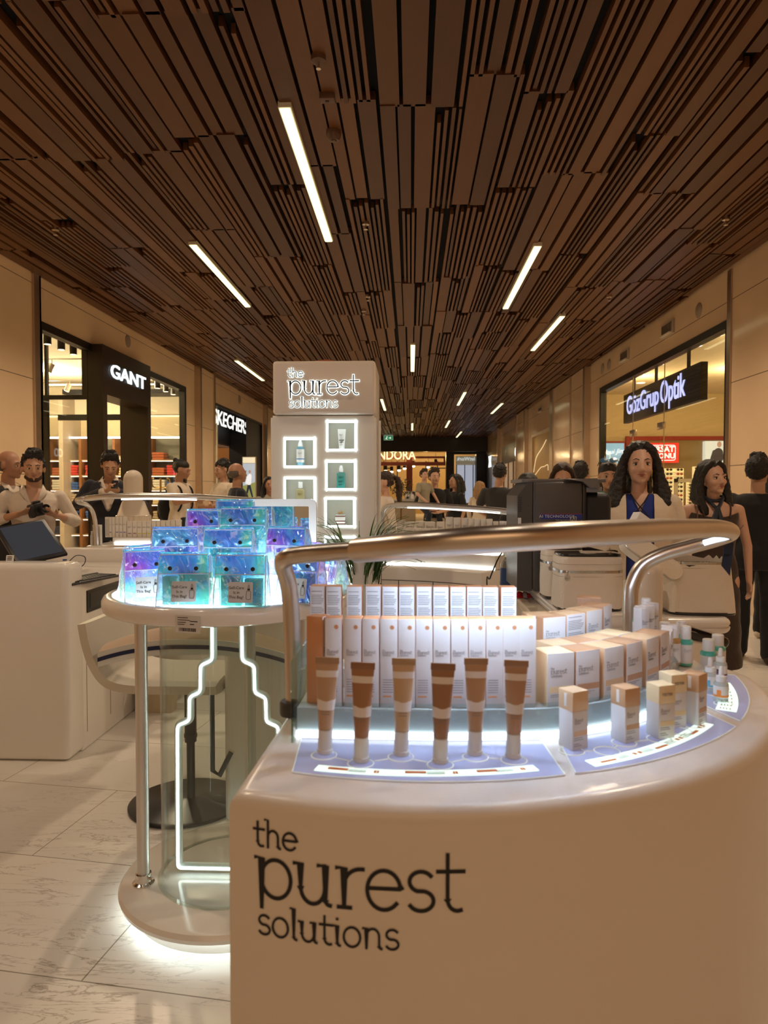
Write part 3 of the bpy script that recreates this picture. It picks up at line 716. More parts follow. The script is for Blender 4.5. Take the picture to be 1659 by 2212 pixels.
# light box poster with a walking figure
D = 18.9; A = PY(525, 988, D); B = PY(552, 1078, D)
t = thing('light_box_poster', 'upright lit poster of a walking figure in a white jacket by the shoe shop', 'poster', ((A.x + B.x) / 2, D, 0))
hw = (B.x - A.x) / 2
q = MB(); q.box(-hw - 0.02, hw + 0.02, -0.03, 0.05, B.z - 0.3, A.z + 0.02, 0.01); obj('frame', q, mat('tan_frame', (0.55, 0.42, 0.26)), t)
def lit(name, col, s=1.0): return mat(name, col, emit=col, estr=s, noise_amt=0)
q = MB(); q.box(-hw, hw, -0.034, -0.028, B.z - 0.28, A.z - 0.16); obj('picture', q, lit('poster_sky', (0.45, 0.52, 0.6), 0.7), t)
q = MB(); q.add([(-hw, -0.036, B.z + .35), (hw, -0.036, B.z + .45), (hw, -0.036, B.z - .28), (-hw, -0.036, B.z - .28)], [(0, 3, 2, 1)]); obj('picture_ground', q, lit('poster_green', (0.3, 0.32, 0.1), 0.6), t, fix=False)
q = MB(); q.box(-hw, hw, -0.034, -0.028, A.z - 0.15, A.z); obj('heading_band', q, lit('poster_head', (0.8, 0.72, 0.5), 0.8), t)
zc = B.z
q = MB(); q.T = Matrix.Diagonal((1, 0.08, 1, 1)); q.cap((0.02, -0.45, zc + 0.62), 0.05, (0.0, -0.45, zc + 0.42), 0.055); q.cap((-0.03, -.45, zc + .6), .022, (-0.08, -.45, zc + .42), .02); obj('figure_jacket', q, lit('poster_white', (0.8, 0.82, 0.85), 0.8), t)
q = MB(); q.T = Matrix.Diagonal((1, 0.08, 1, 1)); q.cap((0.0, -0.45, zc + 0.4), 0.035, (-0.07, -0.45, zc + 0.1), 0.02); q.cap((0.0, -.45, zc + .4), .035, (0.09, -.45, zc + .06), .02); obj('figure_trousers', q, lit('poster_navy', (0.02, 0.03, 0.06), 0.5), t)
q = MB(); q.T = Matrix.Diagonal((1, 0.08, 1, 1)); q.ell((0.02, -0.45, zc + 0.73), (0.03, 0.04, 0.04)); obj('figure_head', q, lit('poster_skin', (0.45, 0.28, 0.2), 0.6), t)

# ================================================================== OPTICIAN
t = thing('hanging_sign', 'long black hanging sign with lit lettering inside the optician front', 'shop sign', (3.97, 11.6, 2.88))
q = MB(); q.box(3.92, 4.02, 9.85, 13.35, 2.62, 3.14, 0.008); obj('sign_board', q, mat('sign_black', (0.010, 0.009, 0.008), rough=0.35), t, world=True)
for yy in (10.4, 11.75, 12.9):
    q = MB(); q.box(3.95, 3.99, yy - 0.02, yy + 0.02, 3.14, 3.84); obj('hanger', q, m_black, t, world=True)
m_blue = mat('lit_letter_blue', (1, 1, 1), emit=(0.42, 0.50, 1.0), estr=1.25, noise_amt=0)
tm = frame((3.915, 12.30, 2.90), (0, -1, 0), (0, 0, 1))
text('sign_letters', 'GözGrup', tm, m_blue, t, size=0.46, extrude=0.006, offset=0.003, fit=1.66)
tm = frame((3.915, 10.88, 2.90), (0, -1, 0), (0, 0, 1))
text('sign_letters', 'Optik', tm, m_blue, t, size=0.50, extrude=0.006, offset=0.003, fit=1.02)
# glass door hardware
for py_, pz in ((1406, 902), (1395, 935)):
    pass
for (px, py, lab) in ((1427, 920, 'steel patch fitting on the optician glass, right one'), (1366, 936, 'steel patch fitting on the optician glass, left one')):
    p = PX(px, py, XR + 0.01); q = MB(); q.box(p.x - 0.012, p.x + 0.04, p.y - 0.12, p.y + 0.12, p.z - 0.055, p.z + 0.055, 0.006); tag(obj('glass_clamp', q, m_steel), lab, 'glass fitting', 'steel fittings on the optician glass')
for i, px in enumerate((1367, 1434)):
    p = PX(px, 950, XR + 0.03); q = MB(); q.box(p.x - 0.006, p.x + 0.006, p.y - 0.006, p.y + 0.006, 0.06, 3.33); struct('window_%d' % (7 + i), q, m_steel, label='joint between the optician glass panes')
# downlights
for i, (px, py, rr) in enumerate(((1352, 790, .14), (1433, 766, .2), (1350, 823, .09), (1384, 827, .09), (1327, 833, .09), (1381, 760 + 60, .0), (1432, 825, .0), (1502, 747, .1), (1546, 724, .1), (1411, 787, .2), (1380, 808, .11))):
    if rr == 0 or i == 0: continue
    p = PZ(px, py, 3.84); q = MB(); q.lathe([(0, -0.01), (rr, -0.01), (rr, 0.01)], c=(p.x, p.y, 3.845), n=24)
    t = thing('downlight', 'round downlight in the optician ceiling, seen at %s' % ['', 'centre, the largest', 'the left above the sign', 'the left above the sign, second', 'the far left above the blue poster', '', '', 'the right of the sign hangers', 'the far right by the glass edge', 'the middle beside the sign hanger', 'the middle just above the sign'][i], 'downlight', (p.x, p.y, 3.84), group='downlights in the optician ceiling')
    obj('glow', q, mat('downlight_glow', (1, 1, 1), emit=(1, 0.9, 0.7), estr=4, noise_amt=0), t, world=True)
    q = MB(); q.tube(circ_ := [(p.x + math.cos(a_) * (rr + .015), p.y + math.sin(a_) * (rr + .015), 3.842) for a_ in [k_ * PI / 12 for k_ in range(24)]], 0.012, 6, closed=True); obj('rim', q, m_white, t, world=True)
# far wall displays
YF = 18.55
def fw(px, py, y=YF): return PY(px, py, y)
A = fw(1296, 958); B = fw(1344, 1075)
t = thing('blue_poster', 'blue lit poster with white script on the optician far wall', 'poster', ((A.x + B.x) / 2, YF - 0.1, (A.z + B.z) / 2))
q = MB(); q.box(A.x - 0.06, B.x + 0.04, YF - 0.1, YF - 0.02, B.z - 0.3, A.z + 0.05); obj('red_frame', q, mat('dark_red', (0.30, 0.03, 0.02)), t, world=True)
q = MB(); q.box(A.x, B.x, YF - 0.12, YF - 0.1, B.z - 0.26, A.z); obj('picture', q, lit('poster_blue', (0.25, 0.50, 0.72), 0.8), t, world=True)
q = MB(); q.T = Matrix.Translation(((A.x + B.x) / 2, YF - 0.14, A.z - 0.83)) @ Matrix.Diagonal((1, 0.06, 1, 1)); q.ell((0, 0, 0), (0.22, 0.2, 0.36)); obj('picture_face', q, lit('poster_beige', (0.42, 0.33, 0.22), 0.6), t, world=True)
text('script', 'Maui Jim', frame(((A.x + B.x) / 2, YF - 0.13, A.z - 0.22), (1, 0, 0.08), (0, 0, 1)), lit('poster_script', (0.95, 0.95, 0.95), 1.0), t, size=0.17, extrude=0.003, shear=0.35)
A = fw(1355, 943); B = fw(1556, 1150)
q = MB(); q.box(A.x - .05, A.x + 0.06, YF - 0.08, YF, 0, A.z); q.box(A.x + .06, B.x + 0.5, YF - 0.08, YF, A.z - 0.1, A.z); struct('trim_23', q, mat('dark_red', (0.30, 0.03, 0.02)), label='dark red frame across the optician far wall')
q = MB(); q.box(A.x + 0.06, B.x + 0.5, YF - 0.05, YF, 0.1, A.z - 0.1); struct('trim_24', q, mat('olive_panel', (0.26, 0.20, 0.10), rough=0.4), label='olive back panel of the optician')
A = fw(1378, 958); B = fw(1459, 1000)
t = thing('red_poster', 'red lit sale poster with white capitals in the optician', 'poster', ((A.x + B.x) / 2, YF - 0.2, (A.z + B.z) / 2))
q = MB(); q.box(A.x, B.x, YF - 0.22, YF - 0.0, B.z, A.z); obj('board', q, lit('poster_red', (0.75, 0.03, 0.02), 0.7), t, world=True)
cx_ = B.x - 0.36; cz_ = (A.z + B.z) / 2
q = MB(); pts = [(cx_ + a[0], YF - 0.23, cz_ + a[1]) for a in rrect(-0.34, 0.27, -0.19, 0.19, 0.05)]; q.tube(pts, 0.01, 6, closed=True); obj('outline', q, lit('poster_script', (0.95, 0.95, 0.95), 1.0), t, world=True)
text('letters', 'FIRSAT', frame((cx_ - 0.06, YF - 0.23, cz_ + 0.085), (1, 0, 0), (0, 0, 1)), lit('poster_script', (0.95, 0.95, 0.95)), t, size=0.2, extrude=0.003, offset=0.006)
text('letters', 'YONU', frame((cx_ - 0.0, YF - 0.23, cz_ - 0.085), (1, 0, 0), (0, 0, 1)), lit('poster_script', (0.95, 0.95, 0.95)), t, size=0.18, extrude=0.003, offset=0.006)
A = fw(1516, 954); B = fw(1562, 1000)
t = thing('white_poster', 'white lit poster of a man in a dark shirt in the optician', 'poster', ((A.x + B.x) / 2, YF - 0.2, (A.z + B.z) / 2))
q = MB(); q.box(A.x, B.x, YF - 0.22, YF - 0.0, B.z, A.z); obj('board', q, lit('poster_pale', (0.6, 0.68, 0.62), 0.8), t, world=True)
q = MB(); q.T = Matrix.Translation((B.x - 0.22, YF - 0.23, B.z)) @ Matrix.Diagonal((1, 0.04, 1, 1)); q.cap((0, 0, 0.25), 0.12, (0, 0, 0.12), 0.13); q.cap((-.1, 0, .27), .05, (-.16, 0, .1), .04); obj('figure_shirt', q, lit('poster_black', (0.03, 0.03, 0.04), 0.5), t, world=True)
q = MB(); q.T = Matrix.Translation((B.x - 0.2, YF - 0.23, B.z)) @ Matrix.Diagonal((1, 0.04, 1, 1)); q.ell((0, 0, 0.46), (0.055, 0.1, 0.075)); obj('figure_head', q, lit('poster_skin', (0.45, 0.28, 0.2), 0.6), t, world=True)
# lit sunglasses racks
m_rack = mat('rack_glow', (0.9, 0.8, 0.5), emit=(1.0, 0.80, 0.38), estr=0.62, noise_amt=0)
def sg_mesh():
    q = MB()
    for s_ in (-1, 1):
        q.T = Matrix.Translation((s_ * 0.036, 0, 0)); q.lathe([(0, -0.004), (0.03, -0.003), (0.032, 0.002), (0.0, 0.004)], n=14, sx=1, sy=0.8)
    q.T = Matrix.Identity(4); q.box(-0.012, 0.012, 0.004, 0.012, -0.003, 0.003)
    for s_ in (-1, 1): q.box(s_ * 0.066 - 0.003, s_ * 0.066 + 0.003, 0.008, 0.014, -0.1, 0.003)
    me = q.mesh('sunglasses'); me.transform(Matrix.Rotation(PI / 2, 4, 'X')); return me
sgm = []
for nm_, cc in (('dark_lens', (0.02, 0.02, 0.02)), ('green_lens', (0.05, 0.12, 0.04)), ('red_lens', (0.4, 0.06, 0.02))):
    me = sg_mesh(); finish(me, mat(nm_, cc, rough=0.15), 40); sgm.append(me)
def rack(px0, px1, py0, py1, y, cols_, rows_, lab, grp, frame_=False, wide=1.1):
    A = PY(px0, py0, y); B = PY(px1, py1, y)
    t = thing('sunglasses_rack', lab, 'display rack', ((A.x + B.x) / 2, y, B.z))
    q = MB(); q.box(A.x, B.x, y, y + 0.06, B.z, A.z, 0.005); obj('glowing_panel', q, m_rack, t, world=True)
    q = MB(); q.box(A.x, B.x, y + 0.062, y + 0.2, 0.0, B.z + 0.1); obj('base', q, m_wood, t, world=True)
    dz = (A.z - B.z) / rows_
    for r_ in range(rows_):
        z = B.z + dz * (r_ + 0.25)
        q = MB(); q.box(A.x, B.x, y - 0.09, y, z - 0.02, z - 0.012); obj('ledge', q, mat('ledge_clear', (0.75, 0.65, 0.42), rough=0.3), t, world=True)
        for k in range(cols_):
            o = bpy.data.objects.new('sunglasses', sgm[(r_ * 2 + k) % 7 % 3 if (r_ + k) % 3 else 0]); COL.objects.link(o)
            o.scale = (wide,) * 3; o.location = (A.x + (B.x - A.x) * (k + 0.5) / cols_, y - 0.075, z + 0.045)
            tag(o, 'sunglasses on %s, row %s from the top, %s' % (grp, ['one', 'two', 'three', 'four', 'five', 'six', 'seven', 'eight', 'nine', 'ten', 'eleven', 'twelve'][rows_ - 1 - r_], ['left place', 'middle place', 'right place'][k] if cols_ > 1 else 'single column'), 'sunglasses', 'sunglasses on the lit racks')
rack(1432, 1476, 1012, 1113, 17.2, 2, 11, 'glowing yellow rack of sunglasses between the two women', 'the large glowing rack')
rack(1484, 1500, 1040, 1092, 16.6, 1, 8, 'narrow glowing rack of sunglasses left of the dark-haired woman', 'the narrow glowing rack')
rack(1497, 1528, 1008, 1090, 18.0, 2, 8, 'far glowing rack of sunglasses near the white poster', 'the far glowing rack')
q = MB(); A = PY(1458, 1034, 15.6); B = PY(1500, 1120, 15.6)
q.box(A.x, A.x + 0.07, 15.6, 15.66, 0, A.z); q.box(B.x - .04, B.x, 15.6, 15.66, 0, A.z); q.box(A.x, B.x, 15.6, 15.66, A.z - .08, A.z); tag(obj('display_gate', q, mat('grey_lamp', (0.5, 0.46, 0.4))), 'grey free-standing display frame in the optician', 'display frame')

# ================================================================== FARTHER RIGHT WALL
t = thing('panel_window', 'gold-lit wood panel window with an engraved line drawing on the right wall', 'wall panel', (XR, 20.9, 1.5))
q = MB(); q.box(XR + 0.03, XR + 0.1, 19.45, 22.4, 0, 3.1); obj('wood_panel', q, mat('gold_wood', (0.52, 0.31, 0.10), rough=0.35, noise_amt=0.15, noise_scale=5), t, world=True)
q = MB(); q.box(XR - 0.03, XR + 0.03, 19.45, 19.53, 0, 3.1); q.box(XR - 0.03, XR + 0.03, 22.32, 22.4, 0, 3.1); q.box(XR - .03, XR + .03, 19.53, 22.32, 3.02, 3.1); obj('frame', q, mat('pale_frame', (0.7, 0.58, 0.42)), t, world=True)
q = MB(); pts = catmull([PX(a, b, XR + 0.026) for a, b in ((1180, 950), (1172, 966), (1160, 985), (1156, 1000), (1153, 1020))], 6); q.tube(pts, 0.012, 6)
pts = catmull([PX(a, b, XR + 0.026) for a, b in ((1156, 1026), (1168, 1010), (1175, 1008), (1183, 1004), (1184, 1016))], 6); q.tube(pts, 0.01, 6)
obj('line_drawing', q, lit('drawing_line', (0.9, 0.7, 0.4), 0.8), t, world=True)
def wash(y, z, pw): spot('wall_washer', (XR - 0.35, y, z), pw, (1, 0.6, 0.25), 0.03, 100, rot=(0, math.radians(25), 0))
wash(20.9, 3.9, 35)
t = thing('shop_fascia', 'black shop fascia with lit letters on the right wall, the nearer one', 'shop sign', (XR, 27.4, 2.9))
q = MB(); q.box(XR, XR + 0.1, 25.3, 29.9, 2.45, 3.15); obj('board', q, m_black, t, world=True)
text('sign_letters', 'CO', frame((XR - 0.01, 25.75, 2.75), (0, -1, 0), (0, 0, 1)), m_signw, t, size=0.42, extrude=0.01, offset=0.01)
q = MB(); q.box(XR + 0.02, XR + 0.1, 25.3, 29.9, 0, 2.45); struct('window_9', q, mat('warm_window', (0.55, 0.4, 0.22), rough=0.25, emit=(1, 0.72, 0.4), estr=0.12), label='warm shop window under the nearer black fascia')
for yy in (25.9, 26.5, 27.9, 29.2):
    q = MB(); q.box(XR - 0.01, XR + 0.04, yy, yy + 0.12, 0, 2.45); struct('trim_%d' % (25 + int(yy * 10) % 17), q, m_wood, label='wooden mullion of the shop window')
t = thing('shop_fascia', 'black shop fascia with lit letters on the right wall, the farthest one', 'shop sign', (XR, 34.9, 2.9))
q = MB(); q.box(XR, XR + 0.1, 33.2, 36.5, 0.0, 3.2); obj('board', q, m_black, t, world=True)
text('sign_letters', 'XX', frame((XR - 0.01, 34.3, 2.72), (0, -1, 0), (0, 0, 1)), m_signw, t, size=0.8, extrude=0.01, offset=0.0)

# ================================================================== END OF THE HALL
m_dk = mat('end_beam_dark', (0.03, 0.022, 0.016), rough=0.4)
q = MB(); q.box(-5, 5, 35.4, 35.7, 3.3, 4.3); struct('wall_end', q, m_dk, label='dark beam where the timber ceiling ends')
q = MB(); q.box(1.75, 2.15, 35.7, 36.4, 0, 3.4); q.box(3.3, 4.2, 36.2, 37, 0, 3.6); q.box(2.1, 3.4, 36.35, 36.5, 3.2, 3.6); struct('trim_44', q, m_dk, label='dark pillars at the end of the hall')
# jewellery shop
t = thing('jewellery_shop_sign', 'glowing cream jewellery shop lettering at the end of the hall', 'shop sign', (-0.8, 36.0, 3.1))
m_pan = mat('lit_letter_cream', (1, 1, 1), emit=(1.0, 0.84, 0.42), estr=1.5, noise_amt=0)
tm = frame((-1.02, 35.75, 3.12), (1, 0, 0), (0, 0, 1))
text('sign_letters', 'PANDORA', tm, m_pan, t, size=0.64, extrude=0.012, offset=0.008, fit=2.5)
q = MB(); cz = 3.40; cxx = -0.62
for dx in (-0.08, 0, 0.08): q.lathe([(0.03, -0.03), (0.035, 0.03), (0.0, 0.12)], c=(cxx + dx, 35.75, cz + (0.02 if dx == 0 else 0)), n=10)
obj('crown_mark', q, m_pan, t, world=True)
t = thing('pink_shop_frame', 'pink painted portal of the jewellery shop', 'shop portal', (-0.2, 36, 0))
m_pink = mat('pink_paint', (0.62, 0.16, 0.11), rough=0.4)
A = PY(878, 1000, 36.0); B = PY(891, 1000, 36.0)
q = MB(); q.box(A.x, B.x, 35.9, 36.1, 0, 3.0); obj('post', q, m_pink, t, world=True)
q = MB(); q.box(-3.5, 1.72, 35.8, 36.0, 2.98, 3.08); obj('upper_beam', q, m_pink, t, world=True)
q = MB(); q.box(-3.5, 1.66, 35.85, 36.0, 2.62, 2.80); q.box(1.62, 1.72, 35.8, 36.0, 2.62, 3.0); obj('lower_beam', q, m_pink, t, world=True)
q = MB(); q.box(-4, 5, 42, 42.1, 0, 4); struct('wall_far', q, mat('jewel_wall', (0.55, 0.38, 0.18), rough=0.5), label='warm back wall of the jewellery shop')
q = MB(); q.box(-4, 5, 35.7, 42, 3.6, 3.7); struct('ceiling_far', q, mat('jewel_ceiling', (0.35, 0.26, 0.15)), label='ceiling of the jewellery shop')
q = MB(); q.box(5, 5.1, 35.7, 42, 0, 4); q.box(-4.1, -4, 35.7, 42, 0, 4); struct('wall_far_sides', q, mat('jewel_wall', (0.55, 0.38, 0.18)), label='side walls of the jewellery shop')
for (x, y, pw) in ((-1.0, 38.5, 120), (0.8, 39.5, 90), (2.8, 40.0, 60)): point('jewellery_lamp', (x, y, 3.2), pw, (1, 0.72, 0.35), 0.1)
for i, (px, py) in enumerate(((833, 1016), (846, 1018), (862, 1015), (874, 1011), (893, 1006), (925, 1008), (941, 1002))):
    p = PY(px, py, 36.6); tsp = i > 4
    t = thing('track_spotlight', 'spotlight at the jewellery shop front, %s from the left' % ['first', 'second', 'third', 'fourth', 'fifth', 'sixth', 'seventh'][i], 'spotlight', p, group='spotlights at the jewellery shop')
    q = MB(); q.tube([(0, 0, 0.55), (0, 0, 0)], 0.012, 8); obj('stem', q, m_black, t)
    q = MB(); q.tube([(0, 0, 0.24), (0, 0, -0.02)], 0.085, 14); obj('barrel', q, m_black, t)
    q = MB(); q.ell((0, -0.02, -0.03), (0.09, 0.09, 0.06)); obj('bulb', q, mat('spot_glow', (1, 1, 1), emit=(1, 0.85, 0.5), estr=4, noise_amt=0), t)
for i, xx in enumerate((-1.45, -0.75, 0.75, 1.35)):
    q = MB(); q.box(xx, xx + 0.05, 37.2, 37.25, 0, 2.9); q.box(xx, xx + 0.5, 37.2, 37.25, 2.5, 2.55); struct('window_%d' % (20 + i), q, m_black, label='thin black display frame of the jewellery shop')
# counter at the far end, with two mirrors on it
A = PZ(818, 1085, 0.95)
t = thing('jewellery_counter', 'cream counter in front of the jewellery shop', 'counter', (-0.9, 33, 0))
q = MB(); q.box(-3.0, 0.2, 31.5, 33.5, 0, 0.90, 0.02); obj('body', q, mat('cream_counter', (0.62, 0.5, 0.33), rough=0.3), t, world=True)
q = MB(); q.box(-3.1, 0.3, 31.4, 33.6, 0.90, 0.97, 0.02); obj('top', q, m_white, t, world=True)
for i, px in enumerate((880, 893)):
    p = PY(px, 1078, 32); t = thing('table_mirror', 'white-framed table mirror on the jewellery counter, %s one' % ('left', 'right')[i], 'mirror', (p.x, 32, 0.97), group='mirrors on the jewellery counter')
    q = MB(); q.T = Matrix.Rotation(0.12 * (1 - i * 2), 4, 'Y'); q.tube([(a[0], 0, a[1] + 0.17) for a in rrect(-0.12, 0.12, -0.16, 0.18, 0.05)], 0.02, 8, closed=True); obj('rim', q, m_white, t)
    q = MB(); q.T = Matrix.Rotation(0.12 * (1 - i * 2), 4, 'Y'); q.box(-0.11, 0.11, -0.008, 0.008, 0.02, 0.34); obj('mirror_glass', q, mat('mirror', (0.8, 0.8, 0.8), rough=0.02, metal=1), t)
# potted tree in front of the jewellery shop
def leafy(name, c, h, cr, lab, cat, n=260, dark=(0.03, 0.08, 0.02)):
    t = thing(name, lab, cat, c); rr = random.Random(5)
    q = MB(); q.lathe([(0.12, 0), (0.16, 0.3), (0.14, 0.3), (0.0, 0.28)], n=20); obj('pot', q, m_white, t)
    q = MB(); q.tube([(0, 0, 0.25), (0.02, 0, h * 0.5), (-0.02, 0, h * 0.8)], 0.025, 8); obj('trunk', q, m_wood, t)
    q = MB()
    for _ in range(n):
        a = rr.uniform(0, 2 * PI); b = rr.uniform(-1, 1); r = rr.uniform(0.3, 1) ** 0.5
        p = Vector((math.cos(a) * r * cr, math.sin(a) * r * cr, h * 0.75 + b * cr * 0.9 * math.sqrt(max(0, 1 - r * r * 0.7))))
        d = Vector((rr.uniform(-1, 1), rr.uniform(-1, 1), rr.uniform(-1, 0.4))).normalized(); s_ = d.cross(Vector((0, 0, 1))).normalized(); L = rr.uniform(0.07, 0.14)
        q.add([p, p + d * L * .5 + s_ * L * 0.22, p + d * L, p + d * L * .5 - s_ * L * 0.22], [(0, 1, 2, 3)])
    o = obj('foliage', q, mat('leaf_green', dark, rough=0.5), t, fix=False); return t
leafy('potted_tree', (PY(866, 1050, 26).x, 26, 0), 2.05, 0.42, 'leafy potted tree behind the woman with a ponytail', 'potted tree', 420)
# network shop at the far right end
t = thing('clothing_shop_front', 'pale lit clothing shop front at the far right end of the hall', 'shop front', (2.7, 36.6, 0))
A = PY(984, 985, 37.2); B = PY(1035, 1088, 37.2)
q = MB(); q.box(A.x, B.x, 37.2, 37.3, 0, A.z); obj('wall_panel', q, mat('pale_shop_panel', (0.5, 0.44, 0.30), rough=0.35, emit=(1, 0.85, 0.55), estr=0.10), t, world=True)
q = MB(); q.box(A.x + 0.05, B.x - 0.1, 37.12, 37.19, 0.7, 2.68); obj('lit_curtain', q, mat('lit_curtain', (0.7, 0.72, 0.78), rough=0.6, emit=(0.75, 0.82, 1), estr=0.42, noise_amt=0.3, noise_scale=12), t, world=True)
for xx in (A.x + 0.03, A.x + 0.45, B.x - 0.35, B.x - 0.1):
    q = MB(); q.box(xx, xx + 0.04, 37.05, 37.1, 0, 2.7); obj('black_mullion', q, m_black, t, world=True)
tm = frame(((A.x + B.x) / 2, 37.15, 3.0), (-1, 0, 0), (0, 0, 1))
text('sign_letters', 'NetWork', tm, mat('reflected_letter', (0.8, 0.85, 0.9), emit=(0.8, 0.9, 1), estr=0.6, noise_amt=0), t, size=0.27, extrude=0.01)  # mirror-written to stand in for lettering reflected in the glass
q = MB(); q.box(A.x + .2, B.x - .3, 36.9, 37.1, 0.0, 0.72, .02); obj('plinth', q, mat('pale_shop_panel2', (0.5, 0.42, 0.3)), t, world=True)
# exit sign
p = PY(839, 943, 34); t = thing('exit_sign', 'green running-man exit sign hung under the far ceiling', 'exit sign', p)
q = MB(); q.box(-0.23, 0.23, -0.03, 0.03, -0.18, 0.14, 0.01); obj('case', q, mat('exit_case', (0.5, 0.55, 0.45), rough=0.4, emit=(0.7, 0.9, 0.7), estr=0.15), t)
q = MB(); q.box(-0.2, 0.2, -0.036, -0.028, -0.16, 0.02); obj('green_face', q, lit('exit_green', (0.02, 0.22, 0.08), 0.8), t)
q = MB(); q.T = Matrix.Diagonal((1, 0.1, 1, 1)) @ Matrix.Translation((0, -0.38, 0))
q.ell((-0.06, 0, -0.01), (0.02, 0.02, 0.02), 8, 6); q.cap((-0.07, 0, -0.04), 0.018, (-0.09, 0, -0.09), 0.016, 8); q.cap((-.09, 0, -.09), .013, (-.14, 0, -.12), .011, 8); q.cap((-.09, 0, -.09), .013, (-.06, 0, -.14), .011, 8); q.cap((.02, 0, -.07), .013, (.12, 0, -.07), .013, 8); q.cap((.12, 0, -.07), .012, (.09, 0, -.03), .01, 8); q.cap((.12, 0, -.07), .012, (.09, 0, -.11), .01, 8)
obj('running_figure', q, lit('exit_white', (0.8, 0.95, 0.85), 1.0), t)
q = MB(); q.tube([(0, 0, 0.14), (0, 0, 0.85)], 0.01, 6); obj('hanger', q, m_black, t)
# ================================================================== THE KIOSK
m_lac = mat('white_lacquer', (0.80, 0.765, 0.72), rough=0.16, noise_amt=0.02, coat=0.3)
m_lacf = mat('white_lacquer_front', (0.78, 0.74, 0.69), rough=0.24, noise_amt=0.015)
m_alu = mat('satin_aluminium', (0.68, 0.66, 0.64), rough=0.34, metal=1.0, noise_amt=0.04)
m_alud = mat('rail_aluminium', (0.66, 0.60, 0.54), rough=0.3, metal=1.0, noise_amt=0.04)
m_dark = mat('black_plastic', (0.015, 0.015, 0.017), rough=0.35)
m_dgrey = mat('dark_grey_plastic', (0.05, 0.05, 0.055), rough=0.4)
m_ink = mat('black_ink', (0.012, 0.012, 0.016), rough=0.5, noise_amt=0)
m_inkg = mat('grey_ink', (0.20, 0.21, 0.24), rough=0.6, noise_amt=0)
m_neon = mat('neon_white', (1, 1, 1), emit=(0.86, 1.0, 0.97), estr=7.0, noise_amt=0)
m_strip = mat('counter_led_strip', (1, 1, 1), emit=(0.80, 0.90, 1.0), estr=2.4, noise_amt=0)
m_strip3 = mat('rear_rail_led', (1, 1, 1), emit=(0.93, 1.0, 0.98), estr=2.2, noise_amt=0)
m_strip2 = mat('back_counter_led_strip', (1, 1, 1), emit=(0.93, 1.0, 0.98), estr=3.2, noise_amt=0)
m_acr = glass_sheet('clear_acrylic', (0.93, 0.96, 0.94), refl=0.8)
m_acrw = mat('frosted_acrylic', (0.72, 0.69, 0.64), rough=0.25, trans=0.0, noise_amt=0.03)
m_card = mat('white_carton', (0.80, 0.80, 0.80), rough=0.5, noise_amt=0.02)
TOP = 1.0

# ---- front counter --------------------------------------------------
CC = (0.0, 1.62); CR = 0.74
outl = [(-0.24, 0.919)]
a0 = math.atan2(0.91 - CC[1], -0.20); a1 = math.radians(-6)
for k in range(41):
    a = a0 + (a1 - a0) * k / 40; outl.append((CC[0] + CR * math.cos(a), CC[1] + CR * math.sin(a)))
outl += [(0.725, 1.60), (0.705, 1.655), (0.66, 1.675)]
inner = [(-0.222, 1.34), (0.10, 1.35), (0.22, 1.385), (0.32, 1.46), (0.38, 1.55), (0.42, 1.675)]
outl += inner[::-1]
fc = thing('display_counter', 'curved white display counter in the foreground with dark lettering on its front', 'counter', (0.15, 1.25, 0))
q = MB(); q.rprism(outl, 0.0, TOP, 0.022, 6); obj('body', q, m_lacf, fc, world=True, smooth=50)
# wordmark on the curved front
def front_fn(u, v, w):
    # u metres from the left start of the middle word along the arc, v height
    s = u + 0.0
    p0 = PY(553, 1955, 0.925)
    th0 = math.atan2(0.9 - CC[1], p0.x - CC[0])
    a = th0 + s / CR
    return (CC[0] + (CR + w) * math.cos(a), CC[1] + (CR + w) * math.sin(a), v)
zb = PY(700, 1953, 0.89).z
q = MB(); logo(q, lambda u, v, w: front_fn(u, zb + v, w + 0.0004), W=0.272, thick=0.0008)
o = obj('wordmark', q, m_ink, fc, world=True, smooth=0); o['label'] = 'dark lettering reading the purest solutions'

# guide line of the display step
G = [(v.x, v.y) for v in catmull([Vector((a, b, 0)) for a, b in ((-0.185, 1.135), (-0.05, 1.131), (0.08, 1.132), (0.19, 1.140), (0.246, 1.152), (0.30, 1.175), (0.35, 1.203), (0.40, 1.242), (0.45, 1.289), (0.492, 1.34), (0.525, 1.40), (0.545, 1.47), (0.55, 1.56))], 6)]
GS = [0.0]
for i in range(1, len(G)): GS.append(GS[-1] + math.hypot(G[i][0] - G[i - 1][0], G[i][1] - G[i - 1][1]))
def gat(s, off=0.0):
    """point and direction on the guide at arc length s, moved back by off"""
    s = max(0, min(GS[-1] - 1e-5, s)); i = 0
    while GS[i + 1] < s: i += 1
    t = (s - GS[i]) / (GS[i + 1] - GS[i]); a = G[i]; b = G[i + 1]
    d = Vector((b[0] - a[0], b[1] - a[1])).normalized(); n = Vector((-d.y, d.x))
    return Vector((a[0] + (b[0] - a[0]) * t, a[1] + (b[1] - a[1]) * t)) + n * off, math.atan2(d.y, d.x)
def gs_of_x(x, off=0.0):
    best = min(range(len(G)), key=lambda i: abs(gat(GS[i], off)[0].x - x)); s = GS[best]
    for _ in range(20): s += (x - gat(s, off)[0].x) * 0.7
    return s
def gstrip(mb, s0, s1, off0, off1, z0, z1, n=40):
    P = [gat(s0 + (s1 - s0) * k / n, off0)[0] for k in range(n + 1)]; Q = [gat(s0 + (s1 - s0) * k / n, off1)[0] for k in range(n + 1)]
    mb.prism([(p.x, p.y) for p in P] + [(p.x, p.y) for p in Q[::-1]], z0, z1)
S1 = GS[-1]
q = MB(); gstrip(q, 0, S1, 0.004, 0.125, TOP, 1.046); o = obj('front_step', q, m_acrw, fc, world=True)
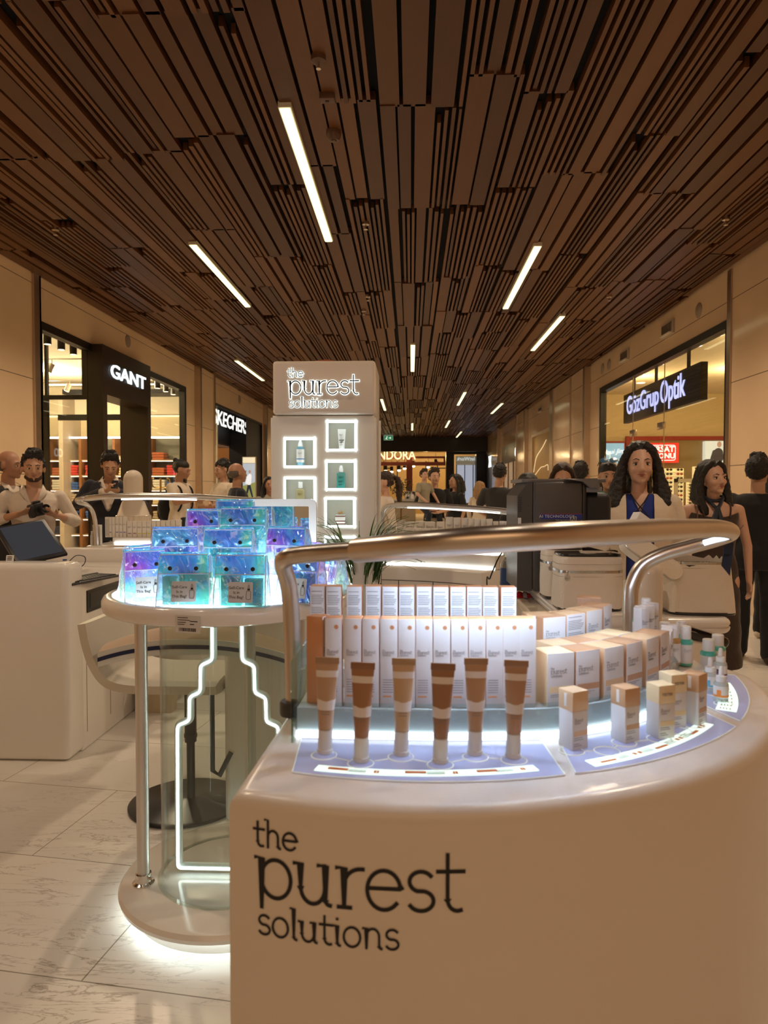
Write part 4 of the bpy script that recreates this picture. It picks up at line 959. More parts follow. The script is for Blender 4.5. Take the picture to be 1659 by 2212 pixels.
q = MB(); gstrip(q, 0, S1 - 0.02, 0.128, 0.20, TOP, 1.079); o = obj('rear_step', q, m_acrw, fc, world=True)
q = MB(); gstrip(q, 0.0, S1, -0.007, 0.002, TOP + 0.0005, TOP + 0.010); o = obj('light_strip', q, m_strip, fc, world=True); o['label'] = 'glowing cold white light strip along the step'
q = MB(); gstrip(q, 0.0, S1, 0.0021, 0.0035, TOP + 0.011, 1.056); obj('step_glass', q, glass_sheet('step_glass', (0.86, 0.93, 0.95), 1.0), fc, world=True)
q = MB(); p0, _ = gat(0); q.box(p0.x - 0.004, p0.x, p0.y - 0.03, p0.y + 0.2, TOP, 1.13, 0.001); obj('end_glass', q, glass_sheet('edge_glass', (0.80, 0.92, 0.86), 1.0), fc, world=True)
# price cards on the step
# printed insert panels
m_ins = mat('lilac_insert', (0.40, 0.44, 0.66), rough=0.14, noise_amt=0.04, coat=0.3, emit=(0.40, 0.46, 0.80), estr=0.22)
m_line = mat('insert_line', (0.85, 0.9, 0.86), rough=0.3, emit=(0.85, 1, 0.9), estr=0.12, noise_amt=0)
m_lab = mat('lit_label', (0.8, 0.9, 0.85), rough=0.3, emit=(0.72, 0.98, 0.85), estr=0.9, noise_amt=0.0)
def outer(a, r): return Vector((CC[0] + r * math.cos(a), CC[1] + r * math.sin(a)))
def insert(s0, s1, A0, A1, r0, r1, name):
    n = 24; P = [gat(s0 + (s1 - s0) * k / n, -0.012)[0] for k in range(n + 1)]
    Q = [outer(A1 + (A0 - A1) * k / n, r1 + (r0 - r1) * k / n) for k in range(n + 1)]
    poly = [(p.x, p.y) for p in P] + [(p.x, p.y) for p in Q]
    if sum(poly[i - 1][0] * poly[i][1] - poly[i][0] * poly[i - 1][1] for i in range(len(poly))) < 0: poly = poly[::-1]
    q = MB(); q.prism(poly, TOP, TOP + 0.0016); o = obj(name, q, m_ins, fc, world=True, smooth=0)
    q = MB(); q.tube([(p[0], p[1], TOP + 0.0016) for p in poly], 0.0010, 6, closed=True); obj('insert_edge', q, m_line, o); q = None
    o.children[0].data.transform(Matrix.Translation(-fc.location)) ; return o
def ang(px, py):
    p = PZ(px, py, TOP); return math.atan2(p.y - CC[1], p.x - CC[0]), math.hypot(p.x - CC[0], p.y - CC[1])
i1 = insert(0.01, gs_of_x(0.205), ang(620, 1680)[0], ang(1236, 1688)[0], 0.655, 0.665, 'insert_panel')
i2 = insert(gs_of_x(0.232), gs_of_x(0.50), ang(1262, 1686)[0], ang(1622, 1578)[0], 0.665, 0.685, 'insert_panel')
i3 = insert(gs_of_x(0.516), S1 - 0.005, ang(1636, 1566)[0], math.radians(-6), 0.685, 0.70, 'insert_panel')
def label_band(A0, A1, r, w, nm='lit_label'):
    n = 24; P = [outer(A0 + (A1 - A0) * k / n, r + w / 2) for k in range(n + 1)]; Q = [outer(A0 + (A1 - A0) * k / n, r - w / 2) for k in range(n + 1)]
    q = MB(); q.prism([(p.x, p.y) for p in P] + [(p.x, p.y) for p in Q[::-1]], TOP + 0.0014, TOP + 0.0024); o = obj(nm, q, m_lab, fc, world=True, smooth=0); o['label'] = 'backlit pale green label strip'; return o
b1 = label_band(ang(680, 1665)[0], ang(1170, 1672)[0], 0.632, 0.020)
b2 = label_band(ang(1280, 1655)[0], ang(1592, 1578)[0], 0.642, 0.024)
b3 = label_band(ang(1620, 1545)[0], math.radians(-12), 0.655, 0.034)
m_or = mat('orange_print', (0.75, 0.24, 0.08), rough=0.5, noise_amt=0); m_gr = mat('label_print', (0.12, 0.14, 0.13), rough=0.5, noise_amt=0)
def marks(par, A0, A1, r, spec_, m, nm):
    """small printed marks: (fraction, radial offset, width, height)"""
    q = MB()
    for (t, dr, wd, ht) in spec_:
        a = A0 + (A1 - A0) * t; p = outer(a, r + dr); q.T = frame((p.x, p.y, TOP + 0.0024), (-math.sin(a), math.cos(a), 0), (-math.cos(a), -math.sin(a), 0)); q.box(-wd / 2, wd / 2, -ht / 2, ht / 2, 0, 0.0002)
    o = obj(nm, q, m, par, smooth=0); o.data.transform(Matrix.Translation(-fc.location))
A0, A1 = ang(680, 1665)[0], ang(1170, 1672)[0]
marks(b1, A0, A1, 0.632, [(0.10, -.002, .030, .009), (0.45, -.002, .030, .009), (0.77, -.002, .030, .009)] + [(t + d, 0, .0035, .010) for t in (.27, .62, .93) for d in (0, .013)], m_or, 'orange_marks')
marks(b1, A0, A1, 0.632, [(t, dr, .026, .0014) for t in (.19, .54, .85) for dr in (-.003, .001, .004)], m_gr, 'text_lines')
A0, A1 = ang(1280, 1655)[0], ang(1592, 1578)[0]
marks(b2, A0, A1, 0.642, [(0.10, .003, .030, .006), (0.47, .003, .030, .006), (0.80, .003, .026, .006)] + [(t + d, 0, .007, .008) for t in (.28, .63, .9) for d in (0, .035)], m_or, 'orange_marks')
marks(b2, A0, A1, 0.642, [(t, dr, .022, .0014) for t in (.2, .37, .56, .72) for dr in (-.005, .000, .004)], m_gr, 'text_lines')
A0, A1 = ang(1620, 1545)[0], math.radians(-12)
marks(b3, A0, A1, 0.655, [(0.06 + 0.115 * k, dr, .010, .0016) for k in range(8) for dr in (-.01, -.005, .0, .006)], m_gr, 'text_lines')
# white rings and link lines where the testers stand
RINGS = [(700, 1634, 0), (779, 1652, 0), (866, 1638, 0), (951, 1655, 0), (1027, 1638, 0), (1110, 1645, 0), (1235, 1625, 1), (1311, 1625, 1), (1348, 1607, 1), (1424, 1599, 1), (1468, 1582, 1), (1496, 1568, 1), (1538, 1500, 2), (1562, 1522, 2)]
rp = [PZ(a, b, TOP) for a, b, _ in RINGS]
for pn, ip in ((0, i1), (1, i2), (2, i3)):
    q = MB(); ids = [i for i in range(len(RINGS)) if RINGS[i][2] == pn]
    for i in ids: q.tube([(x_, y_, TOP + 0.002) for x_, y_ in circ(rp[i].x, rp[i].y, 0.019 if pn < 2 else 0.016, 24)], 0.0011, 5, closed=True)
    for a_, b_ in zip(ids[:-1], ids[1:]):
        A = rp[a_]; B = rp[b_]; d = (B - A); L_ = d.length; d.normalize()
        if L_ > 0.045: q.tube([A + d * 0.021 + Vector((0, 0, 0.002)), B - d * 0.021 + Vector((0, 0, 0.002))], 0.0010, 5)
    o = obj('ring_lines', q, m_line, ip); o.data.transform(Matrix.Translation(-fc.location))

# ---- rail over the counter -----------------------------------------
rl = thing('counter_rail', 'thick satin metal rail arching over the foreground counter', 'rail', (-0.208, 1.249, TOP))
P1 = [Vector((-0.208, 1.249, TOP)), Vector((-0.210, 1.248, 1.12)), Vector((-0.214, 1.243, 1.22)), PY(612, 1222, 1.22), PY(618, 1206, 1.205), PY(645, 1199, 1.20), PY(700, 1194, 1.19), PY(772, 1189, 1.17)]
q = MB(); q.tube(catmull(P1, 8), 0.0150, 20); obj('left_post', q, m_alud, rl, world=True, smooth=60)
P2 = [PY(770, 1189, 1.17), PY(900, 1177, 1.09), PY(1050, 1166, 1.06), PY(1200, 1157, 1.09), PY(1330, 1150, 1.19), PY(1430, 1145, 1.31)]
q = MB(); q.tube(catmull(P2, 10), 0.0208, 22); obj('sleeve', q, m_alud, rl, world=True, smooth=60)
P3 = [PY(1428, 1145, 1.31), PY(1500, 1142, 1.41), PY(1555, 1142, 1.48), PY(1580, 1150, 1.53), PY(1555, 1163, 1.555), PY(1490, 1181, 1.575), PY(1430, 1198, 1.59), PY(1388, 1222, 1.60), PY(1367, 1262, 1.60), PY(1362, 1310, 1.60), Vector((PY(1361, 1340, 1.6).x, 1.60, TOP))]
q = MB(); q.tube(catmull(P3, 8), [0.0208 - 0.005 * min(1, k / 30) for k in range(81)], 20); obj('right_post', q, m_alud, rl, world=True, smooth=60)
p = Vector((-0.208, 1.249, 0))
q = MB(); q.lathe([(0.0245, TOP), (0.0255, TOP + 0.004), (0.0255, TOP + 0.022), (0.023, TOP + 0.025), (0.0, TOP + 0.025)], c=(p.x, p.y, 0), n=28); obj('foot_ring', q, m_dgrey, rl, world=True)
q = MB(); q.tube([v + Vector((0, 0.0125, -0.0150)) for v in catmull(P2, 10)][3:-3], 0.0045, 8); o = obj('under_light', q, mat('sleeve_led', (1, 1, 1), emit=(0.64, 0.79, 1), estr=125, noise_amt=0), rl, world=True); o['label'] = 'cold white light line under the rail'
q = MB(); pts = [PY(1520, 1173, 1.535), PY(1545, 1166, 1.53), PY(1570, 1160, 1.52), PY(1586, 1155, 1.51)]; q.tube(catmull(pts, 5), 0.006, 8); o = obj('under_light', q, mat('rail_led', (1, 1, 1), emit=(0.65, 0.82, 1), estr=3, noise_amt=0), rl, world=True); o['label'] = 'glowing blue white light under the rail'
q = MB(); q.cap(PY(783, 1204, 1.19), 0.004, PY(783, 1211, 1.19), 0.003); obj('screw', q, m_steel, rl, world=True)

# ---- cartons ----------------------------------------------------------
FU = (0.0, -1.0)
def carton(name, w, d, h, cols, logo_w, logo_z, band=None, lines=(), topcol=True, back=False, side=None, cat='box', lab='', logo_x=0.0, dot=None, capz=None):
    """printed carton: front face looks to local -y. cols = (body, top)"""
    t = thing(name, lab, cat)
    q = MB(); q.box(-w / 2, w / 2, -d / 2, d / 2, 0.0, h, 0.0012, 2)
    me = q.mesh('carton'); bodym, topm, sidem = cols
    for p_ in me.polygons:
        n_ = p_.normal
        if n_.z > 0.6: p_.material_index = 1
        elif abs(n_.x) > 0.6: p_.material_index = 2
        if capz and p_.center.z > 1e9: pass
    finish(me, [bodym, topm, sidem], 30); o = bpy.data.objects.new('carton', me); COL.objects.link(o); o.parent = t
    yf = -d / 2
    if not back:
        q = MB(); logo(q, lambda u, v, ww: (-w / 2 + w * 0.12 + logo_x + u, yf - 0.0002 - ww, logo_z + v), W=logo_w, thick=0.00015, bold=1.2); obj('logo', q, m_inkg, t, smooth=0)
        if band:
            q = MB(); q.box(band[0] - w / 2, band[1] - w / 2, yf - 0.0003, yf, band[2], band[3]); obj('colour_band', q, band[4], t, smooth=0)
        if lines:
            q = MB()
            for (x0, x1, z) in lines: q.box(x0 - w / 2, x1 - w / 2, yf - 0.0003, yf, z, z + 0.0009)
            obj('small_print', q, m_inkg, t, smooth=0)
        if dot:
            q = MB(); q.T = frame((w / 2 - 0.009, yf, h - 0.014), (1, 0, 0), (0, 0, 1)); q.lathe([(0, 0.0003), (0.0035, 0.0003), (0.0035, -0.0002)], n=12); obj('dot', q, dot, t)
    else:
        q = MB(); rr = random.Random(4)
        z = h * 0.93
        while z > h * 0.08:
            q.box(-w / 2 + w * 0.1, -w / 2 + w * rr.uniform(0.75, 0.92), yf - 0.0003, yf, z, z + 0.0011); z -= 0.0031 if rr.random() > 0.12 else 0.007
        obj('back_print', q, m_inkg, t, smooth=0)
    return t
m_orange = mat('apricot_carton', (0.66, 0.33, 0.17), rough=0.45, noise_amt=0.03)
m_tan = mat('tan_carton', (0.52, 0.30, 0.17), rough=0.45, noise_amt=0.03)
m_sandc = mat('sand_carton', (0.72, 0.50, 0.30), rough=0.45, noise_amt=0.03)
m_creamc = mat('cream_carton', (0.80, 0.66, 0.42), rough=0.45, noise_amt=0.03)
m_whiteL = mat('white_carton_cool', (0.72, 0.73, 0.76), rough=0.45, noise_amt=0.02)
W1, D1, H1 = 0.0278, 0.030, 0.145
tall = carton('serum_carton', W1, D1, H1, (m_whiteL, m_orange, m_orange), 0.019, 0.088, band=(0.0035, 0.018, 0.017, 0.020, m_orange), lines=[(0.0035, 0.020, z) for z in (0.045, 0.041, 0.037, 0.033, 0.029, 0.025)], dot=m_orange)
tallb = carton('serum_carton', W1, D1, H1, (m_whiteL, m_orange, m_orange), 0.019, 0.088, back=True)
ordw = ['first', 'second', 'third', 'fourth', 'fifth', 'sixth', 'seventh', 'eighth', 'ninth', 'tenth', 'eleventh', 'twelfth', 'thirteenth']
xs = [(701, 738), (746, 781), (784, 819), (824, 859), (862, 897), (899, 935), (937, 973), (975, 1011), (1013, 1048), (1050, 1086), (1088, 1120), (1122, 1157)]
grp1 = 'tall apricot-topped cartons on the foreground counter'
first = True
for i, (a, b) in enumerate(xs):
    x = ((a + b) / 2 - 888) / FPX * 1.148 - 0.0005
    s = gs_of_x(x); p, an = gat(s, 0.012 + D1 / 2)
    lb = 'white carton with apricot top facing forward in the front row, %s from the left' % ordw[i]
    ry = (0.0 if i not in (0, 1) else (0.06 if i == 0 else -0.02))
    if first: tall.location = (x, p.y, 1.0465); tall.rotation_euler = (0, 0, an + ry); tall['label'] = lb; tall['group'] = grp1; first = False
    else: dup(tall, (x, p.y, 1.0465), an + ry, lb, grp1)
x = (684 - 888) / FPX * 1.16; dup(tall, (x, 1.172, 1.0465), 1.25, 'white and apricot carton turned sideways at the left end of the front row', grp1)
xs2 = [(668, 700), (702, 737), (747, 782), (789, 823), (825, 860), (861, 896), (899, 934), (935, 971), (972, 1007), (1009, 1043), (1043, 1077), (1081, 1116)]
first = True
for i, (a, b) in enumerate(xs2):
    x = ((a + b) / 2 - 888) / FPX * 1.282
    lb = 'carton showing its printed back in the raised rear row, %s from the left' % ordw[i]
    loc = (x, 1.282 + D1 / 2 + (0.004 if i % 3 == 0 else 0), 1.0795)
    if first: tallb.location = loc; tallb['label'] = lb; tallb['group'] = grp1; first = False
    else: dup(tallb, loc, random.uniform(-0.03, 0.03), lb, grp1)
# foundation cartons, right half
WF, DF, HF = 0.050, 0.050, 0.087
pal = [('cream', m_creamc), ('tan', m_tan), ('sand', m_sandc), ('brown', m_tan), ('pale sand', m_sandc), ('brown', m_tan)]
proto = {}
grp2 = 'square foundation cartons on the foreground counter'
def foundation(m, loc, rz, lb, back=False):
    k = (m.name, back)
    if k not in proto:
        t = carton('foundation_carton', WF, DF, HF, (m_whiteL, m, m), 0.030, 0.053, band=(0.004, 0.050, 0.022, 0.032, m), lines=[(0.006, 0.04, 0.018), (0.006, 0.03, 0.015)], back=back)
        t.location = loc; t.rotation_euler = (0, 0, rz); t['label'] = lb; t['group'] = grp2; proto[k] = t; return t
    return dup(proto[k], loc, rz, lb, grp2)
FX = [(1217, 0.246, 0), (1273, 0.295, 1), (1330, 0.347, 2), (1375, 0.392, 3), (1416, 0.438, 4), (1444, 0.474, 5)]
for i, (px, X, c_) in enumerate(FX):
    s = gs_of_x(X, 0.010); p, an = gat(s, 0.010 + DF / 2 + 0.002)
    foundation(pal[c_][1], (p.x, p.y, 1.0465), an, '%s-sided square carton in the front row of the right half, %s from its left' % (pal[c_][0], ordw[i]))
    if i in (1, 2, 3, 4):
        p2, an2 = gat(s - 0.006, 0.010 + DF * 1.5 + 0.004)
        foundation(pal[(c_ + 1) % 5][1], (p2.x, p2.y, 1.0465), an2, 'square carton hidden behind the %s front-row square carton, only its top showing' % ordw[i])
FX2 = [(1203, 0, False), (1253, 2, True), (1297, 1, False), (1332, 2, False), (1361, 3, False)]
pal2 = [m_tan, m_sandc, m_sandc, m_tan, m_tan]
DD = [1.293, 1.315, 1.345, 1.385, 1.425]
for i, (px, c_, bk) in enumerate(FX2):
    X = (px - 888) / FPX * (DD[i] + 0.0); s = gs_of_x(X, 0.135); p, an = gat(s, 0.135 + DF / 2)
    foundation(pal2[i], (p.x, p.y, 1.0795), an * 0.85, 'brown-topped square carton in the raised rear row, %s' % ['first from its left', 'second, showing its printed back', 'third from its left', 'fourth from its left', 'fifth from its left, the last'][i], bk)
for i, (px, py) in enumerate(((1165, 1345),)):
    X = (px - 888) / FPX * 1.33; foundation(m_sandc, (X, 1.345, 1.0795), 0.1, 'square carton in the raised rear row beside the tall cartons')
for i, (X, Y) in enumerate(((0.300, 1.405), (0.345, 1.43), (0.385, 1.475))):
    pass
# slim white cartons at the right end
slim = carton('slim_carton', 0.022, 0.022, 0.080, (m_whiteL, m_whiteL, m_whiteL), 0.017, 0.05, band=(0.003, 0.018, 0.018, 0.020, mat('sky_print', (0.2, 0.45, 0.6), noise_amt=0)), lines=[(0.003, 0.016, z) for z in (0.03, 0.026, 0.014)])
gs_ = [(1463, 0.505), (1480, 0.527), (1492, 0.545)]
first = True
for i, (px, X) in enumerate(gs_):
    s = gs_of_x(0.497, 0.010) + 0.020 + 0.030 * i; p, an = gat(s, 0.010 + 0.014)
    lb = 'slim white carton at the right end of the front row, %s from the foundation cartons' % ordw[i]
    if first: slim.location = (p.x, p.y, 1.0465); slim.rotation_euler = (0, 0, an); slim['label'] = lb; slim['group'] = 'slim white cartons'; first = False
    else: dup(slim, (p.x, p.y, 1.0465), an, lb, 'slim white cartons')
for i, (px, d_) in enumerate(((1388, 1.445), (1400, 1.475), (1409, 1.51))):
    X = (px - 888) / FPX * d_
    dup(slim, (X, d_ + 0.02, 1.0795), 0.5, 'slim white carton at the right end of the raised row, %s' % ordw[i], 'slim white cartons')

# ---- tester tubes -------------------------------------------------------
def tube_prop(m, ml):
    t = thing('foundation_tube', '', 'tube')
    q = MB(); q.lathe([(0.0105, 0.0), (0.0115, 0.001), (0.0115, 0.006), (0.0105, 0.007), (0.0105, 0.034), (0.0092, 0.035), (0.0, 0.035)], n=24); o = obj('cap', q, mat('clear_white_cap', (0.74, 0.74, 0.72), rough=0.25, noise_amt=0.02), t)
    def sec(k0, k1, grow=0.0):
        R_ = []
        for k in range(k0, k1 + 1):
            f = k / 10; z = 0.036 + f * 0.092; a = 0.0105 + 0.006 * f + grow; b = 0.0105 * (1 - f ** 1.6) + 0.0012 + grow
            R_.append([(a * math.cos(2 * PI * j / 24), b * math.sin(2 * PI * j / 24), z) for j in range(24)])
        return R_
    q = MB(); q.loft(sec(0, 10)); o = obj('body', q, m, t, smooth=60)
    q = MB(); q.loft(sec(3, 5, 0.0003)[0:2] + [[(p_[0], p_[1], p_[2] - 0.004) for p_ in sec(4, 5, 0.0003)[1]]]); obj('sleeve_label', q, mat('label_white', (0.75, 0.72, 0.72), rough=0.4), t, smooth=60)
    q = MB(); q.loft(sec(8, 9, 0.0004)); obj('upper_label', q, mat('label_white', (0.75, 0.72, 0.72)), t, smooth=60)
    q = MB(); q.box(-0.0175, 0.0175, -0.0015, 0.0015, 0.128, 0.1375, 0.0006); obj('crimp', q, ml, t)
    q = MB()
    for z in (0.062, 0.058): q.box(-0.006, 0.006, -0.0128 + 0.0022, -0.0105, z, z + 0.0008)
    obj('small_print', q, m_inkg, t)
    return t
TS = [(700, 1631, 'pale', (0.50, 0.33, 0.21)), (779, 1649, 'deep brown', (0.36, 0.19, 0.10)), (866, 1635, 'beige', (0.54, 0.37, 0.22)), (951, 1652, 'darkest brown', (0.33, 0.18, 0.10)), (1027, 1634, 'warm tan', (0.46, 0.28, 0.16)), (1110, 1641, 'mid brown', (0.44, 0.27, 0.17))]
for i, (px, py, nm_, c_) in enumerate(TS):
    p = PZ(px, py, TOP + 0.002); t = tube_prop(mat('foundation_' + nm_.replace(' ', '_'), c_, rough=0.35, noise_amt=0.04), mat('crimp_' + nm_.replace(' ', '_'), tuple(v * 0.75 for v in c_), rough=0.35))
    t.location = (p.x, p.y + 0.010, TOP + 0.002); t['label'] = '%s foundation tube standing on its cap, %s from the left' % (nm_, ordw[i]); t['group'] = 'tester tubes on the counter'
    t.rotation_euler = (0, (0.03, 0.02, 0.03, 0.03, 0.01, 0.03)[i], (0.05, -0.08, 0.1, 0, 0.04, -0.05)[i]); t.scale = (1.03, 1.03, 1.06)
# tester boxes with coloured lids
def tester(px, py, mc, rz, lab, tst=False, h=0.086):
    p = PZ(px, py, TOP + 0.002); t = thing('tester_bottle', lab, 'tester', (p.x, p.y, TOP + 0.002), rz, 'square tester bottles with wooden-coloured lids')
    w = 0.0155
    q = MB(); q.box(-w, w, -w, w, 0, h * 0.66, 0.0008); obj('bottle', q, m_whiteL, t)
    q = MB(); q.box(-w - .0004, w + .0004, -w - .0004, w + .0004, h * 0.66, h, 0.001); obj('lid', q, mc, t)
    q = MB(); q.box(-w + 0.003, w - 0.001, -w - 0.0003, -w, 0.021, 0.029); obj('colour_band', q, mc, t)
    q = MB(); logo(q, lambda u, v, ww: (-w + 0.004 + u, -w - 0.0002 - ww, 0.043 + v), W=0.017, thick=0.0001, bold=1.2); obj('logo', q, m_inkg, t, smooth=0)
    q = MB(); [q.box(-w + 0.003, -w + x_, -w - 0.0003, -w, z, z + 0.0007) for z, x_ in ((0.018, .02), (0.015, .022), (0.009, .014), (0.006, .018))]; obj('small_print', q, m_inkg, t)
    if tst: text('tester_text', 'TESTER', frame((0, -w - 0.0008, h * 0.83), (1, 0, 0), (0, 0, 1)), m_inkg, None, size=0.0062, extrude=0.0002).parent = t
    else:
        q = MB(); q.T = frame((-w - 0.0006, 0.0, h * 0.84), (0, -1, 0), (0, 0, 1)); q.box(-0.003, 0.003, -0.010, 0.010, -0.0003, 0.0003, 0.0002); obj('sticker', q, m_card, t)
    return t
tester(1238, 1612, m_sandc, 0.52, 'tan-lidded tester box standing alone right of the tubes', h=0.09)
tester(1350, 1597, mat('tan_lid', (0.58, 0.36, 0.2), rough=0.4), 0.50, 'tan-lidded tester box, second from the left')
tester(1426, 1589, m_creamc, 0.35, 'cream-lidded tester box with grey print on its lid, front one', True)
tester(1452, 1566, m_creamc, 0.35, 'cream-lidded tester box half hidden behind the other cream-lidded one', True, 0.09)
tester(1498, 1560, mat('tan_lid', (0.58, 0.36, 0.2), rough=0.4), 0.75, 'tan-lidded tester box farthest right, a pale sticker on its lid side')
# small bottles
m_teal = mat('teal_liquid', (0.10, 0.50, 0.42), rough=0.12, coat=0.5); m_clear = mat('pale_glass', (0.62, 0.68, 0.68), rough=0.08, coat=0.5, alpha=0.75)
m_pl = mat('white_plastic', (0.80, 0.80, 0.82), rough=0.3)
def cleanser(loc, lab, mt, h=0.095, rz=0.0, grp='cleanser bottles on the counter', r=0.0165):
    t = thing('cleanser_bottle', lab, 'bottle', loc, rz, grp)
    q = MB(); q.lathe([(0.0, 0), (r * .95, 0), (r, 0.003), (r, h * 0.62), (r * 0.8, h * 0.67), (r * .7, h * 0.67)], n=24); obj('bottle', q, mt, t)
    q = MB(); q.lathe([(r + .0003, h * 0.06), (r + .0003, h * 0.54)], n=24); obj('label_wrap', q, mat('label_white', (0.75, 0.72, 0.72)), t)
    q = MB(); q.lathe([(r * .72, h * 0.66), (r * .75, h * .67), (r * .75, h * 0.98), (r * .68, h), (0, h)], n=24); q.box(-.004, .004, -r * .78, -r * .70, h * .85, h * .92, .001); obj('cap', q, m_pl, t)
    q = MB(); logo(q, lambda u, v, ww: ((r + .0005) * math.sin((u - .008) / r), -(r + .0005) * math.cos((u - .008) / r), h * .38 + v), W=.015, thick=.0001); obj('logo', q, m_inkg, t, smooth=0)
    return t
def dropper(loc, lab, mt, band, h=0.066, r=0.0132, txt=None):
    t = thing('dropper_bottle', lab, 'dropper bottle', loc, 0.0, 'dropper bottles on the counter')
    q = MB(); q.lathe([(0.0, 0), (r * .95, 0), (r, 0.002), (r, h * 0.5), (r * 0.85, h * 0.56), (r * .55, h * 0.58)], n=24); obj('bottle', q, mt, t)
    q = MB(); q.lathe([(r + .0003, h * .14), (r + .0003, h * .46)], n=24); obj('label_wrap', q, mat('label_white', (0.75, 0.72, 0.72)), t)
    q = MB(); q.lathe([(r + .0006, h * .16), (r + .0006, h * .21)], n=24); q.lathe([(r + .0006, h * .16), (r + .0006, h * .36)], n=8, a0=PI * 1.2, a1=PI * 1.38); obj('colour_band', q, band, t)
    q = MB(); q.lathe([(r * .68, h * .56), (r * .7, h * .57), (r * .7, h * .72), (r * .5, h * .73), (r * .36, h * .76), (r * .34, h * .94), (r * .2, h), (0, h)], n=20); obj('dropper_cap', q, m_pl, t)
    if txt:
        me_o = text('tester_text', 'TESTER', Matrix.Identity(4), m_ink, None, size=0.006, extrude=0.0001)
        for v_ in me_o.data.vertices:
            u, v, w_ = v_.co; a = (u) / r; v_.co = ((r + .0005 + w_) * math.sin(a), -(r + .0005 + w_) * math.cos(a), .0045 + v)
        me_o.parent = t
    return t
p = PZ(1538, 1462, TOP); cleanser((p.x, p.y + .02, TOP + .002), 'green-shouldered bottle with a white cap, front of the pair at the right', m_teal, 0.075)
p = PZ(1556, 1448, TOP); cleanser((p.x, p.y + .015, TOP + .002), 'green-shouldered bottle with a white cap, half hidden behind its twin', m_teal, 0.075)
p = PZ(1538, 1497, TOP); dropper((p.x, p.y + .01, TOP + .002), 'clear dropper bottle with a blue label at the right', m_clear, mat('blue_band', (0.15, 0.48, 0.68)))
p = PZ(1560, 1472, TOP); dropper((p.x, p.y + .01, TOP + .002), 'dropper bottle with a purple collar behind the orange one', m_clear, mat('purple_band', (0.16, 0.07, 0.13)))
p = PZ(1562, 1520, TOP); dropper((p.x, p.y + .01, TOP + .002), 'clear dropper bottle with an orange label, nearest the right edge', m_clear, mat('orange_band', (0.85, 0.28, 0.05)), txt=True)
for i, (px, py, d_) in enumerate(((1431, 1340, 1.56), (1449, 1345, 1.50), (1466, 1338, 1.60), (1475, 1348, 1.52))):
    X = (px - 888) / FPX * d_
    z = 1.4 - (py - 1058) / FPX * d_
    cleanser((X, d_, z - 0.083), 'white-capped bottle behind the slim cartons, %s from the left' % ordw[i], m_teal if i != 1 else mat('amber_liquid', (0.5, 0.3, 0.12), rough=0.15), 0.082, r=0.0150, grp='white-capped bottles behind the cartons')
q = MB(); p0 = Vector(((1452 - 888) / FPX * 1.55, 1.555)); q.box(p0.x - .05, p0.x + .052, p0.y - .075, p0.y + .07, TOP, 1.1345 if False else 1.4 - (1343 - 1058) / FPX * 1.55 - 0.0855, .002)
o = obj('riser_block', q, m_acrw); tag(o, 'frosted block carrying the white-capped bottles behind the cartons', 'display riser')
for i, (px, d_) in enumerate(((1383, 1.50), (1398, 1.53))):
    X = (px - 888) / FPX * d_; cleanser((X, d_ + .02, 1.08), 'pump bottle rising behind the raised row, %s' % ['left one', 'right one'][i], m_teal if i == 0 else m_clear, 0.086 if i else 0.074, r=.013, grp='pump bottles behind the raised row')

# ================================================================== ROUND TABLE
TX = PY(497, 1300, 2.40).x; TY = 2.40
rt = thing('round_display_table', 'round white display table with a glowing top and neon under it', 'table', (TX, TY, 0))
def L(prof, nm, m, par=rt, n=72, sm=40): q = MB(); q.lathe(prof, n=n); return obj(nm, q, m, par, smooth=sm)
L([(0.0, 1.005), (0.395, 1.005), (0.405, 1.010), (0.410, 1.022), (0.410, 1.042), (0.404, 1.054), (0.394, 1.059), (0.378, 1.059), (0.378, 1.052), (0, 1.052)], 'top', m_lac)
m_glow = mat('glowing_table_top', (0.9, 0.9, 0.9), emit=(0.80, 0.93, 1.0), estr=7.0, noise_amt=0)
o = L([(0.0, 1.0575), (0.374, 1.0575), (0.376, 1.056), (0.376, 1.0525)], 'light_panel', m_glow); o['label'] = 'glowing white panel'
L([(0.0, 0.088), (0.345, 0.088), (0.362, 0.083), (0.370, 0.070), (0.366, 0.056), (0.350, 0.050), (0.0, 0.050)], 'base', m_lac)
L([(0.0, 0.0005), (0.318, 0.0005), (0.318, 0.049), (0.0, 0.049)], 'plinth', m_lac)
q = MB(); q.tube([(a, b, 0.043) for a, b in circ(0, 0, 0.325, 60)], 0.006, 8, closed=True); o = obj('under_glow', q, mat('under_glow_led', (1, 1, 1), emit=(0.85, 1.0, 0.98), estr=7, noise_amt=0), rt); o['label'] = 'glowing ring under the base'
q = MB()
q.lathe([(0.229, 0.09), (0.229, 1.003), (0.232, 1.003), (0.232, 0.09), (0.229, 0.09)], n=72); obj('acrylic_cylinder', q, m_acr, rt)
q = MB(); q.lathe([(0.245, 0.0885), (0.245, 0.093), (0.2325, 0.093), (0.2325, 0.0885), (0.245, 0.0885)], n=72); obj('cylinder_foot', q, m_acr, rt)
# posts
for i, (dx, dy) in enumerate(((-0.272, -0.10), (0.272, -0.10), (0.0, 0.30))):
    q = MB(); q.tube([(dx, dy, 0.088), (dx, dy, 1.006)], 0.0203, 24); s_ = obj('post', q, m_alu, rt, smooth=60)
    q = MB(); q.lathe([(0.036, 0.0), (0.036, 0.005), (0.026, 0.010), (0.026, 0.036), (0.0208, 0.038)], c=(dx, dy, 0.088), n=28); q.cap((dx + .024, dy - .01, .112), .004, (dx + .034, dy - .014, .112), .004, 8); obj('collar', q, mat('chrome', (0.8, 0.78, 0.75), rough=0.12, metal=1), s_)
